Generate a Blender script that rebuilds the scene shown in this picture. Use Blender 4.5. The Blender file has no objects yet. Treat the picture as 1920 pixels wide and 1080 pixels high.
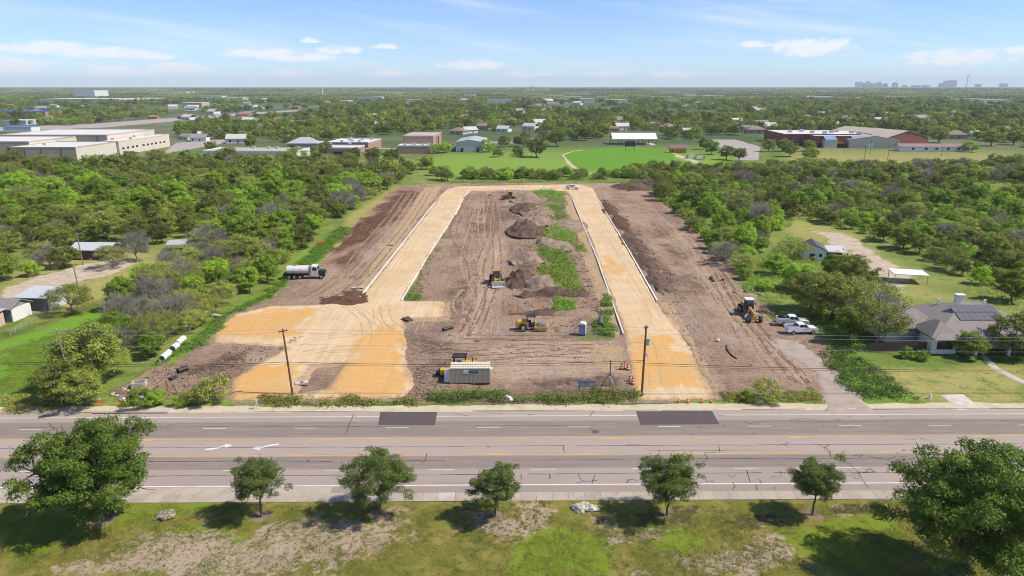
import bpy, math, random
import numpy as np
from mathutils import Vector, Matrix

# ------------------------------------------------------------------ camera, sky, sun, exposure
SC = bpy.context.scene
FPX = 1331.0                       # focal length in photograph pixels (1920 wide)
PIT = math.atan(378 / FPX)         # horizon lies at row 162
CAMH = 44.0
cd = bpy.data.cameras.new('camera'); CAM = bpy.data.objects.new('camera', cd); SC.collection.objects.link(CAM)
cd.sensor_width = 36; cd.lens = 36 * FPX / 1920; cd.clip_start = 0.5; cd.clip_end = 90000
CAM.location = (0, 0, CAMH); CAM.rotation_euler = (math.pi / 2 - PIT, 0, 0)
SC.camera = CAM
SUN_EL = math.radians(51); SUN_AZ = math.radians(-7)      # azimuth from +X towards +Y
sv = Vector((math.cos(SUN_EL) * math.cos(SUN_AZ), math.cos(SUN_EL) * math.sin(SUN_AZ), math.sin(SUN_EL)))
sl = bpy.data.lights.new('sun', 'SUN'); SUN = bpy.data.objects.new('sun', sl); SC.collection.objects.link(SUN)
sl.energy = 5.0; sl.angle = math.radians(0.53); sl.color = (1.0, 0.94, 0.84)
SUN.rotation_euler = sv.to_track_quat('Z', 'Y').to_euler()
SC.view_settings.view_transform = 'Standard'; SC.view_settings.look = 'None'
SC.view_settings.gamma = 1.0; SC.view_settings.use_curve_mapping = False
SC.view_settings.exposure = 0.14
SC.cycles.use_denoising = True; SC.cycles.filter_width = 1.0
SC.cycles.max_bounces = 4; SC.cycles.diffuse_bounces = 2; SC.cycles.transparent_max_bounces = 6; SC.cycles.volume_bounces = 1

W = bpy.data.worlds.new('World'); SC.world = W; W.use_nodes = True
def build_world():
    nt = W.node_tree; N = nt.nodes; L = nt.links; N.clear()
    out = N.new('ShaderNodeOutputWorld'); bg = N.new('ShaderNodeBackground'); bg.inputs[1].default_value = 0.105
    sky = N.new('ShaderNodeTexSky'); sky.sky_type = 'NISHITA'; sky.sun_disc = False
    sky.sun_elevation = SUN_EL; sky.sun_rotation = math.pi / 2 - SUN_AZ
    sky.altitude = 200; sky.air_density = 0.8; sky.dust_density = 0.0; sky.ozone_density = 1.0
    tc = N.new('ShaderNodeTexCoord')
    sep = N.new('ShaderNodeSeparateXYZ'); L.new(tc.outputs['Generated'], sep.inputs[0])
    def math_(op, a, b=None, clamp=False):
        m = N.new('ShaderNodeMath'); m.operation = op; m.use_clamp = clamp
        for i, v in enumerate((a, b)):
            if v is None: continue
            if isinstance(v, (int, float)): m.inputs[i].default_value = v
            else: L.new(v, m.inputs[i])
        return m.outputs[0]
    az = math_('ARCTAN2', sep.outputs[0], sep.outputs[1])
    el = math_('ARCSINE', sep.outputs[2])
    # uneven edge for the cumulus: noise in azimuth / elevation
    cmb = N.new('ShaderNodeCombineXYZ'); L.new(math_('MULTIPLY', az, 1.0), cmb.inputs[0]); L.new(math_('MULTIPLY', el, 2.2), cmb.inputs[1])
    nz = N.new('ShaderNodeTexNoise'); nz.inputs['Scale'].default_value = 42; nz.inputs['Detail'].default_value = 7; nz.inputs['Roughness'].default_value = 0.58
    L.new(cmb.outputs[0], nz.inputs['Vector'])
    nb = N.new('ShaderNodeTexNoise'); nb.inputs['Scale'].default_value = 7; nb.inputs['Detail'].default_value = 2
    L.new(cmb.outputs[0], nb.inputs['Vector'])
    def dirpx(x, y):
        u = (x - 960) / FPX; v = (y - 540) / FPX
        d = Vector((u, math.cos(PIT) - v * math.sin(PIT), -math.sin(PIT) - v * math.cos(PIT))).normalized()
        return math.atan2(d.x, d.y), math.asin(d.z)
    clouds = [(90, 92, 85, 10), (190, 100, 80, 9), (285, 106, 45, 7), (20, 125, 60, 13), (222, 135, 60, 10), (335, 130, 52, 9), (490, 102, 70, 9),
              (560, 110, 60, 8), (632, 95, 38, 8), (580, 77, 18, 5), (540, 139, 35, 6), (885, 124, 62, 9), (730, 138, 36, 5), (1130, 140, 42, 5),
              (1525, 92, 62, 18), (1410, 84, 30, 7), (1790, 112, 75, 13), (1255, 143, 45, 6), (1915, 97, 30, 8), (990, 141, 45, 5), (720, 88, 25, 5)]
    total = None
    for (x, y, rx, ry) in clouds:
        a0, e0 = dirpx(x, y); rx = rx / FPX * 1.3; ry = ry / FPX * 1.5
        da = math_('DIVIDE', math_('SUBTRACT', az, a0), rx); de = math_('DIVIDE', math_('SUBTRACT', el, e0), ry)
        below = math_('MINIMUM', de, 0.0)                     # flatter base
        r2 = math_('ADD', math_('ADD', math_('MULTIPLY', da, da), math_('MULTIPLY', de, de)), math_('MULTIPLY', math_('MULTIPLY', below, below), 1.5))
        g = math_('SUBTRACT', 1.0, r2, True)
        total = g if total is None else math_('MAXIMUM', total, g)
    band = math_('SUBTRACT', 1.0, math_('MULTIPLY', math_('ABSOLUTE', math_('SUBTRACT', el, 0.05)), 16), True)
    away = math_('SUBTRACT', math_('MULTIPLY', math_('ABSOLUTE', az), 4.0), 2.9, True)       # the same cumulus all round the horizon
    gen = math_('MULTIPLY', math_('MULTIPLY', band, away), math_('MULTIPLY', math_('SUBTRACT', nb.outputs[0], 0.45), 4.0, True))
    total = math_('MAXIMUM', total, gen)
    dens = math_('ADD', math_('MULTIPLY', total, 0.62), math_('MULTIPLY', math_('SUBTRACT', nz.outputs[0], 0.5), 1.7))
    cov = N.new('ShaderNodeMapRange'); cov.interpolation_type = 'SMOOTHSTEP'
    L.new(dens, cov.inputs[0]); cov.inputs[1].default_value = 0.04; cov.inputs[2].default_value = 0.62
    covg = math_('MULTIPLY', math_('MULTIPLY', cov.outputs[0], math_('MULTIPLY', total, 3.0, True)), 0.85)
    # thin cirrus veils, streaked
    c2 = N.new('ShaderNodeCombineXYZ'); L.new(math_('ADD', math_('MULTIPLY', az, 1.0), math_('MULTIPLY', el, 1.5)), c2.inputs[0]); L.new(math_('ADD', math_('MULTIPLY', el, 9.0), math_('MULTIPLY', az, 0.9)), c2.inputs[1])
    n2 = N.new('ShaderNodeTexNoise'); n2.inputs['Scale'].default_value = 3.2; n2.inputs['Detail'].default_value = 6; n2.inputs['Roughness'].default_value = 0.55
    L.new(c2.outputs[0], n2.inputs['Vector'])
    cr = N.new('ShaderNodeMapRange'); cr.interpolation_type = 'SMOOTHSTEP'; L.new(n2.outputs[0], cr.inputs[0])
    cr.inputs[1].default_value = 0.46; cr.inputs[2].default_value = 0.80; cr.inputs[4].default_value = 0.55
    allc = math_('MAXIMUM', covg, cr.outputs[0])
    mx = N.new('ShaderNodeMix'); mx.data_type = 'RGBA'
    L.new(allc, mx.inputs[0]); 
    tint = N.new('ShaderNodeMix'); tint.data_type = 'RGBA'; tint.blend_type = 'MULTIPLY'; tint.inputs[0].default_value = 1
    L.new(sky.outputs[0], tint.inputs[6]); tint.inputs[7].default_value = (0.86, 1.04, 1.39, 1)
    L.new(tint.outputs[2], mx.inputs[6]); mx.inputs[7].default_value = (9.2, 9.2, 9.3, 1)
    L.new(mx.outputs[2], bg.inputs[0]); L.new(bg.outputs[0], out.inputs[0])
build_world()

# ------------------------------------------------------------------ helpers
RNG = np.random.default_rng(11)
random.seed(5)
COL = SC.collection
def G(x, y, z=0.0):
    """photograph pixel -> point on the level ground (height z)"""
    u = (x - 960) / FPX; v = (y - 540) / FPX
    t = (CAMH - z) / (math.sin(PIT) + v * math.cos(PIT))
    return (t * u, t * (math.cos(PIT) - v * math.sin(PIT)))
def GP(pts): return np.array([G(*p) for p in pts])
def HG(x, yb, yt):
    X, Y = G(x, yb); return CAMH - Y * math.tan(PIT + math.atan((yt - 540) / FPX))
ROADA = math.radians(0.55); RT = math.tan(ROADA)

def tag(o, label=None, cat=None, group=None, kind=None):
    if label: o['label'] = label
    if cat: o['category'] = cat
    if group: o['group'] = group
    if kind: o['kind'] = kind
    return o
def thing(name, label, cat, loc=(0, 0, 0), rz=0.0, group=None):
    o = bpy.data.objects.new(name, None); COL.objects.link(o); o.empty_display_size = 0.3
    o.location = loc; o.rotation_euler = (0, 0, rz)
    return tag(o, label, cat, group)
def mesh_obj(name, me, parent=None, loc=None, rz=None):
    o = bpy.data.objects.new(name, me); COL.objects.link(o)
    if parent is not None: o.parent = parent
    if loc is not None: o.location = loc
    if rz is not None: o.rotation_euler = (0, 0, rz)
    return o
def np_mesh(name, V, Fq, mats=(), smooth=False, attrs=None, mi=None):
    """numpy verts + faces (all quads or all triangles)"""
    me = bpy.data.meshes.new(name); n = len(V); k = Fq.shape[1]; m = len(Fq)
    me.vertices.add(n); me.vertices.foreach_set('co', np.asarray(V, dtype=np.float32).ravel())
    me.loops.add(m * k); me.loops.foreach_set('vertex_index', Fq.astype(np.int32).ravel())
    me.polygons.add(m); me.polygons.foreach_set('loop_start', np.arange(0, m * k, k, dtype=np.int32))
    if mi is not None: me.polygons.foreach_set('material_index', mi.astype(np.int32))
    if smooth: me.polygons.foreach_set('use_smooth', np.ones(m, dtype=bool))
    for t in mats: me.materials.append(t)
    for an, (dom, arr) in (attrs or {}).items():
        a = me.attributes.new(an, 'FLOAT', dom); a.data.foreach_set('value', np.asarray(arr, dtype=np.float32))
    me.update(calc_edges=True)
    return me
class MB:
    """collects simple solids for one part"""
    def __init__(s): s.v = []; s.f = []
    def add(s, vs, fs, T=None):
        b = len(s.v)
        s.v += [tuple(T @ Vector(v)) if T is not None else tuple(v) for v in vs]
        s.f += [tuple(b + i for i in f) for f in fs]; return s
    def box(s, x0, x1, y0, y1, z0, z1, T=None):
        return s.add([(x0,y0,z0),(x1,y0,z0),(x1,y1,z0),(x0,y1,z0),(x0,y0,z1),(x1,y0,z1),(x1,y1,z1),(x0,y1,z1)],
                     [(0,3,2,1),(4,5,6,7),(0,1,5,4),(1,2,6,5),(2,3,7,6),(3,0,4,7)], T)
    def prism(s, prof, y0, y1, axis='y', T=None, inset=0.0):
        """profile of (a, z) extruded; axis y: a = x ; axis x: a = y ; axis z: prof (x, y) from z y0 to y1"""
        n = len(prof)
        def mk(p, h):
            return {'y': (p[0], h, p[1]), 'x': (h, p[0], p[1]), 'z': (p[0], p[1], h)}[axis]
        vs = [mk(p, y0) for p in prof] + [mk(p, y1) for p in prof]
        fs = [tuple(range(n)), tuple(range(2*n-1, n-1, -1))] + [(i, i+n, (i+1) % n + n, (i+1) % n) for i in range(n)]
        return s.add(vs, fs, T)
    def cyl(s, p0, p1, r0, r1=None, n=12, caps=True, T=None):
        r1 = r0 if r1 is None else r1
        p0 = Vector(p0); p1 = Vector(p1); d = (p1 - p0).normalized()
        a = d.orthogonal().normalized(); b = d.cross(a)
        vs = []
        for p, r in ((p0, r0), (p1, r1)):
            for i in range(n):
                t = 2 * math.pi * i / n; vs.append(p + a * (r * math.cos(t)) + b * (r * math.sin(t)))
        fs = [(i, (i+1) % n, (i+1) % n + n, i + n) for i in range(n)]
        if caps: fs += [tuple(range(n-1, -1, -1)), tuple(range(n, 2*n))]
        return s.add(vs, fs, T)
    def path(s, pts, r, n=6, T=None):
        for a, b in zip(pts[:-1], pts[1:]): s.cyl(a, b, r, r, n, True, T)
        return s
    def build(s, name, mat, parent=None, loc=None, rz=None, smooth=False):
        me = bpy.data.meshes.new(name); me.from_pydata(s.v, [], s.f); 
        if mat: me.materials.append(mat)
        import bmesh
        bm = bmesh.new(); bm.from_mesh(me); bmesh.ops.recalc_face_normals(bm, faces=bm.faces); bm.to_mesh(me); bm.free()
        if smooth:
            me.polygons.foreach_set('use_smooth', [len(p.vertices) == 4 for p in me.polygons])
        return mesh_obj(name, me, parent, loc, rz)

def vnoise(X, Y, scale, seed=0, octaves=4, rough=0.55):
    """value noise in numpy, 0..1"""
    out = np.zeros_like(X, dtype=float); amp = 1.0; tot = 0
    for o in range(octaves):
        x = X / scale * (2 ** o) + seed * 17.3 + o * 5.1; y = Y / scale * (2 ** o) + seed * 7.7 - o * 3.3
        xi = np.floor(x).astype(np.int64); yi = np.floor(y).astype(np.int64); fx = x - xi; fy = y - yi
        fx = fx * fx * (3 - 2 * fx); fy = fy * fy * (3 - 2 * fy)
        def h(a, b):
            n = (a * 374761393 + b * 668265263 + seed * 1442695041) & 0x7fffffff
            n = (n ^ (n >> 13)) * 1274126177 & 0x7fffffff
            return ((n ^ (n >> 16)) & 0xffff) / 65535.0
        v = (h(xi, yi) * (1-fx) + h(xi+1, yi) * fx) * (1-fy) + (h(xi, yi+1) * (1-fx) + h(xi+1, yi+1) * fx) * fy
        out += v * amp; tot += amp; amp *= rough
    return out / tot
def sdist(X, Y, poly):
    """signed distance to a polygon, positive inside (metres)"""
    poly = np.asarray(poly, float); d2 = np.full(X.shape, 1e18); ins = np.zeros(X.shape, bool)
    for i in range(len(poly)):
        x0, y0 = poly[i]; x1, y1 = poly[(i+1) % len(poly)]
        ex, ey = x1 - x0, y1 - y0; l2 = ex*ex + ey*ey + 1e-12
        t = np.clip(((X-x0)*ex + (Y-y0)*ey) / l2, 0, 1)
        d2 = np.minimum(d2, (X-x0-t*ex)**2 + (Y-y0-t*ey)**2)
        if y0 != y1:
            c = ((y0 > Y) != (y1 > Y)) & (X < (x1-x0) * (Y-y0) / (y1-y0) + x0); ins ^= c
    return np.where(ins, 1, -1) * np.sqrt(d2)
def sstep(a, b, x):
    t = np.clip((x - a) / (b - a), 0, 1); return t*t*(3-2*t)
def ldist(X, Y, pts):
    pts = np.asarray(pts, float); d2 = np.full(X.shape, 1e18)
    for (x0, y0), (x1, y1) in zip(pts[:-1], pts[1:]):
        ex, ey = x1-x0, y1-y0; l2 = ex*ex + ey*ey + 1e-12
        t = np.clip(((X-x0)*ex + (Y-y0)*ey) / l2, 0, 1)
        d2 = np.minimum(d2, (X-x0-t*ex)**2 + (Y-y0-t*ey)**2)
    return np.sqrt(d2)
def grid_mesh(name, xs, ys, zf, mats, keep=None, attrs=None, smooth=True):
    X, Y = np.meshgrid(xs, ys); Z = zf(X, Y); nx, ny = len(xs), len(ys)
    idx = np.arange(nx*ny).reshape(ny, nx)
    Q = np.stack([idx[:-1, :-1], idx[:-1, 1:], idx[1:, 1:], idx[1:, :-1]], -1).reshape(-1, 4)
    A = {k: ('POINT', f(X, Y).ravel()) for k, f in (attrs or {}).items()}
    V = np.stack([X.ravel(), Y.ravel(), Z.ravel()], 1)
    if keep is not None:
        km = keep(X, Y).ravel(); fk = km[Q].any(1); Q = Q[fk]
        used = np.unique(Q); remap = np.full(len(V), -1); remap[used] = np.arange(len(used))
        V = V[used]; Q = remap[Q]; A = {k: (d, a[used]) for k, (d, a) in A.items()}
    return np_mesh(name, V, Q, mats, smooth, A)

# ------------------------------------------------------------------ materials
class NT:
    def __init__(s, name, rough=0.85, spec=0.25):
        s.m = bpy.data.materials.new(name); s.m.use_nodes = True; s.t = s.m.node_tree
        s.N = s.t.nodes; s.L = s.t.links
        s.b = s.N['Principled BSDF']; s.b.inputs['Roughness'].default_value = rough
        s.b.inputs['Specular IOR Level'].default_value = spec
        s._pos = None; s._obj = None
    def lk(s, v, inp):
        if isinstance(v, (int, float)): inp.default_value = v
        elif isinstance(v, (tuple, list)): inp.default_value = (*v[:3], 1) if len(inp.default_value) == 4 else v
        else: s.L.new(v, inp)
    def pos(s):
        if s._pos is None: s._pos = s.N.new('ShaderNodeNewGeometry').outputs['Position']
        return s._pos
    def obj(s):
        if s._obj is None: s._obj = s.N.new('ShaderNodeTexCoord').outputs['Object']
        return s._obj
    def rnd(s): return s.N.new('ShaderNodeObjectInfo').outputs['Random']
    def mapv(s, v, scale=(1, 1, 1), rot=0.0, loc=(0, 0, 0)):
        m = s.N.new('ShaderNodeMapping'); s.L.new(v, m.inputs[0]); m.inputs['Scale'].default_value = scale
        m.inputs['Rotation'].default_value = (0, 0, rot); m.inputs['Location'].default_value = loc; return m.outputs[0]
    def noise(s, scale, detail=4, rough=0.6, v=None, dist=0.0):
        n = s.N.new('ShaderNodeTexNoise'); n.inputs['Scale'].default_value = scale; n.inputs['Detail'].default_value = detail
        n.inputs['Roughness'].default_value = rough; n.inputs['Distortion'].default_value = dist
        s.L.new(v if v is not None else s.pos(), n.inputs['Vector']); return n.outputs[0]
    def voro(s, scale, v=None, feature='F1'):
        n = s.N.new('ShaderNodeTexVoronoi'); n.inputs['Scale'].default_value = scale; n.feature = feature
        s.L.new(v if v is not None else s.pos(), n.inputs['Vector']); return n.outputs['Distance']
    def mr(s, v, a, b, c=0.0, d=1.0, smooth=True):
        n = s.N.new('ShaderNodeMapRange'); n.interpolation_type = 'SMOOTHSTEP' if smooth else 'LINEAR'
        s.lk(v, n.inputs[0])
        for i, x in enumerate((a, b, c, d)): n.inputs[i+1].default_value = x
        return n.outputs[0]
    def ma(s, op, a, b=0.0, clamp=False):
        n = s.N.new('ShaderNodeMath'); n.operation = op; n.use_clamp = clamp; s.lk(a, n.inputs[0]); s.lk(b, n.inputs[1]); return n.outputs[0]
    def mix(s, f, a, b, mode='MIX'):
        n = s.N.new('ShaderNodeMix'); n.data_type = 'RGBA'; n.blend_type = mode
        s.lk(f, n.inputs[0]); s.lk(a, n.inputs[6]); s.lk(b, n.inputs[7]); return n.outputs[2]
    def attr(s, name):
        n = s.N.new('ShaderNodeAttribute'); n.attribute_name = name; return n.outputs['Fac']
    def vary(s, col, f, amt):
        """multiply a colour by 1 +- amt following f (0..1)"""
        k = s.mr(f, 0.2, 0.8, 1 - amt, 1 + amt, False)
        n = s.N.new('ShaderNodeVectorMath'); n.operation = 'SCALE'; s.lk(col, n.inputs[0]) if not isinstance(col, tuple) else setattr(n.inputs[0], 'default_value', col[:3])
        s.lk(k, n.inputs['Scale']); return n.outputs[0]
    def color(s, c): s.lk(c, s.b.inputs['Base Color']); return s
    def bump(s, h, strength=0.4, dist=0.1):
        n = s.N.new('ShaderNodeBump'); n.inputs['Strength'].default_value = strength; n.inputs['Distance'].default_value = dist
        s.lk(h, n.inputs['Height']); s.L.new(n.outputs[0], s.b.inputs['Normal']); return s
MATS = {}
def pm(key, col, rough=0.7, spec=0.3, metal=0.0, var=0.12, scale=3.0, grime=None):
    """painted / plain surface with uneven wear"""
    if key in MATS: return MATS[key]
    t = NT(key, rough, spec); t.b.inputs['Metallic'].default_value = metal
    c = t.vary(col, t.noise(scale, 5, 0.65, t.obj()), var)
    if grime:
        g = t.mr(t.noise(scale * 0.6, 6, 0.7, t.mapv(t.obj(), (1, 1, 0.5))), 0.5, 0.72); c = t.mix(t.ma('MULTIPLY', g, grime[3]), c, grime[:3])
    t.color(c); MATS[key] = t.m; return t.m
# ================================================================== the setting
def rt(X, t): return t + X * RT                       # road frame: t metres across at X
def tpx(x, y):
    X, Y = G(x, y); return Y - X * RT
# ---- zones (photograph pixels on the ground)
SITE = GP([(246,748),(222,735),(262,700),(330,672),(395,628),(405,600),(505,560),(540,520),(585,497),(640,445),(690,395),(742,352),(800,345),(960,342),(1150,342),(1215,350),(1270,395),(1335,450),(1385,505),(1400,545),(1440,570),(1470,600),(1540,632),(1560,660),(1545,690),(1530,715),(1545,742),(1340,752),(1200,754),(960,756),(780,756),(440,754)])
STREET = GP([(672,566),(815,382),(824,367),(838,355),(860,350),(960,348),(1088,346),(1112,353),(1119,366),(1124,380),(1178,470),(1232,568),(1272,615),(1296,650),(1318,700),(1342,752),(1186,753),(1180,700),(1168,627),(1120,490),(1072,372),(1062,359),(960,357),(885,358),(872,370),(862,388),(800,485),(752,564),(835,566),(833,597),(758,600),(766,640),(764,690),(780,722),(762,748),(640,752),(428,754),(432,715),(472,690),(535,655),(470,648),(398,646),(405,615),(440,590),(510,574),(600,572)])
ISLAND = GP([(556,738),(592,690),(640,686),(612,730)])
GROVE_L = GP([(0,312),(250,306),(420,300),(600,300),(720,318),(770,322),(748,345),(700,372),(650,402),(600,425),(575,460),(530,478),(470,470),(410,450),(300,462),(210,458),(90,468),(0,478)])
SCRUB_L = GP([(232,566),(300,505),(425,470),(540,485),(500,535),(430,570),(350,632),(262,690),(212,650)])
GROVE_R = GP([(1205,345),(1165,326),(1260,314),(1400,320),(1500,308),(1700,314),(1925,306),(1925,590),(1850,560),(1780,505),(1650,452),(1560,425),(1500,415),(1440,440),(1405,500),(1385,520),(1350,490),(1285,415)])
FIELD = GP([(780,300),(850,288),(980,282),(1080,270),(1150,262),(1400,262),(1400,300),(1330,318),(1180,328),(900,338),(830,330)])
DRIVE_R = GP([(1440,420),(1500,412),(1580,435),(1660,478),(1740,535),(1790,560),(1700,560),(1640,515),(1560,465),(1480,440)])
TRACK_L = GP([(0,545),(70,520),(150,497),(230,482),(258,492),(200,518),(90,540),(0,566)])

def zone(poly, soft, nz=0.0, sc=8.0, seed=1):
    return lambda X, Y: sstep(-soft, soft, sdist(X, Y, poly) + (vnoise(X, Y, sc, seed) - 0.5) * nz)
def zmax(*fs):
    def f(X, Y):
        o = fs[0](X, Y)
        for g in fs[1:]: o = np.maximum(o, g(X, Y))
        return o
    return f

# ---- ground material
def ground_mat():
    t = NT('ground_cover', 0.95, 0.1)
    n1 = t.noise(0.035, 5, 0.6); n2 = t.noise(0.35, 5, 0.7); n3 = t.noise(2.6, 4, 0.75)
    g = t.mix(t.mr(n1, 0.38, 0.62), (0.135, 0.195, 0.036), (0.24, 0.26, 0.065))
    g = t.mix(t.mr(n2, 0.45, 0.7), g, (0.075, 0.125, 0.025))
    g = t.mix(t.ma('MULTIPLY', t.attr('lush'), t.mr(n2, 0.25, 0.5)), g, (0.15, 0.29, 0.025))
    dry = t.ma('MULTIPLY', t.attr('dry'), t.mr(n2, 0.3, 0.55))
    g = t.mix(dry, g, (0.34, 0.30, 0.10))
    fl = t.attr('floor'); g = t.mix(t.ma('MULTIPLY', fl, 0.85), g, t.mix(t.mr(n2, 0.4, 0.62), (0.17, 0.21, 0.040), (0.28, 0.29, 0.075)))
    br = t.mr(t.ma('ADD', t.attr('bare'), t.ma('MULTIPLY', t.ma('SUBTRACT', n2, 0.5), 1.4)), 0.42, 0.75)
    g = t.mix(br, g, t.mix(t.mr(n2, 0.35, 0.65), (0.43, 0.33, 0.22), (0.52, 0.43, 0.34)))
    far = t.mix(t.mr(t.noise(0.004, 6, 0.65), 0.42, 0.62), (0.070, 0.105, 0.038), (0.16, 0.17, 0.085))
    g = t.mix(t.attr('far'), g, far)
    t.color(t.vary(g, n3, 0.35)); t.bump(t.ma('ADD', n3, t.ma('MULTIPLY', n2, 1.5)), 0.6, 0.25); return t.m
def spaced(lo, hi, fine_lo, fine_hi, step, grow=1.18, big=2500):
    a = list(np.arange(fine_lo, fine_hi + step, step)); s = step
    while a[-1] < hi: s = min(s * grow, big); a.append(a[-1] + s)
    s = step
    while a[0] > lo: s = min(s * grow, big); a.insert(0, a[0] - s)
    return np.array(a)
def z_ground(X, Y):
    t = Y - X * RT
    base = 0.10 + (vnoise(X, Y, 14, 3) - 0.5) * 0.10 * sstep(95, 110, t) * sstep(2500, 600, Y)
    return np.where((t > 69.2) & (t < 92.7), -0.25, base) - 0.9 * ((t > -40) & (t < 69.2)) - 2.0 * (sdist(X, Y, SITE) > 3)
LUSH = zmax(zone(GP([(0,775),(0,640),(60,622),(150,590),(228,560),(250,528),(330,478),(425,468),(330,540),(262,600),(235,680),(150,745)]), 2, 6),
            zone(GP([(285,690),(400,598),(500,548),(560,480),(640,430),(600,500),(540,530),(500,560),(410,600),(380,640),(300,690)]), 1.5, 3),
            zone(GP([(1535,668),(1600,652),(1650,700),(1725,752),(1600,756),(1560,715)]), 1, 2), zone(FIELD, 4, 20, 20),
            zone(GP([(1540,350),(1700,360),(1760,420),(1640,440),(1540,410)]), 6, 30, 20))
DRY = zmax(zone(GP([(600,480),(660,400),(742,348),(765,352),(690,400),(620,480)]), 1.5, 3), zone(GP([(0,600),(0,500),(130,480),(280,470),(300,500),(200,560),(90,600)]), 4, 10),
           zone(GP([(1640,700),(1680,690),(1925,690),(1925,756),(1720,750)]), 1.5, 5), (lambda X, Y, g=zone(FIELD, 6, 60, 25): .25 * g(X, Y)), zone(DRIVE_R, 7, 10),
           zone(GP([(1480,275),(1925,280),(1925,306),(1640,312),(1480,300)]), 6, 10), zone(GP([(1850,335),(1925,330),(1925,370),(1860,372)]), 5, 8), zone(GP([(1460,385),(1550,375),(1570,410),(1500,425),(1440,420)]), 4, 8))
BARE = zmax(zone(TRACK_L, 1.5, 3), zone(GP([(1530,435),(1580,438),(1660,480),(1720,525),(1690,545),(1620,500)]), 4, 8))
FLOOR = zmax(zone(GROVE_L, 3, 4), zone(SCRUB_L, 2, 4), zone(GROVE_R, 3, 4))
FARZ = lambda X, Y: sstep(430, 620, Y + np.abs(X) * 0.05)
gx = spaced(-30000, 30000, -150, 150, 1.5); gy = spaced(-3000, 45000, 60, 345, 1.5)
ground = mesh_obj('ground', grid_mesh('ground', gx, gy, z_ground, [ground_mat()], attrs=dict(lush=LUSH, dry=DRY, bare=BARE, floor=FLOOR, far=FARZ)))
tag(ground, 'green and dry yellow ground cover reaching to the horizon', None, None, 'structure')

# ---- bare soil of the building site
LSTRIP = GP([(742,352),(800,348),(818,360),(672,566),(600,572),(505,562),(540,520),(640,445)])
RED = GP([(748,358),(790,362),(735,420),(690,450),(650,470),(610,490),(650,440)])
RED2 = GP([(610,500),(660,470),(700,450),(660,520)])
DARKR = GP([(1128,378),(1150,385),(1210,455),(1260,520),(1280,560),(1245,540),(1190,460)])
CENTRE_PALE = GP([(900,470),(945,450),(935,560),(900,640),(860,640),(880,560)])
FRONT_PALE = GP([(940,640),(1150,640),(1165,690),(1100,710),(960,715),(900,690),(920,650)])
TANS = [GP([(1232,566),(1260,570),(1330,690),(1345,752),(1310,740),(1290,640)]), GP([(752,564),(850,568),(845,604),(752,606)]), GP([(800,345),(830,350),(676,560),(650,568)]), GP([(1050,360),(1075,372),(1170,627),(1150,640),(1090,480)]), GP([(1080,640),(1170,650),(1180,705),(1120,690)])]
MOUNDS = [(1000,505,5,9,1.1),(1000,470,5,12,1.2),(995,430,5,14,1.2),(1010,395,6,16,1.1),(985,372,8,14,0.9),(1060,430,5,16,0.5),(930,372,9,7,0.5),(1325,700,1.3,7,0.35),(830,690,5,4,0.25),(1030,570,7,3,0.5),(1020,600,5,2,0.3),
          (1140,560,3,10,0.4),(1110,450,3,20,0.35),(985,700,6,2,0.2),(1120,712,8,2,0.35),(640,560,4,3,0.4),(700,470,4,12,0.3),(560,590,9,4,0.25),(1370,560,3,6,0.3),(330,715,7,3,0.3)]
PITS = [(890,428,5.5,6,1.0),(880,400,7,4,0.45),(900,465,3,3,0.3),(1337,522,3,3,0.35),(860,548,4,5,0.18),(880,640,6,2,0.15)]
def hsoil(X, Y):
    h = (vnoise(X, Y, 7, 5) - 0.5) * 0.35 + (vnoise(X, Y, 2.2, 6, 4) - 0.5) * 0.32 * sstep(.45, .7, vnoise(X, Y, 16, 7, 3)) + (vnoise(X, Y, 1.8, 6, 3) - 0.5) * 0.14 + (vnoise(X * 3.2, Y * 0.45, 4, 8, 3) - 0.5) * 0.13
    for s, lst in ((1, MOUNDS), (-1, PITS)):
        for (px, py, rx, ry, a) in lst:
            x, y = G(px, py); r = ((X-x)/rx)**2 + ((Y-y)/ry)**2
            h = h + s * a * np.exp(-r) * (0.55 + 0.9 * vnoise(X, Y, 2.2, 9, 4))
    return h
SITE_X = np.arange(-78, 68, 0.5); SITE_Y = np.arange(91, 336, 0.5)
def z_site(X, Y):
    d = sdist(X, Y, SITE) + (vnoise(X, Y, 5, 2) - 0.5) * 3.2
    ds = sdist(X, Y, STREET); flat = sstep(2.0, -0.3, ds)
    inside = 0.12 + hsoil(X, Y) * (0.12 + 0.88 * flat) * sstep(0, 4, d)
    inside = inside - 0.16 * sstep(0.3, 1.6, ds)                    # formation under the streets
    return np.where(d > 0, np.maximum(inside, -1.2), 0.12 + np.maximum(d, -1.5) * 0.45)
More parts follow.
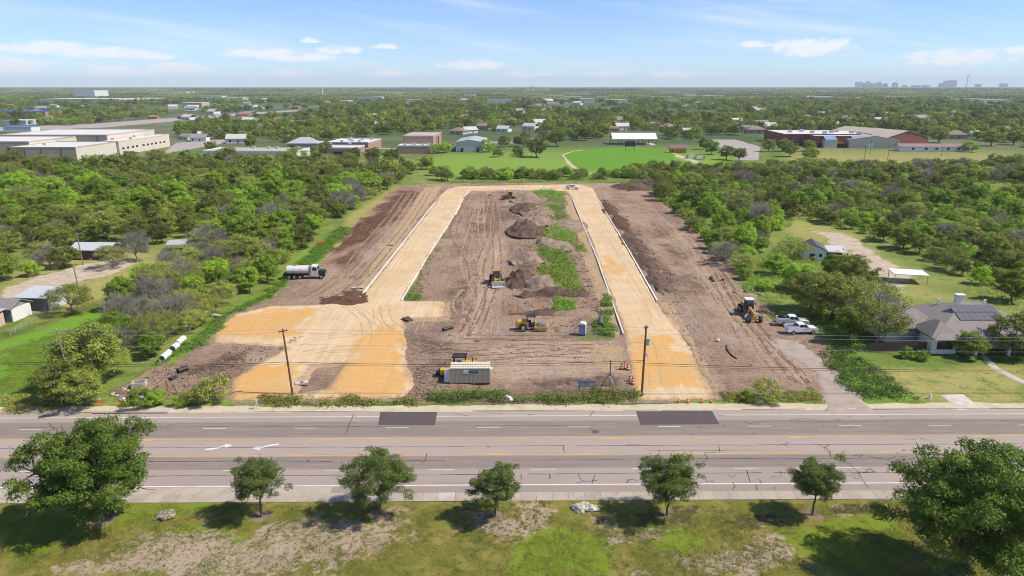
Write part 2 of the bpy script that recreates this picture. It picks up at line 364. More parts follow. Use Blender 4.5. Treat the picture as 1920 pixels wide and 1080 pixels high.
def soil_mat():
    t = NT('site_soil', 0.97, 0.08)
    p = t.pos(); n1 = t.noise(0.06, 5, 0.6); n2 = t.noise(0.5, 6, 0.7); n3 = t.noise(3.5, 4, 0.75)
    tr = t.noise(1.0, 5, 0.7, t.mapv(p, (0.75, 0.055, 1), math.radians(1.3)), 1.6)       # wheel and blade marks along the lots
    tr2 = t.noise(1.0, 5, 0.7, t.mapv(p, (0.07, 0.8, 1), math.radians(-4)), 1.6)         # and across, by the road
    sp = t.N.new('ShaderNodeSeparateXYZ'); t.L.new(p, sp.inputs[0])
    front = t.mr(sp.outputs[1], 128, 112); trk = t.mix(front, tr, tr2)
    c = t.mix(t.mr(n1, 0.35, 0.65), (0.240, 0.148, 0.098), (0.395, 0.270, 0.182)); c = t.mix(t.mr(t.noise(0.11, 4, 0.6, t.mapv(p, (1, .4, 1), 0, (31, 7, 0))), 0.5, 0.66, 0, 0.75), c, (0.41, 0.305, 0.245))
    c = t.mix(t.mr(n2, 0.42, 0.66, 0, 0.6), c, (0.44, 0.310, 0.220)); c = t.mix(t.mr(trk, 0.52, 0.70, 0, 0.55), c, (0.54, 0.385, 0.265)); c = t.mix(t.mr(trk, 0.44, 0.30, 0, 0.6), c, (0.15, 0.105, 0.082))
    c = t.mix(t.ma('MULTIPLY', t.attr('red'), t.mr(tr, 0.25, 0.55, 0.45, 1)), c, t.mix(t.mr(n2, 0.4, 0.65), (0.115, 0.050, 0.028), (0.165, 0.080, 0.045)))
    c = t.mix(t.ma('MULTIPLY', t.attr('dark'), t.mr(n2, 0.34, 0.62, 0.1, 0.9)), c, (0.105, 0.068, 0.050))
    c = t.mix(t.ma('MULTIPLY', t.attr('pale'), t.mr(trk, 0.3, 0.62, 0.3, 1)), c, (0.52, 0.375, 0.265))
    c = t.mix(t.mr(t.ma('ADD', t.attr('tan'), t.ma('MULTIPLY', t.ma('SUBTRACT', n2, 0.5), 1.6)), 0.4, 0.85), c, t.mix(n2, (0.50, 0.32, 0.15), (0.48, 0.37, 0.25)))
    gr = t.mr(t.ma('ADD', t.attr('weed'), t.ma('MULTIPLY', t.ma('SUBTRACT', n2, 0.5), 2.2)), 0.5, 0.8)
    c = t.mix(t.ma('MULTIPLY', gr, 0.85), c, t.mix(n3, (0.10, 0.16, 0.03), (0.24, 0.25, 0.08)))
    c = t.mix(t.mr(n2, 0.57, 0.72, 0, 0.7), c, (0.12, 0.078, 0.057)); c = t.mix(t.mr(t.noise(1.6, 6, 0.75), 0.55, 0.68, 0, 0.7), c, (0.12, 0.075, 0.05)); c = t.mix(t.mr(t.noise(0.9, 6, 0.75, t.mapv(p, (1, .35, 1))), 0.56, 0.68, 0, 0.6), c, (0.53, 0.385, 0.27)); t.color(t.vary(c, n3, 0.32))
    h = t.ma('ADD', t.ma('MULTIPLY', trk, 1.0), t.ma('ADD', n3, t.ma('MULTIPLY', n2, 2.0))); t.bump(h, 0.9, 0.35); return t.m
SOIL = soil_mat()
WEEDZ = [GP([(1010,480),(1060,440),(1090,520),(1085,560),(1040,560),(1000,530)]), GP([(1000,358),(1060,358),(1062,400),(1010,390)]), GP([(752,562),(790,500),(800,510),(778,566)]), GP([(1115,600),(1160,620),(1150,640),(1080,640)]), GP([(1040,400),(1080,420),(1090,470),(1050,450)])]
site = mesh_obj('site_soil', grid_mesh('site_soil', SITE_X, SITE_Y, z_site, [SOIL], keep=lambda X, Y: sdist(X, Y, SITE) > -3.5, attrs=dict(
    red=zmax(zone(RED, 2.5, 9, 6), zone(RED2, 3, 12, 6)), dark=zmax(zone(DARKR, 1.5, 5), zone(GP([(960,500),(1000,490),(1010,550),(975,545)]), 2.5, 9), zone(GP([(870,395),(940,388),(990,385),(1000,420),(960,412),(930,415)]), 5, 22, 7), zone(GP([(868,426),(885,418),(912,420),(915,436),(890,443)]), 3, 9, 4), zone(GP([(1000,705),(1080,700),(1150,708),(1180,745),(1060,738),(980,748)]), 2, 9, 5), zone(GP([(330,700),(380,680),(430,660),(480,660),(430,715)]), 2, 8, 5), zone(GP([(840,560),(880,520),(900,545),(870,600)]), 4, 14, 6), zone(GP([(780,640),(850,640),(840,720),(790,735)]), 2, 8, 5), zone(GP([(1240,420),(1300,470),(1390,620),(1340,600)]), 4, 18, 6)),
    pale=zmax(zone(CENTRE_PALE, 3, 6), zone(FRONT_PALE, 2, 5), zone(GP([(1260,420),(1330,470),(1380,560),(1480,660),(1540,740),(1440,690),(1340,600)]), 3, 8), (lambda X, Y, g=zone(GP([(760,400),(795,380),(720,500),(640,555),(600,540)]), 3, 8): .45 * g(X, Y))),
    tan=zmax(*[zone(z, 0.8, 2) for z in TANS]), weed=zmax(*[zone(z, 1.2, 3) for z in WEEDZ]))))
tag(site, 'graded bare brown soil of the building site', None, None, 'structure')

# ---- unpaved streets of the site: pale caliche with orange sandy fill
def street_mat():
    t = NT('caliche', 0.95, 0.1)
    n1 = t.noise(0.12, 5, 0.6); n2 = t.noise(0.8, 5, 0.7); n3 = t.noise(5, 3, 0.7)
    st = t.noise(1.0, 5, 0.65, t.mapv(t.pos(), (1.3, 0.05, 1), math.radians(1.3)), 0.5)
    c = t.mix(t.mr(n1, 0.35, 0.65), (0.60, 0.44, 0.265), (0.53, 0.375, 0.205))
    c = t.mix(t.mr(st, 0.45, 0.7, 0, 0.6), c, (0.67, 0.53, 0.36)); c = t.mix(t.mr(st, 0.42, 0.3, 0, 0.45), c, (0.47, 0.32, 0.17))
    o = t.mr(t.ma('ADD', t.attr('orange'), t.ma('MULTIPLY', t.ma('SUBTRACT', t.noise(0.45, 7, 0.75, t.mapv(t.pos(), (1, 0.45, 1))), 0.5), 1.7)), 0.35, 0.72)
    c = t.mix(t.ma('MULTIPLY', o, t.mr(st, 0.30, 0.65, 1.0, 0.78)), c, t.mix(t.mr(n1, 0.35, 0.65), (0.60, 0.315, 0.088), (0.55, 0.33, 0.125)))
    c = t.mix(t.mr(n2, 0.58, 0.75, 0, 0.5), c, (0.36, 0.24, 0.13))
    sk = t.noise(1.0, 6, 0.7, t.mapv(t.pos(), (0.10, 1.5, 1), math.radians(12)), 1.2); c = t.mix(t.mr(sk, 0.54, 0.70, 0, 0.5), c, (0.66, 0.50, 0.32)); c = t.mix(t.mr(sk, 0.42, 0.30, 0, 0.4), c, (0.42, 0.25, 0.10))
    ed_ = t.mr(t.ma('ADD', t.attr('edge'), t.ma('MULTIPLY', t.ma('SUBTRACT', t.noise(0.7, 7, 0.75), 0.5), 1.5)), 0.55, 0.12); c = t.mix(t.ma('MULTIPLY', ed_, 0.9), c, t.mix(n2, (0.28, 0.165, 0.098), (0.46, 0.31, 0.19)))
    t.color(t.vary(c, n3, 0.09)); t.bump(t.ma('ADD', n2, t.ma('MULTIPLY', n3, 0.4)), 0.45, 0.1); return t.m
ORANGE = [GP([(428,754),(432,715),(490,690),(545,690),(560,700),(548,750)]), GP([(610,752),(640,692),(665,650),(690,615),(740,612),(758,640),(764,690),(776,722),(755,746)]), GP([(1166,622),(1262,640),(1310,690),(1330,735),(1260,728),(1195,738),(1178,690)]), GP([(420,600),(520,576),(600,582),(560,630),(500,640),(405,632)]), GP([(1112,482),(1160,478),(1190,525),(1150,520),(1130,510)]), GP([(800,566),(836,566),(834,598),(812,598)])]
def z_street(X, Y):
    d = sdist(X, Y, STREET) + (vnoise(X, Y, 5, 12, 5, .65) - 0.5) * 2.0 * sstep(146, 138, Y) + (vnoise(X, Y, 1.5, 12) - 0.5) * 0.7; di = sdist(X, Y, ISLAND) + (vnoise(X, Y, 1.5, 13) - 0.5) * 0.9
    d = np.minimum(d, -di)
    z = 0.22 + (vnoise(X, Y, 4, 14) - 0.5) * 0.04 + (vnoise(X, Y, 1.2, 15, 3) - 0.5) * 0.05 * sstep(145, 130, Y)
    t = Y - X * RT; z = np.minimum(z, 0.22 - 0.06 * sstep(97, 93.5, t))
    return np.where(d > 0.4, z, z + np.minimum(d - 0.4, 0) * 0.55)
street = mesh_obj('unpaved_street', grid_mesh('unpaved_street', np.arange(-58, 40, 0.4), np.arange(93.4, 334, 0.4), z_street, [street_mat()], keep=lambda X, Y: (sdist(X, Y, STREET) > -2.4) & (sdist(X, Y, ISLAND) < 0.8), attrs=dict(edge=lambda X, Y: np.clip(np.minimum(sdist(X, Y, STREET) + .4, -sdist(X, Y, ISLAND)) / 3.2, 0, 1) * sstep(150, 140, Y) + sstep(140, 150, Y), orange=zmax(*[zone(z, 3.0, 7.0, 5) for z in ORANGE[:4]], *[(lambda X, Y, g=zone(z, 3.5, 6, 4): .62 * g(X, Y)) for z in ORANGE[4:]]))))
tag(street, 'pale tan unpaved loop street with orange sandy aprons', None, None, 'structure')

# ---- foreground lawn with bare sandy patches
LAWN_BARE = [GP([(50,1085),(180,1030),(290,1000),(400,985),(470,1000),(560,955),(650,970),(770,955),(800,1010),(690,1035),(640,1085)]), GP([(880,960),(1020,938),(1060,985),(950,1022),(850,1000)]), GP([(1110,965),(1200,1000),(1255,985),(1240,1020),(1140,1020)]), GP([(1180,1070),(1260,1035),(1390,1035),(1470,990),(1510,1060),(1400,1085),(1180,1085)]), GP([(1365,980),(1440,965),(1470,985),(1390,995)]), GP([(1550,950),(1650,948),(1655,965),(1560,965)]), GP([(1280,950),(1310,955),(1290,985),(1255,980)])]
LAWN_LUSH = [GP([(0,945),(250,942),(440,945),(500,1000),(420,960),(300,975),(200,990),(90,1040),(0,1060)]), GP([(960,1000),(1060,985),(1160,1010),(1150,1085),(950,1085)]), GP([(1220,985),(1330,1000),(1300,1045),(1220,1025)]), GP([(1440,1000),(1650,960),(1700,1000),(1690,1085),(1540,1060)]), GP([(290,985),(440,975),(470,1040),(300,1060)])]
TREESP = [(190,977),(490,970),(712,967),(928,970),(1250,968),(1523,967),(1790,1085)]
def lawn_mat():
    t = NT('lawn', 0.95, 0.1)
    n1 = t.noise(0.25, 5, 0.65); n2 = t.noise(1.1, 6, 0.72); n3 = t.noise(7, 4, 0.75); ng = t.noise(22, 3, 0.7)
    g = t.mix(t.mr(n1, 0.36, 0.62), (0.165, 0.172, 0.028), (0.275, 0.225, 0.060))
    lu = t.mr(t.ma('ADD', t.attr('lush'), t.ma('MULTIPLY', t.ma('SUBTRACT', n1, 0.5), 0.9)), 0.3, 0.85)
    g = t.mix(lu, g, t.mix(t.mr(n2, 0.35, 0.65), (0.165, 0.235, 0.020), (0.22, 0.255, 0.028)))
    g = t.mix(t.mr(n2, 0.50, 0.66, 0, 0.75), g, (0.105, 0.118, 0.018))
    b = t.mr(t.ma('ADD', t.attr('bare'), t.ma('ADD', t.ma('MULTIPLY', t.ma('SUBTRACT', n2, 0.5), 2.6), t.ma('MULTIPLY', t.ma('SUBTRACT', n1, 0.5), 1.6))), 0.55, 0.95)
    sand = t.mix(t.mr(n3, 0.35, 0.65), (0.47, 0.36, 0.265), (0.38, 0.285, 0.20)); sand = t.mix(t.mr(t.noise(2.8, 5, 0.7), 0.53, 0.64, 0, 0.8), sand, (0.17, 0.155, 0.05))
    g = t.mix(b, g, sand)
    g = t.mix(t.mr(t.ma('ADD', t.attr('mulch'), t.ma('MULTIPLY', t.ma('SUBTRACT', n3, 0.5), 0.8)), 0.4, 0.7), g, t.mix(n3, (0.20, 0.13, 0.09), (0.36, 0.25, 0.18)))
    t.color(t.vary(g, t.ma('ADD', t.ma('MULTIPLY', n3, 0.5), t.ma('MULTIPLY', ng, 0.5)), 0.45)); t.bump(t.ma('ADD', n3, t.ma('MULTIPLY', ng, 0.5)), 0.8, 0.12); return t.m
def mulch(X, Y):
    o = np.zeros(X.shape)
    for i, p in enumerate(TREESP):
        x, y = G(*p); o = np.maximum(o, sstep((2.6 if i == 0 else 1.7), 0.5, np.hypot(X-x, Y-y) + (vnoise(X, Y, 1, 4) - 0.5)))
    return o
def z_lawn(X, Y):
    t = Y - X * RT; return np.where(t > 68.8, 0.0, 0.115) + (vnoise(X, Y, 3, 21) - 0.5) * 0.10 * sstep(68.6, 67.5, t) + (vnoise(X, Y, 14, 22) - 0.5) * 0.5 * sstep(67, 55, t)
lx = np.arange(-75, 75, 0.45)
lawn = mesh_obj('lawn', grid_mesh('lawn', spaced(-200, 200, -66, 66, 0.4, 1.3, 20), spaced(-30, 69.0, 48, 69.0, 0.4, 1.3, 10), z_lawn, [lawn_mat()], keep=lambda X, Y: Y - X * RT < 68.85, attrs=dict(
    bare=zmax(*[zone(z, 2.6, 4.0, 3) for z in LAWN_BARE]), lush=zmax(*[zone(z, 1.5, 3, 4) for z in LAWN_LUSH]), mulch=mulch)))
tag(lawn, 'patchy green lawn with bare sandy spots beside the road', None, None, 'structure')

# ---- the road
def asphalt_mat(key, base, dark=False):
    t = NT(key, 0.9, 0.2)
    p = t.pos(); n1 = t.noise(0.2, 5, 0.6, t.mapv(p, (0.25, 1, 1))); n2 = t.noise(1.0, 6, 0.7, t.mapv(p, (0.12, 1.6, 1))); n3 = t.noise(14, 3, 0.7)
    c = t.mix(t.mr(n1, 0.35, 0.65), tuple(x * 0.94 for x in base), tuple(x * 1.05 for x in base))
    if not dark:
        sp = t.N.new('ShaderNodeSeparateXYZ'); t.L.new(t.mapv(p, (1, 1, 1), -ROADA), sp.inputs[0])
        def band(a, b, s=0.25): return t.ma('MULTIPLY', t.mr(sp.outputs[1], a - s, a + s), t.mr(sp.outputs[1], b + s, b - s))
        w = t.ma('MAXIMUM', band(84.0, 88.4), band(75.9, 78.9)); c = t.mix(t.ma('MULTIPLY', w, t.mr(n2, 0.3, 0.6, 0.5, 0.9)), c, tuple(x * 0.62 for x in base))
        c = t.mix(t.ma('MULTIPLY', band(70.6, 71.9, 0.1), 0.6), c, tuple(x * 0.80 for x in base))
        c = t.mix(t.ma('MULTIPLY', t.ma('MAXIMUM', band(89.9, 91.4), band(79.5, 83.2)), t.mr(n2, 0.35, 0.65, 0.3, 0.8)), c, tuple(x * 1.13 for x in base))
    c = t.mix(t.mr(n2, 0.58, 0.72, 0, 0.35), c, tuple(x * 0.62 for x in base))
    t.color(t.vary(c, n3, 0.10)); t.bump(n3, 0.2, 0.02); return t.m
ROADM = asphalt_mat('old_asphalt', (0.338, 0.272, 0.228)); PATCHM = asphalt_mat('fresh_asphalt', (0.105, 0.082, 0.078), True)
RX0, RX1 = -260, 260
def strip(name, t0, t1, z, mat, x0=RX0, x1=RX1, parent=None, n=2, jit=0.0):
    xs = np.linspace(x0, x1, n); V = []; Q = []
    for x in xs: V += [(x, rt(x, t0), z), (x, rt(x, t1), z)]
    for i in range(n-1): Q.append((2*i, 2*i+2, 2*i+3, 2*i+1))
    return mesh_obj(name, np_mesh(name, np.array(V), np.array(Q), [mat]), parent)
road = strip('road', 70.3, 91.4, 0.0, ROADM); tag(road, 'wide faded grey asphalt road with a centre turn lane', None, None, 'structure')
WHITE = pm('road_paint_white', (0.66, 0.64, 0.61), 0.8, 0.2, 0, 0.2, 1.2, (0.36, 0.31, 0.275, 0.95))
YELL = pm('road_paint_yellow', (0.60, 0.36, 0.08), 0.8, 0.2, 0, 0.2, 0.5, (0.36, 0.31, 0.27, 0.9))
tN, tF = tpx(960, 909), tpx(960, 780)
for i, (x0, x1) in enumerate(((-260, -40), (-40, 260))): strip('edge_line', tN - 0.09, tN + 0.09, 0.005, WHITE, x0, x1, road)
for (x0, x1) in ((-260, G(711, 780)[0]), (G(820, 780)[0], G(1194, 780)[0]), (G(1341, 780)[0], 260)): strip('edge_line', tF - 0.07, tF + 0.07, 0.005, WHITE, x0, x1, road)
for t in (tpx(960, 852.6), tpx(960, 821.2)):
    strip('centre_line', t - 0.07, t + 0.07, 0.005, YELL, RX0, RX1, road)
    k = -260 + (3.0 if t > 81 else 0)
    while k < 260: strip('centre_dash', t - 0.30 + (0.5 if t < 81 else 0), t - 0.18 + (0.5 if t < 81 else 0), 0.005, YELL, k, k + 3.05, road); k += 12.2
X0 = G(803, 880)[0]
for t, xs in ((tpx(960, 880), G(803, 880)[0]), (tpx(960, 801), G(894, 801)[0])):
    for k in range(-12, 13):
        a = xs + k * 12.19
        if abs(a) < 160: strip('lane_dash', t - 0.055, t + 0.055, 0.005, WHITE, a, a + 3.05, road)
for q in ([(713,772.5),(709,797),(815,797.5),(820,772)], [(1192,770.5),(1201,796.5),(1349,795.5),(1335,770.5)]):
    v = [G(*p) for p in q]; pa = MB(); pa.add([(x, y, 0.0045) for x, y in v], [(0, 1, 2, 3)]); pa.build('asphalt_patch', PATCHM, road)
# turn arrows painted in the centre lane
def arrow(px, py, s, flip):
    cx, cy = G(px, py); m = MB(); pts = []
    for i in range(9):
        a = i / 8; pts.append((-1.55 + 2.1 * a, -0.42 + 0.72 * a ** 1.8))
    up = [(x, y + 0.16) for x, y in pts]; lo = [(x, y - 0.16) for x, y in pts]; n = len(pts)
    vs = up + lo; fs = [(i, i+1, i+1+n, i+n) for i in range(n-1)]
    vs += [(0.35, 0.78), (1.5, 0.46), (0.75, -0.1)]; fs.append((2*n, 2*n+1, 2*n+2))
    m.add([(cx + x * s * (-1 if flip else 1), cy + y * 1.25 * (-1 if flip else 1), 0.0052) for x, y in vs], fs); m.build('turn_arrow', WHITE, road)
arrow(411, 839, 1.0, False); arrow(498, 837, 1.0, True); arrow(1857, 832, 0.75, False)
# sealed cracks: one joined part of the road
CRACKM = pm('crack_sealant', (0.045, 0.040, 0.042), 0.6, 0.3)
def cracks():
    m = MB(); r = random.Random(4)
    def line(pts, w):
        for (x0, y0), (x1, y1) in zip(pts[:-1], pts[1:]):
            dx, dy = x1-x0, y1-y0; l = math.hypot(dx, dy) or 1; nx, ny = -dy/l*w, dx/l*w; e = 0.01
            ww = r.uniform(0.6, 1.3)
            m.add([(x0+nx*ww, y0+ny*ww, 0.0062), (x0-nx*ww, y0-ny*ww, 0.0062), (x1-nx*ww, y1-ny*ww, 0.0062), (x1+nx*ww, y1+ny*ww, 0.0062)], [(0, 1, 2, 3)])
    for py, segs, w in ((836.5, ((-75, 7), (8, 75)), .045), (862.5, ((-60, -22), (-20, -8), (0, 14), (15.5, 62)), .05), (889, ((-57, -15), (-14, 0.5), (2, 30), (31, 58)), .05), (798, ((-66, -14), (-5, 21)), .035), (793, ((35, 80),), .03), (904.5, ((-9, -3),), .04), (846, ((17, 32),), .03)):
        t = tpx(960, py)
        for (a, b) in segs:
            pts = []; x = a; off = 0
            while x < b: off = off * 0.8 + r.uniform(-0.05, 0.05); pts.append((x, rt(x, t + off))); x += r.uniform(0.5, 1.6)
            line(pts, w)
    wig = [[(1535,834),(1556,844),(1557,858)], [(1571,853),(1590,868),(1610,887),(1622,908),(1630,916)], [(1400,882),(1407,905)], [(1423,898),(1428,906)], [(1347,835),(1350,848)], [(1320,850),(1327,859),(1319,866),(1321,874)], [(1056,835),(1058,848)], [(801,851),(797,862),(790,870)], [(664,775),(655,795),(648,814)], [(1083,889),(1089,900),(1100,904)], [(1116,890),(1110,906)], [(1081,905),(1092,903),(1120,901)], [(977,889),(978,899)], [(1031,889),(1031,898)], [(1175,906),(1180,898),(1196,901)],
           [(1320,890),(1325,902),(1340,904),(1333,900)], [(1365,889),(1372,895),(1379,890)], [(1373,904),(1378,912),(1372,919)], [(1418,908),(1419,919)], [(1452,912),(1453,918)], [(1464,883),(1465,895),(1446,893)], [(1590,880),(1600,888),(1640,884),(1632,878)], [(1662,884),(1668,880),(1680,886),(1690,883)], [(1645,860),(1665,862),(1680,855),(1700,856)], [(1600,855),(1618,852),(1612,858)], [(1555,835),(1545,840),(1556,850)], [(1860,832),(1885,856)], [(1870,860),(1882,866),(1892,866)], [(1395,790),(1405,794),(1440,790)], [(1480,789),(1500,785),(1530,786)], [(1308,798),(1318,802)], [(850,775),(880,780)], [(910,774),(940,775)], [(990,777),(1000,778)], [(628,895),(640,893)], [(311,801),(320,796),(330,797)], [(1330,778),(1360,779)], [(1725,822),(1750,828)], [(1880,883),(1905,880),(1915,886)], [(1104,782),(1120,763)], [(1106,802),(1112,808),(1124,806)], [(912,838),(915,836),(917,839)], [(575,862),(578,866),(580,862)], [(1175,834),(1200,834)]]
    for w_ in wig:
        pts = [G(*p) for p in w_]; fine = []
        for a, b in zip(pts[:-1], pts[1:]):
            k = max(2, int(math.hypot(b[0]-a[0], b[1]-a[1]) / 0.4))
            for i in range(k): fine.append((a[0] + (b[0]-a[0])*i/k + r.uniform(-.05, .05), a[1] + (b[1]-a[1])*i/k + r.uniform(-.05, .05)))
        fine.append(pts[-1]); line(fine, 0.045)
    for _ in range(26):
        x, y = r.uniform(20, 62), r.uniform(71.8, 91); x2 = x; pts = [(x, y)]
        for i in range(r.randint(3, 7)): pts.append((pts[-1][0] + r.uniform(-.3, .7), pts[-1][1] + r.uniform(-.35, .35)))
        line(pts, 0.03)
    tag(m.build('crack_sealant', CRACKM, road), None, None, None, 'stuff')
cracks()
mc = G(1116, 809.5); man = thing('manhole_cover', 'round dark iron manhole cover in the asphalt road', 'manhole', (mc[0], mc[1], 0.004))
MB().cyl((0, 0, 0), (0, 0, 0.012), 0.45, n=24).build('lid', pm('iron', (0.10, 0.085, 0.08), 0.7), man)
MB().cyl((0, 0, 0), (0, 0, 0.006), 0.56, n=24).build('ring', pm('iron_ring', (0.17, 0.15, 0.14), 0.8), man)

def concrete_mat(key, base, tint=(0.30, 0.27, 0.22)):
    t = NT(key, 0.9, 0.15); n1 = t.noise(0.5, 6, 0.65); n2 = t.noise(4, 5, 0.7)
    c = t.mix(t.mr(n1, 0.42, 0.7, 0, 0.6), base, tint); c = t.vary(c, t.rnd(), 0.07)
    t.color(t.vary(c, n2, 0.10)); t.bump(n2, 0.2, 0.03); return t.m
CONC = concrete_mat('concrete', (0.40, 0.335, 0.268), (0.29, 0.235, 0.18)); CONCL = concrete_mat('concrete_pale', (0.54, 0.48, 0.40)); TANC = concrete_mat('dusty_concrete', (0.58, 0.49, 0.35), (0.42, 0.33, 0.2))
# near pavement: a strip of separately cast slabs
bed = strip('pavement', 68.7, 70.45, 0.02, CONC); tag(bed, 'pale concrete pavement of cast slabs along the lawn', None, None, 'structure')
slab = MB(); slab.box(-0.9 + 0.012, 0.9 - 0.012, -0.83, 0.83, -0.1, 0.13)
slabo = None; r = random.Random(9)
for k in range(-44, 45):
    x = k * 1.8
    if slabo is None: o = slabo = slab.build('slab', CONC, bed)
    else: o = slabo.copy(); COL.objects.link(o)
    o.location = (x, rt(x, 69.62), r.uniform(-0.006, 0.006)); o.rotation_euler = (r.uniform(-.002, .002), r.uniform(-.002, .002), ROADA)
xw = G(838, 930)[0]; ws = MB(); ws.box(-0.9, 0.9, -0.84, 0.84, 0.134, 0.139); ws.build('repaired_slab', CONCL, bed, (xw, rt(xw, 69.62), 0.003), ROADA)
# concrete shoulder bays beyond the pavement (x < 640 px)
sh = strip('concrete_shoulder', 70.42, 72.0, 0.012, CONC, -160, G(630, 900)[0]); tag(sh, 'pale concrete road shoulder with cross joints', None, None, 'structure')
jm = MB()
for k in range(40):
    x = -85 + k * 2.6
    if x < G(630, 900)[0] - 0.5: jm.add([(x, rt(x, 70.46), 0.0165), (x + 0.05, rt(x, 70.46), 0.0165), (x + 0.95, rt(x, 71.9), 0.0165), (x + 0.9, rt(x, 71.9), 0.0165)], [(0, 1, 2, 3)])
jm.build('joint', pm('joint_dark', (0.22, 0.20, 0.18)), sh)
# far kerb and dusty verge
kx = []
def kerb(name, pts, w, h, mat, z0=0.0, label=None):
    m = MB(); n = len(pts)
    for (x0, y0), (x1, y1) in zip(pts[:-1], pts[1:]):
        dx, dy = x1-x0, y1-y0; l = math.hypot(dx, dy); nx, ny = -dy/l*w/2, dx/l*w/2; b = 0.25 * w
        top = z0 + h
        m.add([(x0+nx,y0+ny,z0-.3),(x0-nx,y0-ny,z0-.3),(x1-nx,y1-ny,z0-.3),(x1+nx,y1+ny,z0-.3),(x0+nx*.8,y0+ny*.8,top),(x0-nx*.8,y0-ny*.8,top),(x1-nx*.8,y1-ny*.8,top),(x1+nx*.8,y1+ny*.8,top)],
              [(0,3,2,1),(4,5,6,7),(0,1,5,4),(1,2,6,5),(2,3,7,6),(3,0,4,7)])
    return tag(m.build(name, mat), label, None, None, 'structure')
def rline(x0, x1, t, step=4): return [(x, rt(x, t)) for x in np.arange(x0, x1 + .01, step)]
verge = mesh_obj('verge', grid_mesh('verge', np.arange(-140, 140, 0.5), np.arange(90.4, 96.5, 0.25), lambda X, Y: np.where(Y - X*RT < 91.5, 0.02, 0.14 + (vnoise(X, Y, 2, 31) - 0.5) * 0.05) - 0.35 * sstep(93.1, 94.0, Y - X*RT + (vnoise(X, Y, 3, 32) - 0.5) * 1.6), [TANC], keep=lambda X, Y: (Y - X*RT > 91.45) & (Y - X*RT < 94.6)))
tag(verge, 'dusty tan concrete verge between the road and the site', None, None, 'structure')
kerb('kerb', rline(-140, -52, 91.5), 0.2, 0.145, CONC, 0, 'long concrete kerb on the site side of the road')
kerb('kerb', rline(-36, -15, 91.5, 3), 0.2, 0.145, TANC, 0, 'dusty kerb before the orange apron'); kerb('kerb', rline(-5.5, 20.5, 91.5, 2), 0.2, 0.145, TANC, 0, 'dusty kerb beside the weedy verge')
kerb('kerb', rline(32.5, 44.2, 91.5, 3), 0.2, 0.145, CONC, 0, 'short kerb beside the gravel drive'); kerb('kerb', rline(50, 140, 91.5), 0.2, 0.145, CONC, 0, 'kerb in front of the house lawn')
# storm drain: three dark slots in the kerb
for (a, b) in ((175, 219), (223, 266), (270, 312)):
    x0, _ = G(a, 775.5); x1, _ = G(b, 775.5); xm = (x0+x1)/2
    d = thing('storm_drain', 'long dark kerb slot of the storm drain beside the leafy verge', 'drain', (xm, rt(xm, 91.2), 0), ROADA, 'storm drain slots in the kerb')
    MB().box(x0-xm, x1-xm, -0.02, 0.2, 0.006, 0.10).build('slot', pm('drain_black', (0.012, 0.011, 0.011), 0.9), d)
    MB().box(x0-xm-.12, x1-xm+.12, -0.03, 0.5, 0.103, 0.17).build('lintel', CONC, d)
# gravel drive and walk by the house
GRAV = concrete_mat('gravel', (0.36, 0.29, 0.24), (0.24, 0.18, 0.14))
def patch(name, poly, z, mat, label, jit=0.6, res=0.5, nz=True):
    x0, y0 = poly.min(0) - 2; x1, y1 = poly.max(0) + 2; s = random.randint(40, 90)
    def zf(X, Y):
        d = sdist(X, Y, poly) + (vnoise(X, Y, 2.5, s) - 0.5) * jit * 2
        return np.where(d > 0, z, z + np.maximum(d, -1) * 0.5)
    return tag(mesh_obj(name, grid_mesh(name, np.arange(x0, x1, res), np.arange(y0, y1, res), zf, [mat], keep=lambda X, Y: sdist(X, Y, poly) > -1.2)), label, None, None, 'structure')
patch('gravel_drive', GP([(1440,640),(1500,640),(1545,680),(1632,768.5),(1548,769.5),(1525,700)]), 0.17, GRAV, 'grey gravel drive leading from the road into the site', 1.6)
patch('concrete_walk', GP([(1765,742),(1805,741),(1835,766),(1795,767)]), 0.16, CONCL, 'short pale concrete driveway apron before the lawn', 0.05, 0.25)
patch('garden_path', GP([(1838,668),(1848,668),(1870,690),(1925,718),(1925,724),(1862,694)]), 0.16, CONCL, 'narrow pale garden path from the house porch', 0.1, 0.3)
# park field, its dirt path, car parks beyond
FIELDM = NT('mown_field', 0.95, 0.1); FIELDM.color(FIELDM.vary(FIELDM.mix(FIELDM.noise(0.05, 4), (0.108, 0.238, 0.018), (0.135, 0.275, 0.026)), FIELDM.noise(1.0, 4, 0.7, FIELDM.mapv(FIELDM.pos(), (0.12, 1.2, 1), .3)), 0.28))
patch('sports_field', GP([(1058,291),(1075,284),(1130,278),(1190,276),(1245,281),(1268,290),(1262,302),(1180,322),(1095,320),(1075,312)]), 0.28, FIELDM.m, 'bright green mown sports field in the park', 0.5, 2.0)
PATHM = concrete_mat('dirt_path', (0.55, 0.45, 0.27), (0.45, 0.38, 0.2))
patch('dirt_path', GP([(1054,290),(1075,283),(1092,281),(1092,283),(1076,286),(1062,292),(1070,305),(1090,320),(1110,326),(1085,326),(1062,306)]), 0.2, PATHM, 'sandy footpath curving round the sports field', 0.4, 1.0)
patch('dirt_path', GP([(1228,280),(1250,283),(1275,291),(1320,306),(1308,308),(1262,293),(1240,285)]), 0.2, PATHM, 'sandy footpath beyond the yellow hut', 0.4, 1.0)
LOT = asphalt_mat('pale_asphalt', (0.37, 0.315, 0.28), True)
patch('car_park', GP([(1335,262),(1380,262),(1425,275),(1422,300),(1385,300),(1340,275)]), 0.2, LOT, 'pale asphalt court beside the brick school', 0.2, 2.0)
patch('car_park', GP([(330,268),(420,262),(425,268),(345,282),(300,290)]), 0.2, LOT, 'pale car park behind the beige school block', 0.2, 2.0)
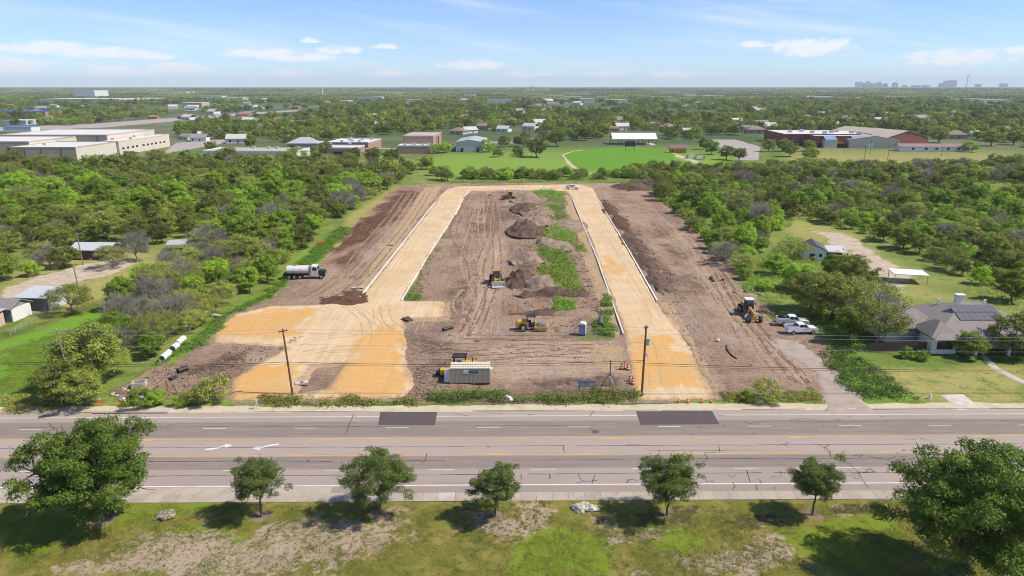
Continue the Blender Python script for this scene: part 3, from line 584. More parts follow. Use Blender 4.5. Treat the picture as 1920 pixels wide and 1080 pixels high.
patch('side_road', GP([(860,266.5),(1010,265.5),(1010,268),(860,270)]), 0.2, LOT, 'pale side road behind the park', 0.2, 3.0)
patch('highway', GP([(-40,240),(160,233),(420,214),(560,206),(560,208.5),(430,218),(200,239),(-40,248)]), 0.2, LOT, 'pale highway beyond the beige school block', 0.2, 4.0)
# street kerbs of the site
KERBM = concrete_mat('new_kerb', (0.72, 0.68, 0.60), (0.55, 0.45, 0.32))
def sub(pts, n=24):
    P = [G(*p) for p in pts]; o = []
    for a, b in zip(P[:-1], P[1:]): o += [(a[0]+(b[0]-a[0])*i/n, a[1]+(b[1]-a[1])*i/n) for i in range(n)]
    return o + [P[-1]]
kerb('street_kerb', sub([(669,567),(816,380)]), 0.42, 0.2, KERBM, 0.18, 'new white kerb beside the red-brown soil strip')
kerb('street_kerb', sub([(753,565),(801,484),(863,387)]), 0.34, 0.2, KERBM, 0.18, 'new kerb along the edge of the graded middle lots')
kerb('street_kerb', sub([(1168.5,629),(1120,489),(1072,372)]), 0.34, 0.32, KERBM, 0.18, 'new kerb beside the weedy soil ridge')
kerb('street_kerb', sub([(1232,566),(1178,469),(1123,378)]), 0.38, 0.2, KERBM, 0.18, 'new kerb beside the dark soil windrow')
# ================================================================== vegetation
def leaf_mat(key, c0, c1, c2, trans=0.26, hue=0.32, yel=0.5):
    t = NT(key, 0.6, 0.25)
    lv = t.attr('lv'); rn = t.rnd()
    c = t.mix(t.mr(lv, 0.0, 0.6), c0, c1); c = t.mix(t.mr(lv, 0.6, 1.0), c, c2)
    c = t.vary(c, rn, hue)
    c = t.mix(t.mr(t.ma('FRACT', t.ma('MULTIPLY', rn, 7.31)), 0.35, 1.0, 0, yel), c, (0.22, 0.235, 0.035))
    t.color(c)
    tr = t.N.new('ShaderNodeBsdfTranslucent'); t.lk(c, tr.inputs[0])
    mx = t.N.new('ShaderNodeMixShader'); mx.inputs[0].default_value = trans
    t.L.new(t.b.outputs[0], mx.inputs[1]); t.L.new(tr.outputs[0], mx.inputs[2]); t.L.new(mx.outputs[0], t.N['Material Output'].inputs[0]); return t.m
LEAF = dict(
    oak=leaf_mat('oak_leaves', (0.172, 0.203, 0.035), (0.243, 0.283, 0.047), (0.355, 0.360, 0.072)),
    green=leaf_mat('green_leaves', (0.207, 0.329, 0.027), (0.296, 0.448, 0.036), (0.426, 0.569, 0.051)),
    mesquite=leaf_mat('feathery_leaves', (0.244, 0.295, 0.046), (0.352, 0.391, 0.064), (0.498, 0.512, 0.105)),
    grey=leaf_mat('grey_twigs', (0.218, 0.182, 0.114), (0.298, 0.249, 0.164), (0.364, 0.311, 0.199), 0.1, 0.15),
    pecan=leaf_mat('pecan_leaves', (0.093, 0.150, 0.017), (0.139, 0.216, 0.023), (0.206, 0.278, 0.035), 0.2, 0.1, 0.0),
    young=leaf_mat('young_oak_leaves', (0.099, 0.138, 0.026), (0.140, 0.189, 0.037), (0.206, 0.248, 0.058), 0.2, 0.1, 0.0),
    weed=leaf_mat('weed_leaves', (0.124, 0.238, 0.021), (0.189, 0.343, 0.028), (0.291, 0.434, 0.050), 0.28, 0.25),
    vergeweed=leaf_mat('verge_weed_leaves', (0.062, 0.098, 0.018), (0.109, 0.165, 0.027), (0.198, 0.250, 0.045), 0.28, 0.25),
    lawn=leaf_mat('lawn_blades', (0.130, 0.160, 0.018), (0.180, 0.215, 0.024), (0.260, 0.270, 0.040), 0.25, 0.1),
    drylawn=leaf_mat('dry_lawn_blades', (0.120, 0.115, 0.035), (0.190, 0.175, 0.055), (0.300, 0.260, 0.100), 0.25, 0.1),
    dryweed=leaf_mat('dry_weed_leaves', (0.208, 0.231, 0.041), (0.320, 0.308, 0.070), (0.528, 0.447, 0.129), 0.28, 0.25),
    far=leaf_mat('far_leaves', (0.140, 0.181, 0.029), (0.212, 0.270, 0.036), (0.293, 0.335, 0.050), 0.25, 0.45))
def bark_mat(key, a, b):
    t = NT(key, 0.95, 0.1); n = t.noise(3, 5, 0.7, t.mapv(t.obj(), (3, 3, 0.6))); t.color(t.mix(t.mr(n, 0.3, 0.7), a, b)); t.bump(n, 0.5, 0.05); return t.m
BARK = bark_mat('bark', (0.09, 0.07, 0.052), (0.19, 0.155, 0.12)); BARKP = bark_mat('pale_bark', (0.22, 0.195, 0.16), (0.36, 0.33, 0.28))

def leaves_np(C, Nn, S, rng, aspect=0.55):
    """rhombic leaves: centres, normals, sizes"""
    n = len(C); r = rng.normal(size=(n, 3)); T = np.cross(Nn, r); T /= np.linalg.norm(T, axis=1, keepdims=True) + 1e-9
    B = np.cross(Nn, T); s = S[:, None]
    V = np.stack([C - T*s, C - B*s*aspect, C + T*s, C + B*s*aspect], 1).reshape(-1, 3)
    return V, np.arange(4*n).reshape(n, 4)
def tube_np(P, R, k=6):
    P = np.asarray(P, float); n = len(P); V = []; 
    for i in range(n):
        d = P[min(i+1, n-1)] - P[max(i-1, 0)]; d /= np.linalg.norm(d) + 1e-9
        a = np.cross(d, [0.31, 0.95, 0.02] if abs(d[1]) < 0.9 else [1, 0, 0]); a /= np.linalg.norm(a); b = np.cross(d, a)
        th = np.arange(k) * 2 * np.pi / k; V.append(P[i] + R[i] * (np.cos(th)[:, None] * a + np.sin(th)[:, None] * b))
    V = np.concatenate(V); Q = []
    for i in range(n-1):
        for j in range(k): Q.append((i*k+j, i*k+(j+1) % k, (i+1)*k+(j+1) % k, (i+1)*k+j))
    return V, np.array(Q)
def join_np(parts):
    V, Q, b = [], [], 0
    for v, q in parts: V.append(v); Q.append(q + b); b += len(v)
    return np.concatenate(V), np.concatenate(Q)
def tree_data(seed, H, R, z0, nclump, nleaf, leaf, clr, trunk_r, flat=0.0, gap=0.0, twigs=0, lean=0.0, shell=0.55, nl=8):
    """one tree: tapered trunk, limbs, crown of leaf clumps spread through an uneven volume"""
    rng = np.random.default_rng(seed)
    zc = (H + z0) / 2; rz = (H - z0) / 2
    # uneven lobes
    lob = [(rng.uniform(0, 2*np.pi), rng.uniform(-0.6, 0.9), rng.uniform(0.75, 1.2)) for _ in range(6)]
    C = []
    while len(C) < nclump:
        d = rng.normal(size=3); d /= np.linalg.norm(d)
        if d[2] < -0.85: continue
        k = 0.86
        for a, e, w in lob:
            v = np.array([np.cos(a)*np.cos(e), np.sin(a)*np.cos(e), np.sin(e)]); k = max(k, 0.86 + (w - 0.86) * max(0, d @ v) ** 4)
        rad = rng.uniform(shell, 1.0) ** 0.6 * k * rng.uniform(0.78, 1.16)
        if rng.random() < gap * (1 - abs(d[2])): continue
        zz = d[2] * (1 - flat * (d[2] > 0) * 0.35)
        C.append((d[0]*R*rad + lean*H*0.3, d[1]*R*rad, zc + zz*rz*rad))
    C = np.array(C); cr = clr * rng.uniform(0.65, 1.25, len(C))
    # leaves
    m = np.maximum(6, (nleaf * cr**2 / (cr**2).sum())).astype(int)
    ci = np.repeat(np.arange(len(C)), m); n = len(ci)
    d = rng.normal(size=(n, 3)); d /= np.linalg.norm(d, axis=1, keepdims=True); d[:, 2] = np.where(d[:, 2] < -0.3, -d[:, 2], d[:, 2])
    rr = cr[ci] * rng.uniform(0.35, 1.0, n) ** 0.5; sq = np.array([1.15, 1.15, 0.75])
    spike = 1 + .55 * np.maximum(0, rng.normal(size=n) - .9)
    P = C[ci] + d * (rr * spike)[:, None] * sq + rng.normal(size=(n, 3)) * leaf * 0.7
    Nn = d + rng.normal(size=(n, 3)) * 0.55 + np.array([0, 0, 0.35]); Nn /= np.linalg.norm(Nn, axis=1, keepdims=True)
    S = leaf * rng.uniform(0.6, 1.3, n)
    LV, LQ = leaves_np(P, Nn, S, rng)
    lv = np.clip(rng.normal(0.42, 0.22, n) + rng.uniform(-0.2, 0.2, len(C))[ci], 0, 1)
    # wood
    parts = []; fork = z0 + (H - z0) * 0.12
    tp = [np.array([0, 0, -0.25])] + [np.array([lean*H*0.3*(i/4)**1.3 + rng.normal()*0.02*H*(i/4), rng.normal()*0.02*H*(i/4), fork*i/4]) for i in range(1, 5)]
    parts.append(tube_np(tp, [trunk_r*1.35, trunk_r*1.05, trunk_r*0.95, trunk_r*0.9, trunk_r*0.8], 8))
    order = rng.permutation(len(C)); top = tp[-1]; ends = []
    for k_, i in enumerate(order[:nl]):
        e = C[i]; mid = top + (e - top) * 0.5 + np.array([0, 0, 0.06*H]) + rng.normal(size=3) * 0.03 * H
        q1 = top + (mid - top) * 0.5 + rng.normal(size=3) * 0.015 * H; q3 = mid + (e - mid) * 0.5 + rng.normal(size=3) * 0.015 * H
        parts.append(tube_np([top, q1, mid, q3, e], trunk_r * np.array([0.62, 0.5, 0.38, 0.24, 0.08]), 5)); ends.append(mid); ends.append(q3)
    for i in order[nl:nl + max(8, len(C) // 2)]:
        b = ends[np.argmin([np.linalg.norm(C[i] - q) for q in ends])]; mid = (b + C[i]) / 2 + rng.normal(size=3) * 0.02 * H
        parts.append(tube_np([b, mid, C[i]], trunk_r * np.array([0.26, 0.17, 0.05]), 4))
    if twigs:
        for _ in range(twigs):
            i = rng.integers(len(C)); s = C[i] + rng.normal(size=3) * cr[i] * 0.4; v = (s - top); v /= np.linalg.norm(v); v = v + rng.normal(size=3) * 0.5
            L_ = rng.uniform(0.5, 1.3) * clr; parts.append(tube_np([s, s + v*L_*0.5 + rng.normal(size=3)*0.08*L_, s + v*L_], np.array([0.035, 0.025, 0.012]) * max(1, H/6), 3))
    WV, WQ = join_np(parts)
    return (LV, LQ, lv), (WV, WQ)
def crown_mesh(name, d, mat): 
    return np_mesh(name, d[0], d[1], [mat], False, {'lv': ('FACE', d[2])})
def make_tree(name, label, group, leafkey, data, bark=BARK, loc=(0, 0, 0), rz=0, sc=1.0):
    t = thing(name, label, 'shrub' if 'shrub' in name else 'tree', loc, rz, group); t.scale = (sc, sc, sc)
    mesh_obj('crown', crown_mesh('crown', data[0], LEAF[leafkey]), t)
    mesh_obj('trunk', np_mesh('trunk', data[1][0], data[1][1], [bark], True), t)
    return t
def dup(root, loc, rz, sc, label, group):
    r_ = root.copy(); COL.objects.link(r_); r_.location = loc; r_.rotation_euler = (0, 0, rz); r_.scale = sc
    tag(r_, label, None, group)
    for ch in PROTO_KIDS[root.name]:
        c = ch.copy(); COL.objects.link(c); c.parent = r_
    return r_
PROTO_KIDS = {}
# ---- prototypes of the grove trees: (builder args) x leaf kind
SPEC = {
    'oak_tree':      ('oak', 6, dict(H=7.6, R=4.3, z0=0.5, nclump=120, nleaf=12000, leaf=0.150, clr=0.72, trunk_r=0.24, shell=0.45)),
    'leafy_tree':    ('green', 6, dict(H=7.0, R=3.6, z0=0.3, nclump=100, nleaf=11500, leaf=0.155, clr=0.68, trunk_r=0.17, shell=0.45)),
    'mesquite_tree': ('mesquite', 4, dict(H=6.2, R=3.9, z0=1.0, nclump=90, nleaf=6800, leaf=0.12, clr=0.7, trunk_r=0.18, flat=0.5, gap=0.35, twigs=160)),
    'bare_tree':     ('grey', 4, dict(H=6.4, R=3.5, z0=0.8, nclump=70, nleaf=900, leaf=0.12, clr=0.8, trunk_r=0.17, gap=0.3, twigs=1300, nl=14)),
    'shrub':         ('green', 4, dict(H=2.7, R=1.9, z0=0.0, nclump=40, nleaf=4200, leaf=0.11, clr=0.5, trunk_r=0.05)),
    'grey_shrub':    ('mesquite', 2, dict(H=3.0, R=2.2, z0=0.0, nclump=40, nleaf=3000, leaf=0.105, clr=0.5, trunk_r=0.06, gap=0.3, twigs=200)),
}
WOOD_BARK = {'bare_tree': BARKP, 'mesquite_tree': BARKP}
PROTO_DATA = {}
def proto(kind, v):
    key = (kind, v)
    if key not in PROTO_DATA:
        lk, nv, args = SPEC[kind]; args = dict(args); q = (0.0, .5, -.4, .9, -.7, .25)[v]; args['R'] *= 1 + .16 * q; args['z0'] += .35 * max(0, -q); args['gap'] = args.get('gap', 0) + .22 * abs(q); args['lean'] = .16 * q; args['nclump'] = int(args['nclump'] * (1 - .25 * abs(q)))
        d = tree_data(100 + hash(kind) % 7 * 0 + sum(map(ord, kind)) + v * 31, **args)
        PROTO_DATA[key] = (crown_mesh(kind + '_crown', d[0], LEAF[lk]), np_mesh(kind + '_trunk', d[1][0], d[1][1], [WOOD_BARK.get(kind, BARK)], True))
    return PROTO_DATA[key]
COUNT = {}
def plant(kind, X, Y, sc, label, group, v=None, z=0.1, rz=None, sz=None):
    nv = SPEC[kind][1]; v = random.randrange(nv) if v is None else v
    cm, tm = proto(kind, v)
    t = bpy.data.objects.new(kind, None); COL.objects.link(t); t.location = (X, Y, z); t.rotation_euler = (0, 0, random.uniform(0, 6.28) if rz is None else rz)
    t.scale = (sc * random.uniform(.82, 1.18), sc * random.uniform(.82, 1.18), sc * (sz or random.uniform(0.8, 1.22))); t.empty_display_size = 0.3
    tag(t, label, 'shrub' if 'shrub' in kind else 'tree', group)
    for n_, me in (('crown', cm), ('trunk', tm)):
        o = bpy.data.objects.new(n_, me); COL.objects.link(o); o.parent = t
    COUNT[kind] = COUNT.get(kind, 0) + 1
    return t
def plant_px(kind, px, py, h, label, group=None, v=None, rz=None):
    X, Y = G(px, py); return plant(kind, X, Y, h / SPEC[kind][2]['H'], label, group, v, 0.1, rz, 1.0)
def poisson(poly, rmin, n_try, seed, reject=None):
    rng = np.random.default_rng(seed); x0, y0 = poly.min(0); x1, y1 = poly.max(0); pts = []; cell = {}
    C = rng.uniform((x0, y0), (x1, y1), (n_try, 2)); ins = sdist(C[:, 0], C[:, 1], poly) > 0
    if reject is not None: ins &= ~reject(C[:, 0], C[:, 1])
    for (x, y) in C[ins]:
        k = (int(x // rmin), int(y // rmin)); ok = True
        for i in (-1, 0, 1):
            for j in (-1, 0, 1):
                for q in cell.get((k[0]+i, k[1]+j), ()):
                    if (q[0]-x)**2 + (q[1]-y)**2 < rmin*rmin: ok = False
        if ok: cell.setdefault(k, []).append((x, y)); pts.append((x, y))
    return pts
LBL = {
 ('oak_tree','L'): ('dark grey-green oak in the thick grove below the beige school block', 'oaks in the grove by the beige block'),
 ('leafy_tree','L'): ('bright green leafy tree in the thick grove below the beige school block', 'leafy trees in the grove by the beige block'),
 ('mesquite_tree','L'): ('pale olive feathery tree in the thick grove below the beige school block', 'feathery trees in the grove by the beige block'),
 ('bare_tree','L'): ('grey leafless tree in the thick grove below the beige school block', 'bare trees in the grove by the beige block'),
 ('oak_tree','R'): ('dark green oak in the open scrub below the brick school', 'oaks in the scrub below the brick school'),
 ('leafy_tree','R'): ('bright green leafy tree in the open scrub below the brick school', 'leafy trees in the scrub below the brick school'),
 ('mesquite_tree','R'): ('pale olive feathery tree in the open scrub below the brick school', 'feathery trees in the scrub below the brick school'),
 ('bare_tree','R'): ('grey leafless tree in the open scrub below the brick school', 'bare trees in the scrub below the brick school'),
 ('shrub','R'): ('low bright green bush in the open scrub below the brick school', 'bushes in the scrub below the brick school'),
 ('grey_shrub','R'): ('low olive thorny bush in the open scrub below the brick school', 'thorny bushes in the scrub'),
}
rr_ = np.random.default_rng(77)
MARK = {'L': [(60,300,'the beige school block'),(210,300,'the school side wall'),(480,300,'the long tan roof'),(640,305,'the flat-roofed wing'),(760,325,'the park corner'),(690,380,'the red soil strip'),(600,440,'the orange barriers'),(540,475,'the water truck'),(395,475,'the broad bare tree'),(330,472,'the tin hut'),(165,480,'the long barn'),(20,470,'the dirt track'),(120,380,'the grove middle'),(330,370,'the grove heart'),(520,360,'the grove shoulder')],
        'R': [(1190,345,'the black topsoil heap'),(1300,315,'the bleachers'),(1385,310,'the pale court'),(1520,308,'the brick school meadow'),(1700,312,'the low white hut'),(1880,308,'the far meadow oaks'),(1290,400,'the site edge bend'),(1390,510,'the motor grader'),(1500,430,'the sandy clearing'),(1620,440,'the little white house'),(1780,500,'the carport roof'),(1880,570,'the house chimney'),(1600,360,'the yellow-green glade'),(1760,390,'the second glade'),(1890,420,'the deep scrub')]}
def near_mark(z, x, y):
    return min(MARK[z], key=lambda m: math.hypot(G(m[0], m[1])[0] - x, (G(m[0], m[1])[1] - y) * .8))[2]
def tlabel(kind, z, x, y, sc):
    lb, gp = LBL[(kind, z)]; size = 'small ' if sc < .88 else 'tall ' if sc > 1.08 else ''
    return size + lb.split(' in the ')[0] + (' in the grove near ' if z == 'L' else ' in the scrub near ') + near_mark(z, x, y), gp
SPILL = []
def visible(x, y, m=12): return abs(x) < 0.735 * y + m
# grove between the site and the beige school block
for (x, y) in sorted(poisson(GROVE_L, 5.9, 9000, 3), key=lambda q: q[1]):
    if not visible(x, y): continue
    n = float(vnoise(np.array([x]), np.array([y]), 38, 51, 3)[0]); u = rr_.random()
    px = 960 + FPX * x / (y * math.cos(PIT) + CAMH * math.sin(PIT))
    br = 0.52 - 0.10 * (px > 430)
    kind = 'leafy_tree' if n > br else 'oak_tree'
    if u < 0.10: kind = 'mesquite_tree'
    elif u < 0.15: kind = 'bare_tree'
    f = rr_.choice((.62, .8, .95, 1.05, 1.3)) * rr_.uniform(.9, 1.1); sc = {'oak_tree': 0.9, 'leafy_tree': 1.0, 'mesquite_tree': 1.05, 'bare_tree': 0.95}[kind] * f
    if kind in ('leafy_tree', 'oak_tree') and COUNT.get(kind, 0) > 165: SPILL.append((x, y, sc * (.62 if y > 385 else .9))); continue
    plant(kind, x, y, sc, *tlabel(kind, 'L', x, y, f))
# scrub below the brick school, with open grassy gaps
CLEAR = [(1520,395,14,12),(1600,350,12,16),(1690,415,10,10),(1880,352,20,16),(1480,352,10,10),(1760,395,10,12),(1590,405,9,10),(1660,372,9,10)]
def in_clear(X, Y):
    o = (sdist(X, Y, DRIVE_R) > -1.5) | ((vnoise(X, Y, 17, 63, 3) < .31) & (Y < 380))
    for (px, py, rx, ry) in CLEAR:
        x, y = G(px, py); o |= ((X-x)/rx)**2 + ((Y-y)/ry)**2 < 0.8 + 0.5 * (vnoise(X, Y, 6, 61) - 0.5)
    return o
for (x, y) in sorted(poisson(GROVE_R, 4.1, 20000, 6, in_clear), key=lambda q: q[1]):
    if not visible(x, y): continue
    n = float(vnoise(np.array([x]), np.array([y]), 32, 52, 3)[0]); u = rr_.random()
    kind = 'leafy_tree' if n > 0.44 else 'oak_tree'
    if u < 0.10: kind = 'mesquite_tree'
    elif u < 0.16: kind = 'bare_tree'
    elif u < 0.30: kind = 'grey_shrub'
    elif u < 0.58: kind = 'shrub'
    sc = {'oak_tree': 0.62, 'leafy_tree': 0.68, 'mesquite_tree': 0.78, 'bare_tree': 0.72, 'shrub': 1.15, 'grey_shrub': 1.1}[kind] * (f := rr_.choice((.55, .75, .95, 1.1, 1.4)) * rr_.uniform(.9, 1.1))
    if COUNT.get(kind, 0) > 262: SPILL.append((x, y, sc * (.75 if 'shrub' not in kind else .35))); continue
    plant(kind, x, y, sc, *tlabel(kind, 'R', x, y, f))
# thicket between the grass strip and the left yards
for (x, y) in poisson(SCRUB_L, 4.6, 3000, 8):
    u = rr_.random(); kind = 'mesquite_tree' if u < 0.42 else 'leafy_tree' if u < 0.70 else 'bare_tree' if u < 0.84 else 'grey_shrub'
    sc = {'leafy_tree': 0.75, 'mesquite_tree': 0.9, 'bare_tree': 0.8, 'grey_shrub': 1.1}[kind] * rr_.uniform(0.75, 1.15)
    nm = {'mesquite_tree': 'olive feathery tree', 'leafy_tree': 'green leafy tree', 'bare_tree': 'grey leafless tree', 'grey_shrub': 'olive thorny bush'}[kind]
    mk = min(((300,690,'the three white pipes'),(262,600,'the green yard'),(300,520,'the dirt track'),(400,480,'the tin hut'),(500,510,'the bright grass strip'),(420,570,'the small white pipe'),(340,590,'the thicket middle')), key=lambda m: math.hypot(G(m[0], m[1])[0] - x, G(m[0], m[1])[1] - y))[2]
    plant(kind, x, y, sc, ('small ' if sc < .7 else 'tall ' if sc > .85 else '') + nm + ' in the thicket near ' + mk, nm + 's in the thicket by the pipes')
# belt of bushes behind the far end of the loop street
for i in range(46):
    px = 872 + i * 6.9 + random.uniform(-3, 3); py = 335.5 + random.uniform(-3.5, 3.5) - 0.02 * abs(px - 1000)
    if 1100 < px < 1120: continue
    X, Y = G(px, py); k = 'shrub' if random.random() < 0.6 else 'grey_shrub'
    plant(k, X, Y, random.uniform(1.1, 1.75), ('dark green bush' if k == 'shrub' else 'olive thorny bush') + ' in the belt behind the far end of the loop street', ('dark bushes' if k == 'shrub' else 'thorny bushes') + ' behind the loop street')
for (px, py, h, k) in ((800,318,7.5,'leafy_tree'),(770,326,7,'leafy_tree'),(745,335,6,'oak_tree'),(828,338,7,'oak_tree'),(838,340,6,'oak_tree'),(812,330,5.5,'leafy_tree')):
    plant_px(k, px, py, h, 'tree at the grove corner where the park grass begins', 'trees at the grove corner by the park')
# single trees that stand apart
ONE = [
 ('oak_tree', 118, 757, 6.5, 'dense dark green bushy tree swallowing the foot of the leaning pole'), ('oak_tree', 160, 762, 5.5, 'dark green bushy tree beside the orange barricades'), ('oak_tree', 165, 722, 9.5, 'tall dark tree behind the pole at the road verge'),
 ('oak_tree', 190, 690, 7.0, 'dark oak behind the leaning roadside pole'), ('mesquite_tree', 215, 705, 5.0, 'thin feathery tree beside the dark roadside oak'),
 ('shrub', 270, 762, 2.6, 'round green bush beside the white concrete box'), ('shrub', 292, 760, 2.2, 'smaller green bush beside the white concrete box'), ('grey_shrub', 400, 757, 4.0, 'tall olive bush at the edge of the orange apron'), ('grey_shrub', 372, 760, 2.8, 'darker bush leaning on the tall olive bush'), ('shrub', 345, 762, 2.0, 'low bush at the verge before the black pipe'),
 ('mesquite_tree', 137, 588, 6.2, 'crooked feathery tree beside the grey sheds'), ('mesquite_tree', 80, 502, 7.0, 'sparse pale tree on the dry yard by the track'), ('bare_tree', 96, 505, 6.0, 'grey half-bare tree beside the sparse pale tree'),
 ('oak_tree', 122, 502, 6.0, 'dark small oak by the long barn'), ('shrub', 62, 518, 3.4, 'small round tree alone on the dry yard'), ('mesquite_tree', 212, 503, 6.0, 'light feathery tree before the long barn'), ('bare_tree', 258, 492, 7.5, 'large grey bare tree beside the long barn'), ('leafy_tree', 4, 528, 6.5, 'leafy tree at the end of the dirt track'),
 ('oak_tree', 470, 500, 7.5, 'dark spreading oak at the edge of the bright grass strip'), ('bare_tree', 395, 478, 8.0, 'broad grey bare tree above the tin-roofed hut'), ('mesquite_tree', 520, 470, 6.5, 'olive tree at the head of the bright grass strip'), ('oak_tree', 565, 465, 7.0, 'dark oak nearest the white water truck'), ('leafy_tree', 640, 408, 5.0, 'leafy tree beside the red-brown soil strip'), ('bare_tree', 515, 425, 7.5, 'grey bare tree at the grove edge above the water truck'),
 ('grey_shrub', 1440, 752, 3.2, 'olive green bush at the kerb by the gravel drive'), ('shrub', 1400, 752, 1.6, 'low bush at the kerb by the gravel drive'),
 ('oak_tree', 1560, 600, 9.5, 'large green oak beside the two white pickups'), ('oak_tree', 1520, 585, 8.0, 'oak at the site edge behind the pickups'), ('mesquite_tree', 1625, 615, 9.5, 'tall thin olive tree before the white carport roof'), ('leafy_tree', 1590, 640, 7.0, 'leafy tree at the end of the wooden fence'), ('bare_tree', 1655, 592, 6.0, 'grey bare tree beside the hipped roof'), ('mesquite_tree', 1645, 645, 8.0, 'pale forked trunk with sparse crown at the fence end'), ('oak_tree', 1610, 570, 8.0, 'dark oak behind the olive tree by the house'),
 ('leafy_tree', 1490, 545, 6.0, 'yellow-green tree at the site edge by the motor grader'), ('leafy_tree', 1455, 515, 5.0, 'leafy tree on the site edge above the motor grader'), ('mesquite_tree', 1480, 500, 7.0, 'feathery tree beside the little white house'), ('shrub', 1430, 545, 2.4, 'yellow-green bush by the rubble heap'), ('shrub', 1395, 525, 2.4, 'low green bush on the site edge'), ('leafy_tree', 1555, 520, 5.5, 'green tree below the little white house'), ('oak_tree', 1590, 535, 7.5, 'oak below the rusty tin roof'),
 ('leafy_tree', 1815, 672, 4.8, 'bright green tree in front of the house porch'), ('oak_tree', 1900, 668, 7.2, 'big dark oak shading the house lawn'), ('oak_tree', 1945, 655, 7.5, 'dark oak beyond the house corner'), ('shrub', 1700, 672, 1.8, 'bright low bush beside the house bay window'), ('shrub', 1727, 676, 1.6, 'small bush beneath the house bay window'), ('bare_tree', 1700, 640, 3.8, 'grey tangled bush against the house wall'),
 ('oak_tree', 1006, 295, 13.0, 'lone dense round oak on the park grass'), ('shrub', 816, 288, 6.5, 'round bush beside the brown brick hall'), ('shrub', 834, 287, 7.0, 'dark round bush beside the brown brick hall'), ('shrub', 916, 285, 8.5, 'conical bush at the corner of the grey metal hall'), ('oak_tree', 1045, 275, 13.0, 'large oak between the park and the side road'), ('oak_tree', 1098, 264, 12.0, 'round tree behind the sports field'), ('leafy_tree', 1060, 262, 11.5, 'pale leafy tree at the road bend behind the park'),
 ('oak_tree', 945, 276, 8.5, 'small street tree beside the side road'), ('oak_tree', 970, 275, 8.0, 'street tree beside the side road'), ('oak_tree', 982, 276, 8.5, 'second street tree beside the side road'),
 ('oak_tree', 1440, 285, 9.0, 'round tree before the brick school'), ('oak_tree', 1480, 294, 10.0, 'broad round tree before the brick school windows'), ('oak_tree', 1468, 284, 9.0, 'round tree close to the brick school wall'), ('oak_tree', 1516, 284, 8.0, 'small round tree near the school annexe'), ('shrub', 1520, 299, 7.0, 'wide low bush on the dry school meadow'), ('oak_tree', 1362, 300, 9.0, 'round tree at the corner of the pale court'), ('oak_tree', 1385, 302, 8.5, 'tree at the foot of the pale court'), ('leafy_tree', 1335, 290, 9.5, 'leafy tree in the row by the bleachers'), ('leafy_tree', 1318, 281, 9.0, 'second leafy tree in the row by the bleachers'), ('oak_tree', 1858, 274, 13.0, 'spreading oak on the dry meadow'), ('oak_tree', 1900, 272, 12.0, 'oak at the far end of the dry meadow'), ('shrub', 1815, 285, 7.0, 'round bush on the dry meadow'), ('oak_tree', 1760, 268, 13, 'big tree beside the low white school hut'), ('oak_tree', 1735, 262, 12, 'big tree behind the low white school hut'),
 ('oak_tree', 700, 308, 10, 'broad dark oak below the flat-roofed school wings'), ('oak_tree', 665, 304, 9, 'dark oak beside the flat-roofed school wing'), ('oak_tree', 735, 306, 9, 'dark oak below the brown brick hall'), ('leafy_tree', 550, 276, 9, 'bright green tree behind the long tan roof'), ('leafy_tree', 470, 278, 10, 'bright tree beside the small hipped roof'), ('oak_tree', 610, 292, 9, 'dark oak at the end of the long tan roof'), ('oak_tree', 395, 284, 7, 'dark tree on the slope beside the long tan roof'),
]
for (k, px, py, h, lb) in ONE: plant_px(k, px, py, h, lb)

# ---- the trees along the foreground pavement, each its own mesh
YT = [(490,970,857,0.39,'slim young oak',dict(z0=.24,gap=.25,nleaf=24000,nclump=130)),(712,967,842,0.53,'broad young oak',dict(z0=.14,gap=.22,nleaf=36000,nclump=150)),(928,970,868,0.46,'lopsided young oak',dict(z0=.2,gap=.38,nleaf=27000,nclump=120,lean=-.08)),(1250,968,852,0.44,'dense round young oak',dict(z0=.16,gap=.06,nleaf=38000,nclump=170)),(1523,967,862,0.38,'small upright young oak',dict(z0=.27,gap=.18,nleaf=25000,nclump=120,lean=.04))]
WHERE = ['nearest the big pecan with the boulder', 'on bare sandy ground by the pavement', 'with twin tops opposite the container', 'beside the pale double boulder', 'standing alone on green lawn near the cracked asphalt']
for i, (px, py, pt, rf, nm, kw) in enumerate(YT):
    h = HG(px, py, pt); X, Y = G(px, py); kw = dict(kw); kw['z0'] *= h
    d = tree_data(900 + i * 7, H=h, R=h * rf, leaf=0.078, clr=h * 0.066, trunk_r=0.11, shell=0.2, nl=14, twigs=160, **kw)
    make_tree('young_oak', nm + ' ' + WHERE[i], 'young oaks along the pavement', 'young', d, BARK, (X, Y, 0.1), i * 1.3)
X, Y = G(190, 977)
d = tree_data(950, H=11.4, R=6.2, z0=0.9, nclump=230, nleaf=84000, leaf=0.115, clr=0.8, trunk_r=0.36, gap=0.3, shell=0.22, nl=18, twigs=260)
make_tree('pecan_tree', 'big spreading pecan in a mulch bed by the road, beside the brown boulder', None, 'pecan', d, BARK, (X, Y, 0.1), 0.4)
X, Y = G(1800, 1085)
d = tree_data(957, H=13.7, R=7.0, z0=1.4, nclump=280, nleaf=96000, leaf=0.115, clr=0.85, trunk_r=0.42, gap=0.28, shell=0.22, nl=20, twigs=300)
make_tree('pecan_tree', 'tall dark pecan hiding the road edge, taller than the others', None, 'pecan', d, BARK, (X, Y, 0.1), 2.1)

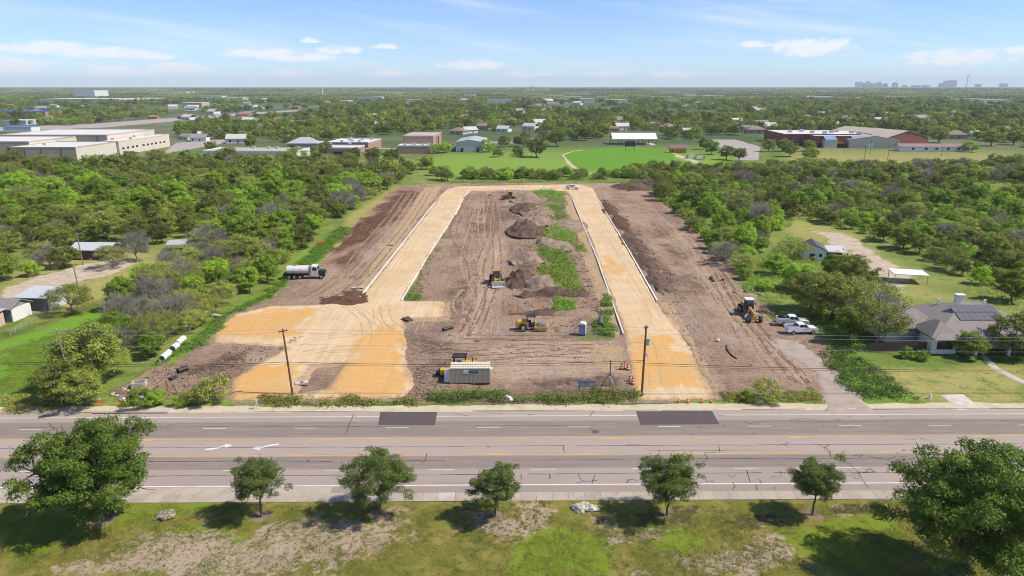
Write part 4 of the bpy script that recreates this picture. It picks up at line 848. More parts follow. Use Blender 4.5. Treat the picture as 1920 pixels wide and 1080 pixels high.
# ---- weeds, grass tufts: uncountable, one object per patch
def weeds(name, poly, n, h, leafkey, label, zf=None, seed=1, leaf=0.16, tuft=0.9, noise_cut=0.0):
    rng = np.random.default_rng(seed); x0, y0 = poly.min(0); x1, y1 = poly.max(0)
    nt = max(3, n // 14); C = rng.uniform((x0, y0), (x1, y1), (nt * 6, 2)); s = sdist(C[:, 0], C[:, 1], poly) + (vnoise(C[:, 0], C[:, 1], 2.5, seed) - 0.5) * 5.0
    if noise_cut: s = np.where(vnoise(C[:, 0], C[:, 1], 3.0, seed + 5, 3) > noise_cut, s, -1)
    C = C[s > 0][:nt]; 
    if len(C) == 0: return
    hh = h * rng.uniform(0.45, 1.15, len(C)) * (0.6 + 0.8 * vnoise(C[:, 0], C[:, 1], 4, seed + 3))
    ci = np.repeat(np.arange(len(C)), 14); m = len(ci)
    off = rng.normal(size=(m, 2)) * tuft * 0.4 * rng.uniform(.5, 1.6, m)[:, None]; k = rng.uniform(0.1, 1, m)
    P = np.stack([C[ci, 0] + off[:, 0], C[ci, 1] + off[:, 1], hh[ci] * k * np.exp(-(off**2).sum(1) / (tuft*tuft))], 1)
    P[:, 2] += (zf(P[:, 0], P[:, 1]) if zf else 0.12)
    Nn = np.stack([off[:, 0] / tuft + rng.normal(size=m) * 0.5, off[:, 1] / tuft + rng.normal(size=m) * 0.5, 0.55 + rng.random(m)], 1); Nn /= np.linalg.norm(Nn, axis=1, keepdims=True)
    V, Q = leaves_np(P, Nn, leaf * rng.uniform(0.6, 1.5, m), rng, 0.45)
    lv = np.clip(k * 0.5 + rng.normal(0.2, 0.2, m), 0, 1)
    tag(mesh_obj(name, np_mesh(name, V, Q, [LEAF[leafkey]], False, {'lv': ('FACE', lv)})), label, 'weeds', None, 'stuff')
ZS = z_site
LAWNP = np.array([(-62, 50), (62, 50), (62, 68.4 + 62*RT), (-62, 68.4 - 62*RT)])
weeds('lawn_tufts', LAWNP, 130000, 0.10, 'lawn', 'short grass tufts of the patchy lawn', z_lawn, 150, 0.055, 0.55, 0.47)
weeds('lawn_tufts', LAWNP, 60000, 0.12, 'drylawn', 'dry olive grass tufts of the patchy lawn', z_lawn, 151, 0.06, 0.5, 0.45)
for i, pl in enumerate(LAWN_BARE): weeds('sand_tufts', pl, 3600, 0.10, 'drylawn', 'scattered small dry tufts on the bare sandy lawn', z_lawn, 160 + i, 0.06, 0.28)
RIDGE = [([(1010,520),(1040,490),(1080,500),(1085,540),(1080,558),(1040,552),(1020,540)], 9000, 1.5), ([(1000,490),(1020,462),(1050,462),(1065,490),(1040,500)], 5200, 1.3), ([(1010,445),(1040,420),(1070,430),(1080,462),(1045,455)], 5000, 1.2), ([(1000,408),(1030,388),(1058,392),(1062,410),(1030,420)], 5200, 1.5), ([(996,362),(1028,356),(1055,364),(1050,380),(1015,378)], 5200, 1.6), ([(1040,582),(1042,566),(1080,566),(1082,580),(1060,588)], 2600, 1.2), ([(1115,610),(1130,598),(1155,615),(1150,632),(1115,632)], 2600, 0.9), ([(1124,570),(1140,558),(1148,590),(1130,595)], 1300, 0.9), ([(1080,470),(1090,455),(1100,475),(1085,480)], 700, 0.8)]
for i, (pl, n, h) in enumerate(RIDGE): weeds('weed_patch', GP(pl), n, h, 'weed', 'tall bright green weeds on the soil ridge between the streets', ZS, 200 + i, 0.17)
STRIPW = [([(286,690),(400,600),(500,552),(545,510),(590,470),(640,425),(655,432),(600,490),(545,522),(508,560),(420,600),(400,640),(330,668)], 30000, 0.8, 'weed', 'bright green weeds between the thicket and the site'), ([(1538,668),(1590,650),(1640,690),(1722,750),(1612,752),(1565,715)], 9000, 0.75, 'vergeweed', 'bright green weeds beside the gravel drive'),
  ([(795,756),(795,742),(850,738),(940,740),(948,757)], 4200, 1.5, 'vergeweed', 'dense green weeds on the verge below the container'), ([(965,758),(975,748),(1080,744),(1130,736),(1200,740),(1210,752),(1130,760),(1010,760)], 5600, 1.35, 'vergeweed', 'dense green weeds on the verge below the site sign'), ([(488,758),(490,744),(560,744),(640,750),(700,756),(780,752),(782,760),(600,764)], 5200, 0.8, 'dryweed', 'straggling olive weeds on the verge below the wooden pole'), ([(1342,754),(1350,742),(1430,738),(1530,740),(1535,754)], 4200, 0.7, 'dryweed', 'olive weeds on the kerb beside the gravel drive'),
  ([(0,775),(0,745),(90,745),(130,760),(90,774)], 4000, 0.6, 'dryweed', 'rough grass on the verge before the leafy bushes'), ([(758,566),(770,545),(800,490),(860,395),(866,398),(810,500),(785,560)], 2600, 0.45, 'dryweed', 'thin weeds along the kerb of the middle lots'), ([(760,566),(770,553),(790,560),(780,568)], 900, 0.6, 'weed', 'green weed tuft at the end of the street kerb'), ([(1382,545),(1400,500),(1345,470),(1300,425),(1225,352),(1235,348),(1320,425),(1420,520),(1440,560)], 9000, 0.9, 'weed', 'green weeds along the site edge below the scrub'), ([(520,655),(560,630),(566,634),(530,660)], 500, 0.5, 'dryweed', 'thin weeds on the orange apron'),
  ([(845,346),(900,344),(1100,341),(1200,346),(1200,338),(1000,336),(850,340)], 9000, 0.9, 'weed', 'grass bank behind the far end of the loop street'), ([(0,640),(60,620),(160,585),(240,555),(250,528),(200,560),(60,610),(0,628)], 7000, 0.22, 'lawn', 'long green grass beside the grey sheds'), ([(0,745),(0,660),(110,625),(210,590),(228,610),(200,670),(120,700),(90,742)], 34000, 0.18, 'lawn', 'long green grass of the open yard by the road')]
for i, (pl, n, h, lk, lb) in enumerate(STRIPW): weeds('weed_patch', GP(pl), n, h, lk, lb, None if i not in (7, 8, 10) else ZS, 300 + i, 0.08 if lk == 'lawn' else 0.13, 0.9, .40 if 2 <= i <= 5 else 0)
weeds('undergrowth', GROVE_R, 95000, 1.7, 'weed', 'rough green undergrowth between the scrub trees', None, 401, 0.24, 1.7, 0.48)
weeds('undergrowth', GROVE_R, 60000, 1.3, 'dryweed', 'rough yellowish undergrowth between the scrub trees', None, 404, 0.22, 1.6, 0.48)
weeds('undergrowth', GROVE_L, 50000, 1.6, 'weed', 'rough undergrowth beneath the grove', None, 402, 0.24, 1.6, 0.45)
weeds('undergrowth', GP([(1380,540),(1400,500),(1450,470),(1480,440),(1560,470),(1640,520),(1680,560),(1640,640),(1580,650),(1530,600),(1480,560)]), 22000, 0.9, 'weed', 'leafy undergrowth beneath the trees beside the pickups', None, 403, 0.17, 1.1)
# ---- distant woods: uncountable trees, instanced on points
hid = bpy.data.collections.new('distant_tree_kinds')
def far_protos():
    out = []
    for i in range(6):
        H_, R_ = [(9, 5.6), (8, 5.2), (10, 6.0), (7.5, 5.0), (9, 6.4), (11, 6.2)][i]
        d = tree_data(700 + i, H=H_, R=R_, z0=0.6, nclump=26, nleaf=900, leaf=0.62, clr=1.9, trunk_r=0.25, nl=4)
        o = bpy.data.objects.new('far_kind_%d' % i, crown_mesh('far_kind', d[0], LEAF['far'])); hid.objects.link(o)
    for i in range(3):                                     # belts of trees seen from kilometres away
        rng = np.random.default_rng(60 + i); n = 2600; L_ = 130
        P = np.stack([rng.uniform(-L_, L_, n), rng.normal(size=n) * 22, np.zeros(n)], 1)
        top = 5 + 7 * vnoise(P[:, 0], P[:, 1], 16, 70 + i, 3); P[:, 2] = top * rng.uniform(0.3, 1, n) ** 0.5
        Nn = rng.normal(size=(n, 3)) * 0.7 + np.array([0, -0.2, 0.8]); Nn /= np.linalg.norm(Nn, axis=1, keepdims=True)
        V, Q = leaves_np(P, Nn, rng.uniform(1.6, 3.4, n), rng, 0.7)
        o = bpy.data.objects.new('far_kind_%d' % (6 + i), np_mesh('far_belt', V, Q, [LEAF['far']], False, {'lv': ('FACE', rng.random(n))})); hid.objects.link(o)
far_protos()
def scatter(name, P, rot, sc, idx, label):
    me = bpy.data.meshes.new(name); me.vertices.add(len(P)); me.vertices.foreach_set('co', np.asarray(P, np.float32).ravel())
    for an, arr in (('rot', rot), ('scl', sc)):
        a = me.attributes.new(an, 'FLOAT', 'POINT'); a.data.foreach_set('value', np.asarray(arr, np.float32))
    a = me.attributes.new('idx', 'INT', 'POINT'); a.data.foreach_set('value', np.asarray(idx, np.int32))
    o = mesh_obj(name, me); ng = bpy.data.node_groups.new(name, 'GeometryNodeTree')
    ng.interface.new_socket('Geometry', in_out='INPUT', socket_type='NodeSocketGeometry'); ng.interface.new_socket('Geometry', in_out='OUTPUT', socket_type='NodeSocketGeometry')
    N = ng.nodes; L = ng.links; gi = N.new('NodeGroupInput'); go = N.new('NodeGroupOutput'); ip = N.new('GeometryNodeInstanceOnPoints')
    ci = N.new('GeometryNodeCollectionInfo'); ci.inputs[0].default_value = hid; ci.inputs['Separate Children'].default_value = True; ci.inputs['Reset Children'].default_value = True
    def at(n_, ty):
        q = N.new('GeometryNodeInputNamedAttribute'); q.data_type = ty; q.inputs[0].default_value = n_; return q.outputs[0]
    cx = N.new('ShaderNodeCombineXYZ'); L.new(at('rot', 'FLOAT'), cx.inputs[2])
    L.new(gi.outputs[0], ip.inputs['Points']); L.new(ci.outputs[0], ip.inputs['Instance']); ip.inputs['Pick Instance'].default_value = True
    L.new(at('idx', 'INT'), ip.inputs['Instance Index']); L.new(cx.outputs[0], ip.inputs['Rotation']); L.new(at('scl', 'FLOAT'), ip.inputs['Scale']); L.new(ip.outputs[0], go.inputs[0])
    md = o.modifiers.new('scatter', 'NODES'); md.node_group = ng
    return tag(o, label, 'woodland', None, 'stuff')
# open ground kept free of distant trees (photograph pixels)
OPEN = [GP([(-60,252),(430,212),(600,202),(600,211),(440,222),(330,240),(330,262),(440,262),(430,285),(330,312),(-60,312)]), GP([(600,318),(600,268),(720,254),(860,250),(960,258),(1000,283),(860,300),(700,318)]), GP([(395,300),(400,270),(480,260),(560,276),(600,300)]), GP([(1320,255),(1470,255),(1640,245),(1790,262),(1925,272),(1925,308),(1320,312)]), GP([(1000,270),(1080,264),(1138,262),(1142,246),(1236,246),(1240,262),(1320,266),(1320,320),(1000,320)]), GP([(420,197),(560,193),(600,197),(440,207)]), GP([(920,262),(945,240),(985,238),(975,264)])]
rh = np.random.default_rng(5)
HS = [(385,258,2),(375,265,0),(352,262,0),(420,250,0),(445,268,2),(715,238,2),(880,250,2),(860,252,1),(905,243,1),(925,233,1),(945,247,2),(960,230,1),(985,226,1),(995,243,2),(1010,236,2),(870,225,3),(1050,208,1),(1080,212,1),(1100,208,3),(1020,212,1),(1150,246,3),(1165,243,2),(1230,240,0),(1252,245,3),(1266,248,2),(1290,250,2),(1375,248,0),(1400,244,0),(1425,238,0),(1440,243,2),(1415,250,1),(1560,240,2),(1380,232,2),(1585,226,0),(1650,230,2),(1710,224,0),(1820,256,2),(1790,260,1),(1880,250,0),(700,222,2),(560,238,0),(480,232,2),(500,246,0)]
HS += [(float(rh.uniform(-20, 1940)), float(q), int(rh.integers(0, 4))) for q in rh.uniform(186, 232, 95)]
BLK = [(float(rh.uniform(-20, 1940)), float(q), float(rh.uniform(14, 60)), float(rh.uniform(7, 12))) for q in 166 + 30 * rh.random(80) ** 1.3]
BLK += [(830,174.5,26,12),(880,174.5,24,12),(965,181,24,10),(1000,180,40,12),(1040,184,30,9),(1075,186,34,9),(1240,186,46,9),(1340,184,40,9),(1560,188,60,9),(1690,186,50,8),(998,168.5,6,46)]
LOTS = [(*G(px, py), 11.0, 30.0) for (px, py, v) in HS] + [(*G(px, py), w_ * CAMH / (math.cos(PIT) * (py - 162)) * .55, min(260, .11 * G(px, py)[1])) for (px, py, w_, h_) in BLK]
LOTS += [(*G(px, py), w_, d_) for (px, py, w_, d_) in ((150,200,150,150),(360,205,60,120),(40,236,90,60),(240,198,90,150),(560,203,100,60),(1050,200,90,60),(1250,204,80,60),(160,189,60,220),(30,226,90,80),(90,176,900,260),(420,171,1200,420),(1000,176,420,160),(1500,176,500,130))]
def openz(X, Y):
    o = np.zeros(X.shape, bool)
    for p in OPEN: o |= sdist(X, Y, p) > -4
    for (x, y, w_, d_) in LOTS: o |= ((X - x) / w_) ** 2 + ((Y - y + d_ * .75) / d_) ** 2 < 1
    return o
def far_ring(y0, y1, rmin, n_try, seed, kinds, s0, s1, dens, label, name):
    poly = np.array([(-0.76*y0-30, y0), (0.76*y0+30, y0), (0.76*y1+30, y1), (-0.76*y1-30, y1)])
    P = np.array(poisson(poly, rmin, n_try, seed, openz)); rng = np.random.default_rng(seed)
    n = vnoise(P[:, 0], P[:, 1], 0.16 * (y0 + y1) / 2, seed, 3); P = P[n > dens]
    m = len(P); P3 = np.concatenate([P, np.zeros((m, 1))], 1)
    rot = rng.uniform(0, 6.28, m) if kinds[0] < 6 else rng.normal(0, 0.25, m)
    return P, scatter(name, P3, rot, rng.uniform(s0, s1, m), rng.integers(kinds[0], kinds[1], m), label)
SP = np.array(SPILL)
scatter('grove_canopy', np.concatenate([SP[:, :2], np.zeros((len(SP), 1))], 1), rr_.uniform(0, 6, len(SP)), SP[:, 2] * .8, rr_.integers(0, 6, len(SP)), 'merged treetops deep in the grove and the scrub')
FARP, _ = far_ring(455, 900, 9.5, 22000, 21, (0, 6), 0.45, 1.15, 0.33, 'dense suburban trees beyond the schools and the park', 'suburban_woodland')
far_ring(900, 2300, 17, 26000, 22, (0, 6), 0.7, 1.4, 0.36, 'tree cover of the town, fading with distance', 'town_woodland')
far_ring(2300, 5500, 95, 9000, 23, (6, 9), 0.7, 1.1, 0.42, 'hazy tree belts across the plain', 'distant_woodland')
far_ring(5500, 19000, 330, 9000, 24, (6, 9), 1.6, 2.8, 0.30, 'hazy blue tree belts near the horizon', 'horizon_woodland')
# ================================================================== buildings
BEIGE = pm('beige_panel', (0.60, 0.53, 0.44), 0.85, 0.15, 0, 0.06, 0.2); BEIGED = pm('tan_and_shaded_panel', (0.42, 0.35, 0.28), 0.85, 0.15, 0, 0.06, 0.2)  # tan: darker copy of beige, painting shade onto the school block's other walls
ROOFW = pm('white_membrane_roof', (0.62, 0.59, 0.56), 0.8, 0.2, 0, 0.10, 0.1); ROOFT = pm('tan_gravel_roof', (0.44, 0.38, 0.31), 0.9, 0.1, 0, 0.12, 0.12); ROOFG = pm('grey_metal_roof', (0.42, 0.42, 0.42), 0.5, 0.4, 0.0, 0.08, 0.3)
BRICKB = pm('brown_brick', (0.40, 0.26, 0.20), 0.9, 0.1, 0, 0.10, 0.6); BRICKR = pm('red_brick', (0.27, 0.115, 0.085), 0.9, 0.1, 0, 0.12, 0.6); GLASSD = pm('dark_glass', (0.022, 0.026, 0.032), 0.15, 0.5, 0, 0.1); TRIMW = pm('white_trim', (0.72, 0.71, 0.68), 0.7, 0.2, 0, 0.06)
METW = pm('pale_metal_wall', (0.52, 0.53, 0.51), 0.6, 0.3, 0, 0.06, 0.4); PIPEDK = pm('downpipe_dark', (0.14, 0.11, 0.09), 0.8); UNITM = pm('roof_unit_grey', (0.50, 0.50, 0.49), 0.6, 0.3, 0, 0.1)
def flat_block(parent, x0, x1, y0, y1, h, wall, roof, par=0.5):
    MB().box(x0, x1, y0, y1, -0.3, h).build('wall', wall, parent)
    r_ = MB().box(x0 + .3, x1 - .3, y0 + .3, y1 - .3, h + 0.003, h + 0.08).build('roof', roof, parent)
    c = MB()
    for a in ((x0-.1, x1+.1, y0-.1, y0+.3), (x0-.1, x1+.1, y1-.3, y1+.1), (x0-.1, x0+.3, y0+.3, y1-.3), (x1-.3, x1+.1, y0+.3, y1-.3)): c.box(*a, h - 0.25, h + par)
    c.build('parapet', roof if wall is BRICKB else wall, parent); return r_
def rect(parent, name, mat, face, u0, u1, z0, z1, at, d=0.08):
    """flat piece on a wall: face 'f' (front, y = at) or 'r' (right, x = at)"""
    m = MB(); m.box(u0, u1, at - d, at + d, z0, z1) if face == 'f' else m.box(at - d, at + d, u0, u1, z0, z1)
    return m.build(name, mat, parent)
def gable(parent, x0, x1, y0, y1, hw, hr, wall, roof, axis='x', oh=0.5, gmat=None):
    """walls and pitched roof; ridge along axis"""
    if axis == 'x':
        ym = (y0+y1)/2; MB().prism([(y0, -0.3), (y1, -0.3), (y1, hw), (ym, hr), (y0, hw)], x0, x1, 'x').build('wall', wall, parent)
        k = (hr-hw)/(ym-y0); e = hw - oh*k; m = MB()
        m.prism([(y0-oh, e+.05), (ym, hr+.05), (y1+oh, e+.05), (y1+oh, e+.22), (ym, hr+.24), (y0-oh, e+.22)], x0-oh, x1+oh, 'x')
    else:
        xm = (x0+x1)/2; MB().prism([(x0, -0.3), (x1, -0.3), (x1, hw), (xm, hr), (x0, hw)], y0, y1, 'y').build('wall', wall, parent)
        k = (hr-hw)/(xm-x0); e = hw - oh*k; m = MB()
        m.prism([(x0-oh, e+.05), (xm, hr+.05), (x1+oh, e+.05), (x1+oh, e+.22), (xm, hr+.24), (x0-oh, e+.22)], y0-oh, y1+oh, 'y')
    return m.build('roof', roof, parent)
def hip(m, x0, x1, y0, y1, z, zr, oh=0.5):
    x0 -= oh; x1 += oh; y0 -= oh; y1 += oh; b = min(x1-x0, y1-y0) / 2
    if x1-x0 > y1-y0: rdg = [(x0+b, (y0+y1)/2, zr), (x1-b, (y0+y1)/2, zr)]; fs = [(0,1,5,4),(1,2,5),(2,3,4,5),(3,0,4)]
    else: rdg = [((x0+x1)/2, y0+b, zr), ((x0+x1)/2, y1-b, zr)]; fs = [(0,1,4),(1,2,5,4),(2,3,5),(3,0,4,5)]
    m.add([(x0,y0,z),(x1,y0,z),(x1,y1,z),(x0,y1,z)] + rdg + [(x0,y0,z-.18),(x1,y0,z-.18),(x1,y1,z-.18),(x0,y1,z-.18)], fs + [(0,6,7,1),(1,7,8,2),(2,8,9,3),(3,9,6,0),(6,9,8,7)]); return m
def units(parent, spots, z, s=1.6):
    for (x, y) in spots: MB().box(x-s*.6, x+s*.6, y-s*.5, y+s*.5, z, z+s*.7).box(x-s*.4, x+s*.4, y-s*.35, y+s*.35, z+s*.7, z+s*.8).build('roof_unit', UNITM, parent)

# beige school block: paler overlays paint sunlight onto the sun-side walls
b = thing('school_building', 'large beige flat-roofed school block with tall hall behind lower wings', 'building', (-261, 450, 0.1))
flat_block(b, -110, -40, 0, 50, 10.5, BEIGED, ROOFW); rect(b, 'painted_sunlit_wall', BEIGE, 'r', 0.1, 49.9, 0, 10.2, -39.98)
flat_block(b, -39.5, 0, -19, 26, 8.6, BEIGED, ROOFW); rect(b, 'painted_sunlit_wall', BEIGE, 'r', -18.9, 25.9, 0, 8.3, 0.02)
flat_block(b, -94, -19, 50.5, 118, 11.4, BEIGED, ROOFW); rect(b, 'painted_sunlit_wall', BEIGE, 'r', 50.6, 117.9, 0, 11.1, -18.98)
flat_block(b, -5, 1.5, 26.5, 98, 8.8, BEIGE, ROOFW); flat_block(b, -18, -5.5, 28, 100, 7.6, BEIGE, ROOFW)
for y in (30, 36, 42.5, 48, 57, 63, 69, 75, 82, 88): rect(b, 'window', GLASSD, 'r', y, y + 2.8, 3.6, 4.8, 1.55)
for x in (-100, -95, -74, -69, -54, -49.5): rect(b, 'window', GLASSD, 'f', x, x + 3.2, 5.6, 7.2, -0.03)
for x in (-92, -66): rect(b, 'downpipe', PIPEDK, 'f', x, x + .5, 0, 9.8, -0.04)
for x in (-31, -21, -9): rect(b, 'downpipe', PIPEDK, 'f', x, x + .6, 1.5, 7.8, -19.04)
rect(b, 'doorway', GLASSD, 'f', -46, -43.5, 0, 3.4, -0.03); rect(b, 'downpipe', PIPEDK, 'f', -26, -25.4, 8, 11.0, 50.45); units(b, [(-60, 20), (-30, 0), (-12, 45), (-10, 70), (-3, 52)], 8.9)
# long tan roof
b = thing('school_wing', 'long low wing with a flat tan gravel roof above the grove', 'building', (-163, 452, 0.1), math.radians(-3))
flat_block(b, -32, 28, 0, 26, 4.6, TRIMW, ROOFT); units(b, [(-8, 22), (2, 22), (8, 21), (22, 22)], 4.9, 1.5)
b = thing('school_wing', 'small hall with grey hipped roof behind the long tan roof', 'building', (-151, 520, 0.1))
MB().box(-11, 11, 0, 16, -.3, 4.5).build('wall', BEIGED, b); hip(MB(), -11, 11, 0, 16, 4.5, 8.5, .8).build('roof', ROOFG, b); rect(b, 'doorway', GLASSD, 'f', -9, -6, 0, 3, -0.03)
b = thing('school_wing', 'brown flat-roofed school wing crowded with roof units', 'building', (-112, 490, 0.1), math.radians(-4))
flat_block(b, -17, 12, 10, 46, 6.5, BRICKB, ROOFW); flat_block(b, -14, 11, -18, 4, 5, BRICKB, ROOFW); units(b, [(-8, 15), (-2, 20), (4, 17), (-6, 28), (2, 32), (7, 38), (-9, 40), (-8, -12), (3, -4)], 6.6, 1.7)
rect(b, 'window', GLASSD, 'f', -4, 2, 1.2, 2.8, -18.05)
b = thing('sports_hall', 'tall brown brick sports hall with two dark window slots', 'building', (-55, 494, 0.1), math.radians(-2))
flat_block(b, -21, 0, 8, 52, 10.6, BRICKB, ROOFT); rect(b, 'window', GLASSD, 'r', 25, 29, 1, 9, 0.03); rect(b, 'window', GLASSD, 'r', 33, 38, 1, 9, 0.03)
flat_block(b, -22, 0.5, -8, 7.6, 5.2, BRICKB, ROOFW); units(b, [(-18, -2), (-12, 2), (-6, -1), (-3, 4), (-14, 5)], 5.3, 1.5)
MB().box(-44, -22.5, -9, -6, 3.2, 3.6).box(-43, -42.6, -8.6, -8.2, -.3, 3.2).box(-33, -32.6, -8.6, -8.2, -.3, 3.2).box(-24, -23.6, -8.6, -8.2, -.3, 3.2).build('covered_walk', BEIGE, b)
b = thing('metal_hall', 'pale grey metal hall with a low pitched roof', 'building', (-29, 501, 0.1), math.radians(-2))
gable(b, -10, 9, 0, 42, 6.6, 8.2, METW, ROOFG, 'y', 0.3); rect(b, 'door', GLASSD, 'f', -6.5, -4.8, 0, 2.6, -0.03); rect(b, 'door', GLASSD, 'f', 4.5, 6.2, 0, 2.6, -0.03)
MB().box(-7.2, -4.2, -1.4, -0.1, 2.75, 2.9).build('canopy', PIPEDK, b); MB().box(3.8, 6.9, -1.4, -0.1, 2.75, 2.9).build('canopy', PIPEDK, b)
for y in (24, 29, 34): rect(b, 'window', TRIMW, 'r', y, y + 1.8, 2.2, 5.2, 9.03)
b = thing('pavilion', 'open sports pavilion with a long white metal roof', 'building', (95.5, 563, 0.1), math.radians(-1))
r_ = MB(); r_.prism([(-1, 4.4), (9, 8.4), (19, 4.4), (19, 4.55), (9, 8.6), (-1, 4.55)], -17.5, 17.5, 'x'); r_.build('roof', pm('white_metal_roof', (0.70, 0.70, 0.70), 0.6, 0.3, 0, 0.05, 0.2), b)
for x in (-17, -10, -2, 6, 11, 16.6):
    for y in (0, 18): MB().box(x-.22, x+.22, y-.22, y+.22, -.3, 4.7).build('post', PIPEDK, b)
MB().box(-26, 9, -7, 17, 0.0, 0.14).build('floor', pm('floor_dark', (0.13, 0.10, 0.10)), b); MB().box(9.05, 16.5, -4, 16, 0, 0.14).build('slab', CONCL, b)  # dark floor as long as the roof, shifted past one end of it
b = thing('park_hut', 'small yellow-orange hut with a brown roof beside the sports field', 'hut', (114, 494, 0.1), math.radians(-6))
gable(b, -5.5, 5.5, 0, 6, 3.2, 5.2, pm('yellow_boards', (0.56, 0.29, 0.045), 0.8, 0.2, 0, 0.1), pm('brown_shingle', (0.22, 0.14, 0.11)), 'x', 0.6); rect(b, 'door', GLASSD, 'f', -4.4, -3.4, 0, 2.2, -0.03)
sbx = G(1181, 283); b = thing('scoreboard', 'dark scoreboard on two posts beyond the sports field', 'scoreboard', (sbx[0], sbx[1], .1)); MB().box(-3.6, 3.6, -.2, .2, 3, 6.6).build('board', pm('board_dark', (0.05, 0.04, 0.035)), b)
for x in (-3.2, 3.0): MB().box(x, x+.25, -.12, .12, -.2, 3).build('post', PIPEDK, b)
bx = G(1299, 299); b = thing('bleachers', 'grey stepped metal bleachers beside the row of leafy trees', 'bleachers', (bx[0], bx[1], .1), math.radians(-38))
for i in range(7): MB().box(-6, 6, i*.8, i*.8+.6, .3+i*.42, .38+i*.42).build('seat', METW, b)
for x in (-5.5, 0, 5.5): MB().prism([(0, -.2), (5.4, -.2), (5.4, 2.9), (0, .3)], x-.06, x+.06, 'x').build('frame', PIPEDK, b)
# brick school and its annexes
b = thing('brick_school', 'long red brick school with white flat roof and blue skylights', 'building', (228, 541, 0.1), math.radians(-4))
flat_block(b, -20, 45, 14, 70, 8.4, BRICKR, ROOFW); flat_block(b, -2, 44, 0, 13.6, 8, BRICKR, ROOFW); units(b, [(-8, 40), (6, 30), (14, 25), (22, 34), (30, 45), (36, 30), (4, 50), (38, 20)], 8.6, 2.4)
SKYL = pm('blue_skylight', (0.22, 0.33, 0.50), 0.3, 0.5)
for x in (4, 24): 
    MB().box(x, x+9, -6, -0.1, -.3, 6).build('stair_tower', BEIGE, b); MB().prism([(-6.2, 5.9), (-0.1, 8.2), (-0.1, 8.4), (-6.2, 6.1)], x+.3, x+8.7, 'x').build('skylight', SKYL, b)
MB().box(13.2, 23.8, -5, -0.1, 3.2, 3.5).build('canopy', pm('rust_canopy', (0.34, 0.15, 0.09)), b); rect(b, 'glazing', GLASSD, 'f', 14, 23, 0, 3, -0.04)
for x in (-16, -8): rect(b, 'window', GLASSD, 'f', x, x+1.4, 4, 6.4, 13.97)
for x in (-18, -1.5): rect(b, 'window_band', GLASSD, 'f', x, x + 15 if x < -10 else x + 4.8, 0.4, 2.9, 13.96 if x < -10 else -0.04)
b = thing('metal_hall', 'beige gabled metal hall joined to the brick school', 'building', (270, 531, 0.1), math.radians(-6)); gable(b, -21, 14, 0, 34, 6.2, 8.8, pm('cream_metal', (0.54, 0.50, 0.42), 0.7, 0.2, 0, 0.05), ROOFT, 'y', 0.3); rect(b, 'door', TRIMW, 'f', -8, -4, 0, 3.6, -0.03)
b = thing('sports_hall', 'long tan-roofed hall with a red brick gable end', 'building', (300, 549, 0.1), math.radians(14)); gable(b, -19, 19, 0, 70, 6.5, 11.5, BRICKR, ROOFT, 'y', 0.4); rect(b, 'vent', GLASSD, 'f', -.7, .7, 8.6, 9.8, -0.03)
b = thing('school_hut', 'low white classroom hut with brown roof before the red brick gable', 'building', (298, 504, 0.1), math.radians(-3)); gable(b, -26, 20, 0, 9, 3.4, 5.0, TRIMW, pm('dull_brown_roof', (0.26, 0.19, 0.165), 0.8), 'x', 0.6)
for x in (-18, -9, -2, 6, 13): rect(b, 'window', GLASSD, 'f', x, x+1.8, 1.2, 2.6, -0.03)
# light poles on the school meadow
for (px, py, ph) in ((1582,287,9),(1621,296,8),(1631,288,9),(1664,300,9),(1765,293,6),(1371,297,8),(1425,275,8),(1404,272,7)):
    x, y = G(px, py); p = thing('meadow_pole', 'thin dark pole standing on the dry meadow and court by the brick school', 'pole', (x, y, .1), 0, 'poles around the brick school'); MB().cyl((0,0,-.3), (0,0,ph), .16, .11, 8).build('shaft', PIPEDK, p); MB().box(-.5, .5, -.1, .1, ph, ph+.2).build('head', UNITM, p)

# ---- house with solar panels
SHG = pm('grey_shingle', (0.255, 0.222, 0.202), 0.95, 0.1, 0, 0.16, 1.2); HW = pm('pale_render', (0.74, 0.69, 0.61), 0.9, 0.1, 0, 0.05, 0.6)
h = thing('house', 'pale house with grey hipped roof, solar panels and arched bay window', 'house', (0, 0, 0.1))
MB().box(72, 92, 116, 130, -.3, 3).build('wall', HW, h); MB().box(66.5, 75, 119, 133, -.3, 3).build('wall', HW, h)
rf = hip(MB(), 71.5, 92, 112.6, 130, 3.0, 6.9, .5).build('roof', SHG, h); hip(MB(), 65.5, 76, 118.5, 135, 3.02, 6.6, .5).build('roof', SHG, h)
MB().box(71.3, 75.6, 113.4, 117, -.3, 3.1).build('bay', HW, h); hip(MB(), 71.3, 75.6, 113.4, 119, 3.1, 5.2, .4).build('bay_roof', SHG, h)
w = MB(); w.prism([(72.4, .9), (74.6, .9), (74.6, 2.1)] + [(73.5 + 1.1*math.cos(a), 2.1 + .45*math.sin(a)) for a in np.linspace(.3, 2.84, 8)] + [(72.4, 2.1)], 113.34, 113.39, 'y'); wo = w.build('bay_window', GLASSD, h)
for x in (72.25, 74.6): MB().box(x, x+.3, 113.30, 113.39, .85, 2.2).build('shutter', pm('shutter', (0.03, 0.035, 0.045)), h)
for x in (73.15, 73.85): MB().box(x-.03, x+.03, 113.3, 113.335, .9, 2.4).build('mullion', PIPEDK, wo)
MB().box(72.2, 74.9, 113.25, 113.4, .72, .85).build('sill', TRIMW, wo)
for x in (78.6, 84.2, 90.5): MB().box(x-.25, x+.25, 112.6, 113.1, -.3, 2.9).build('column', HW, h)
rect(h, 'window', GLASSD, 'f', 77, 78.2, .8, 2.2, 115.96); rect(h, 'door', PIPEDK, 'f', 80, 81.1, 0, 2.2, 115.96); rect(h, 'window', GLASSD, 'f', 86, 88, .8, 2.2, 115.96)
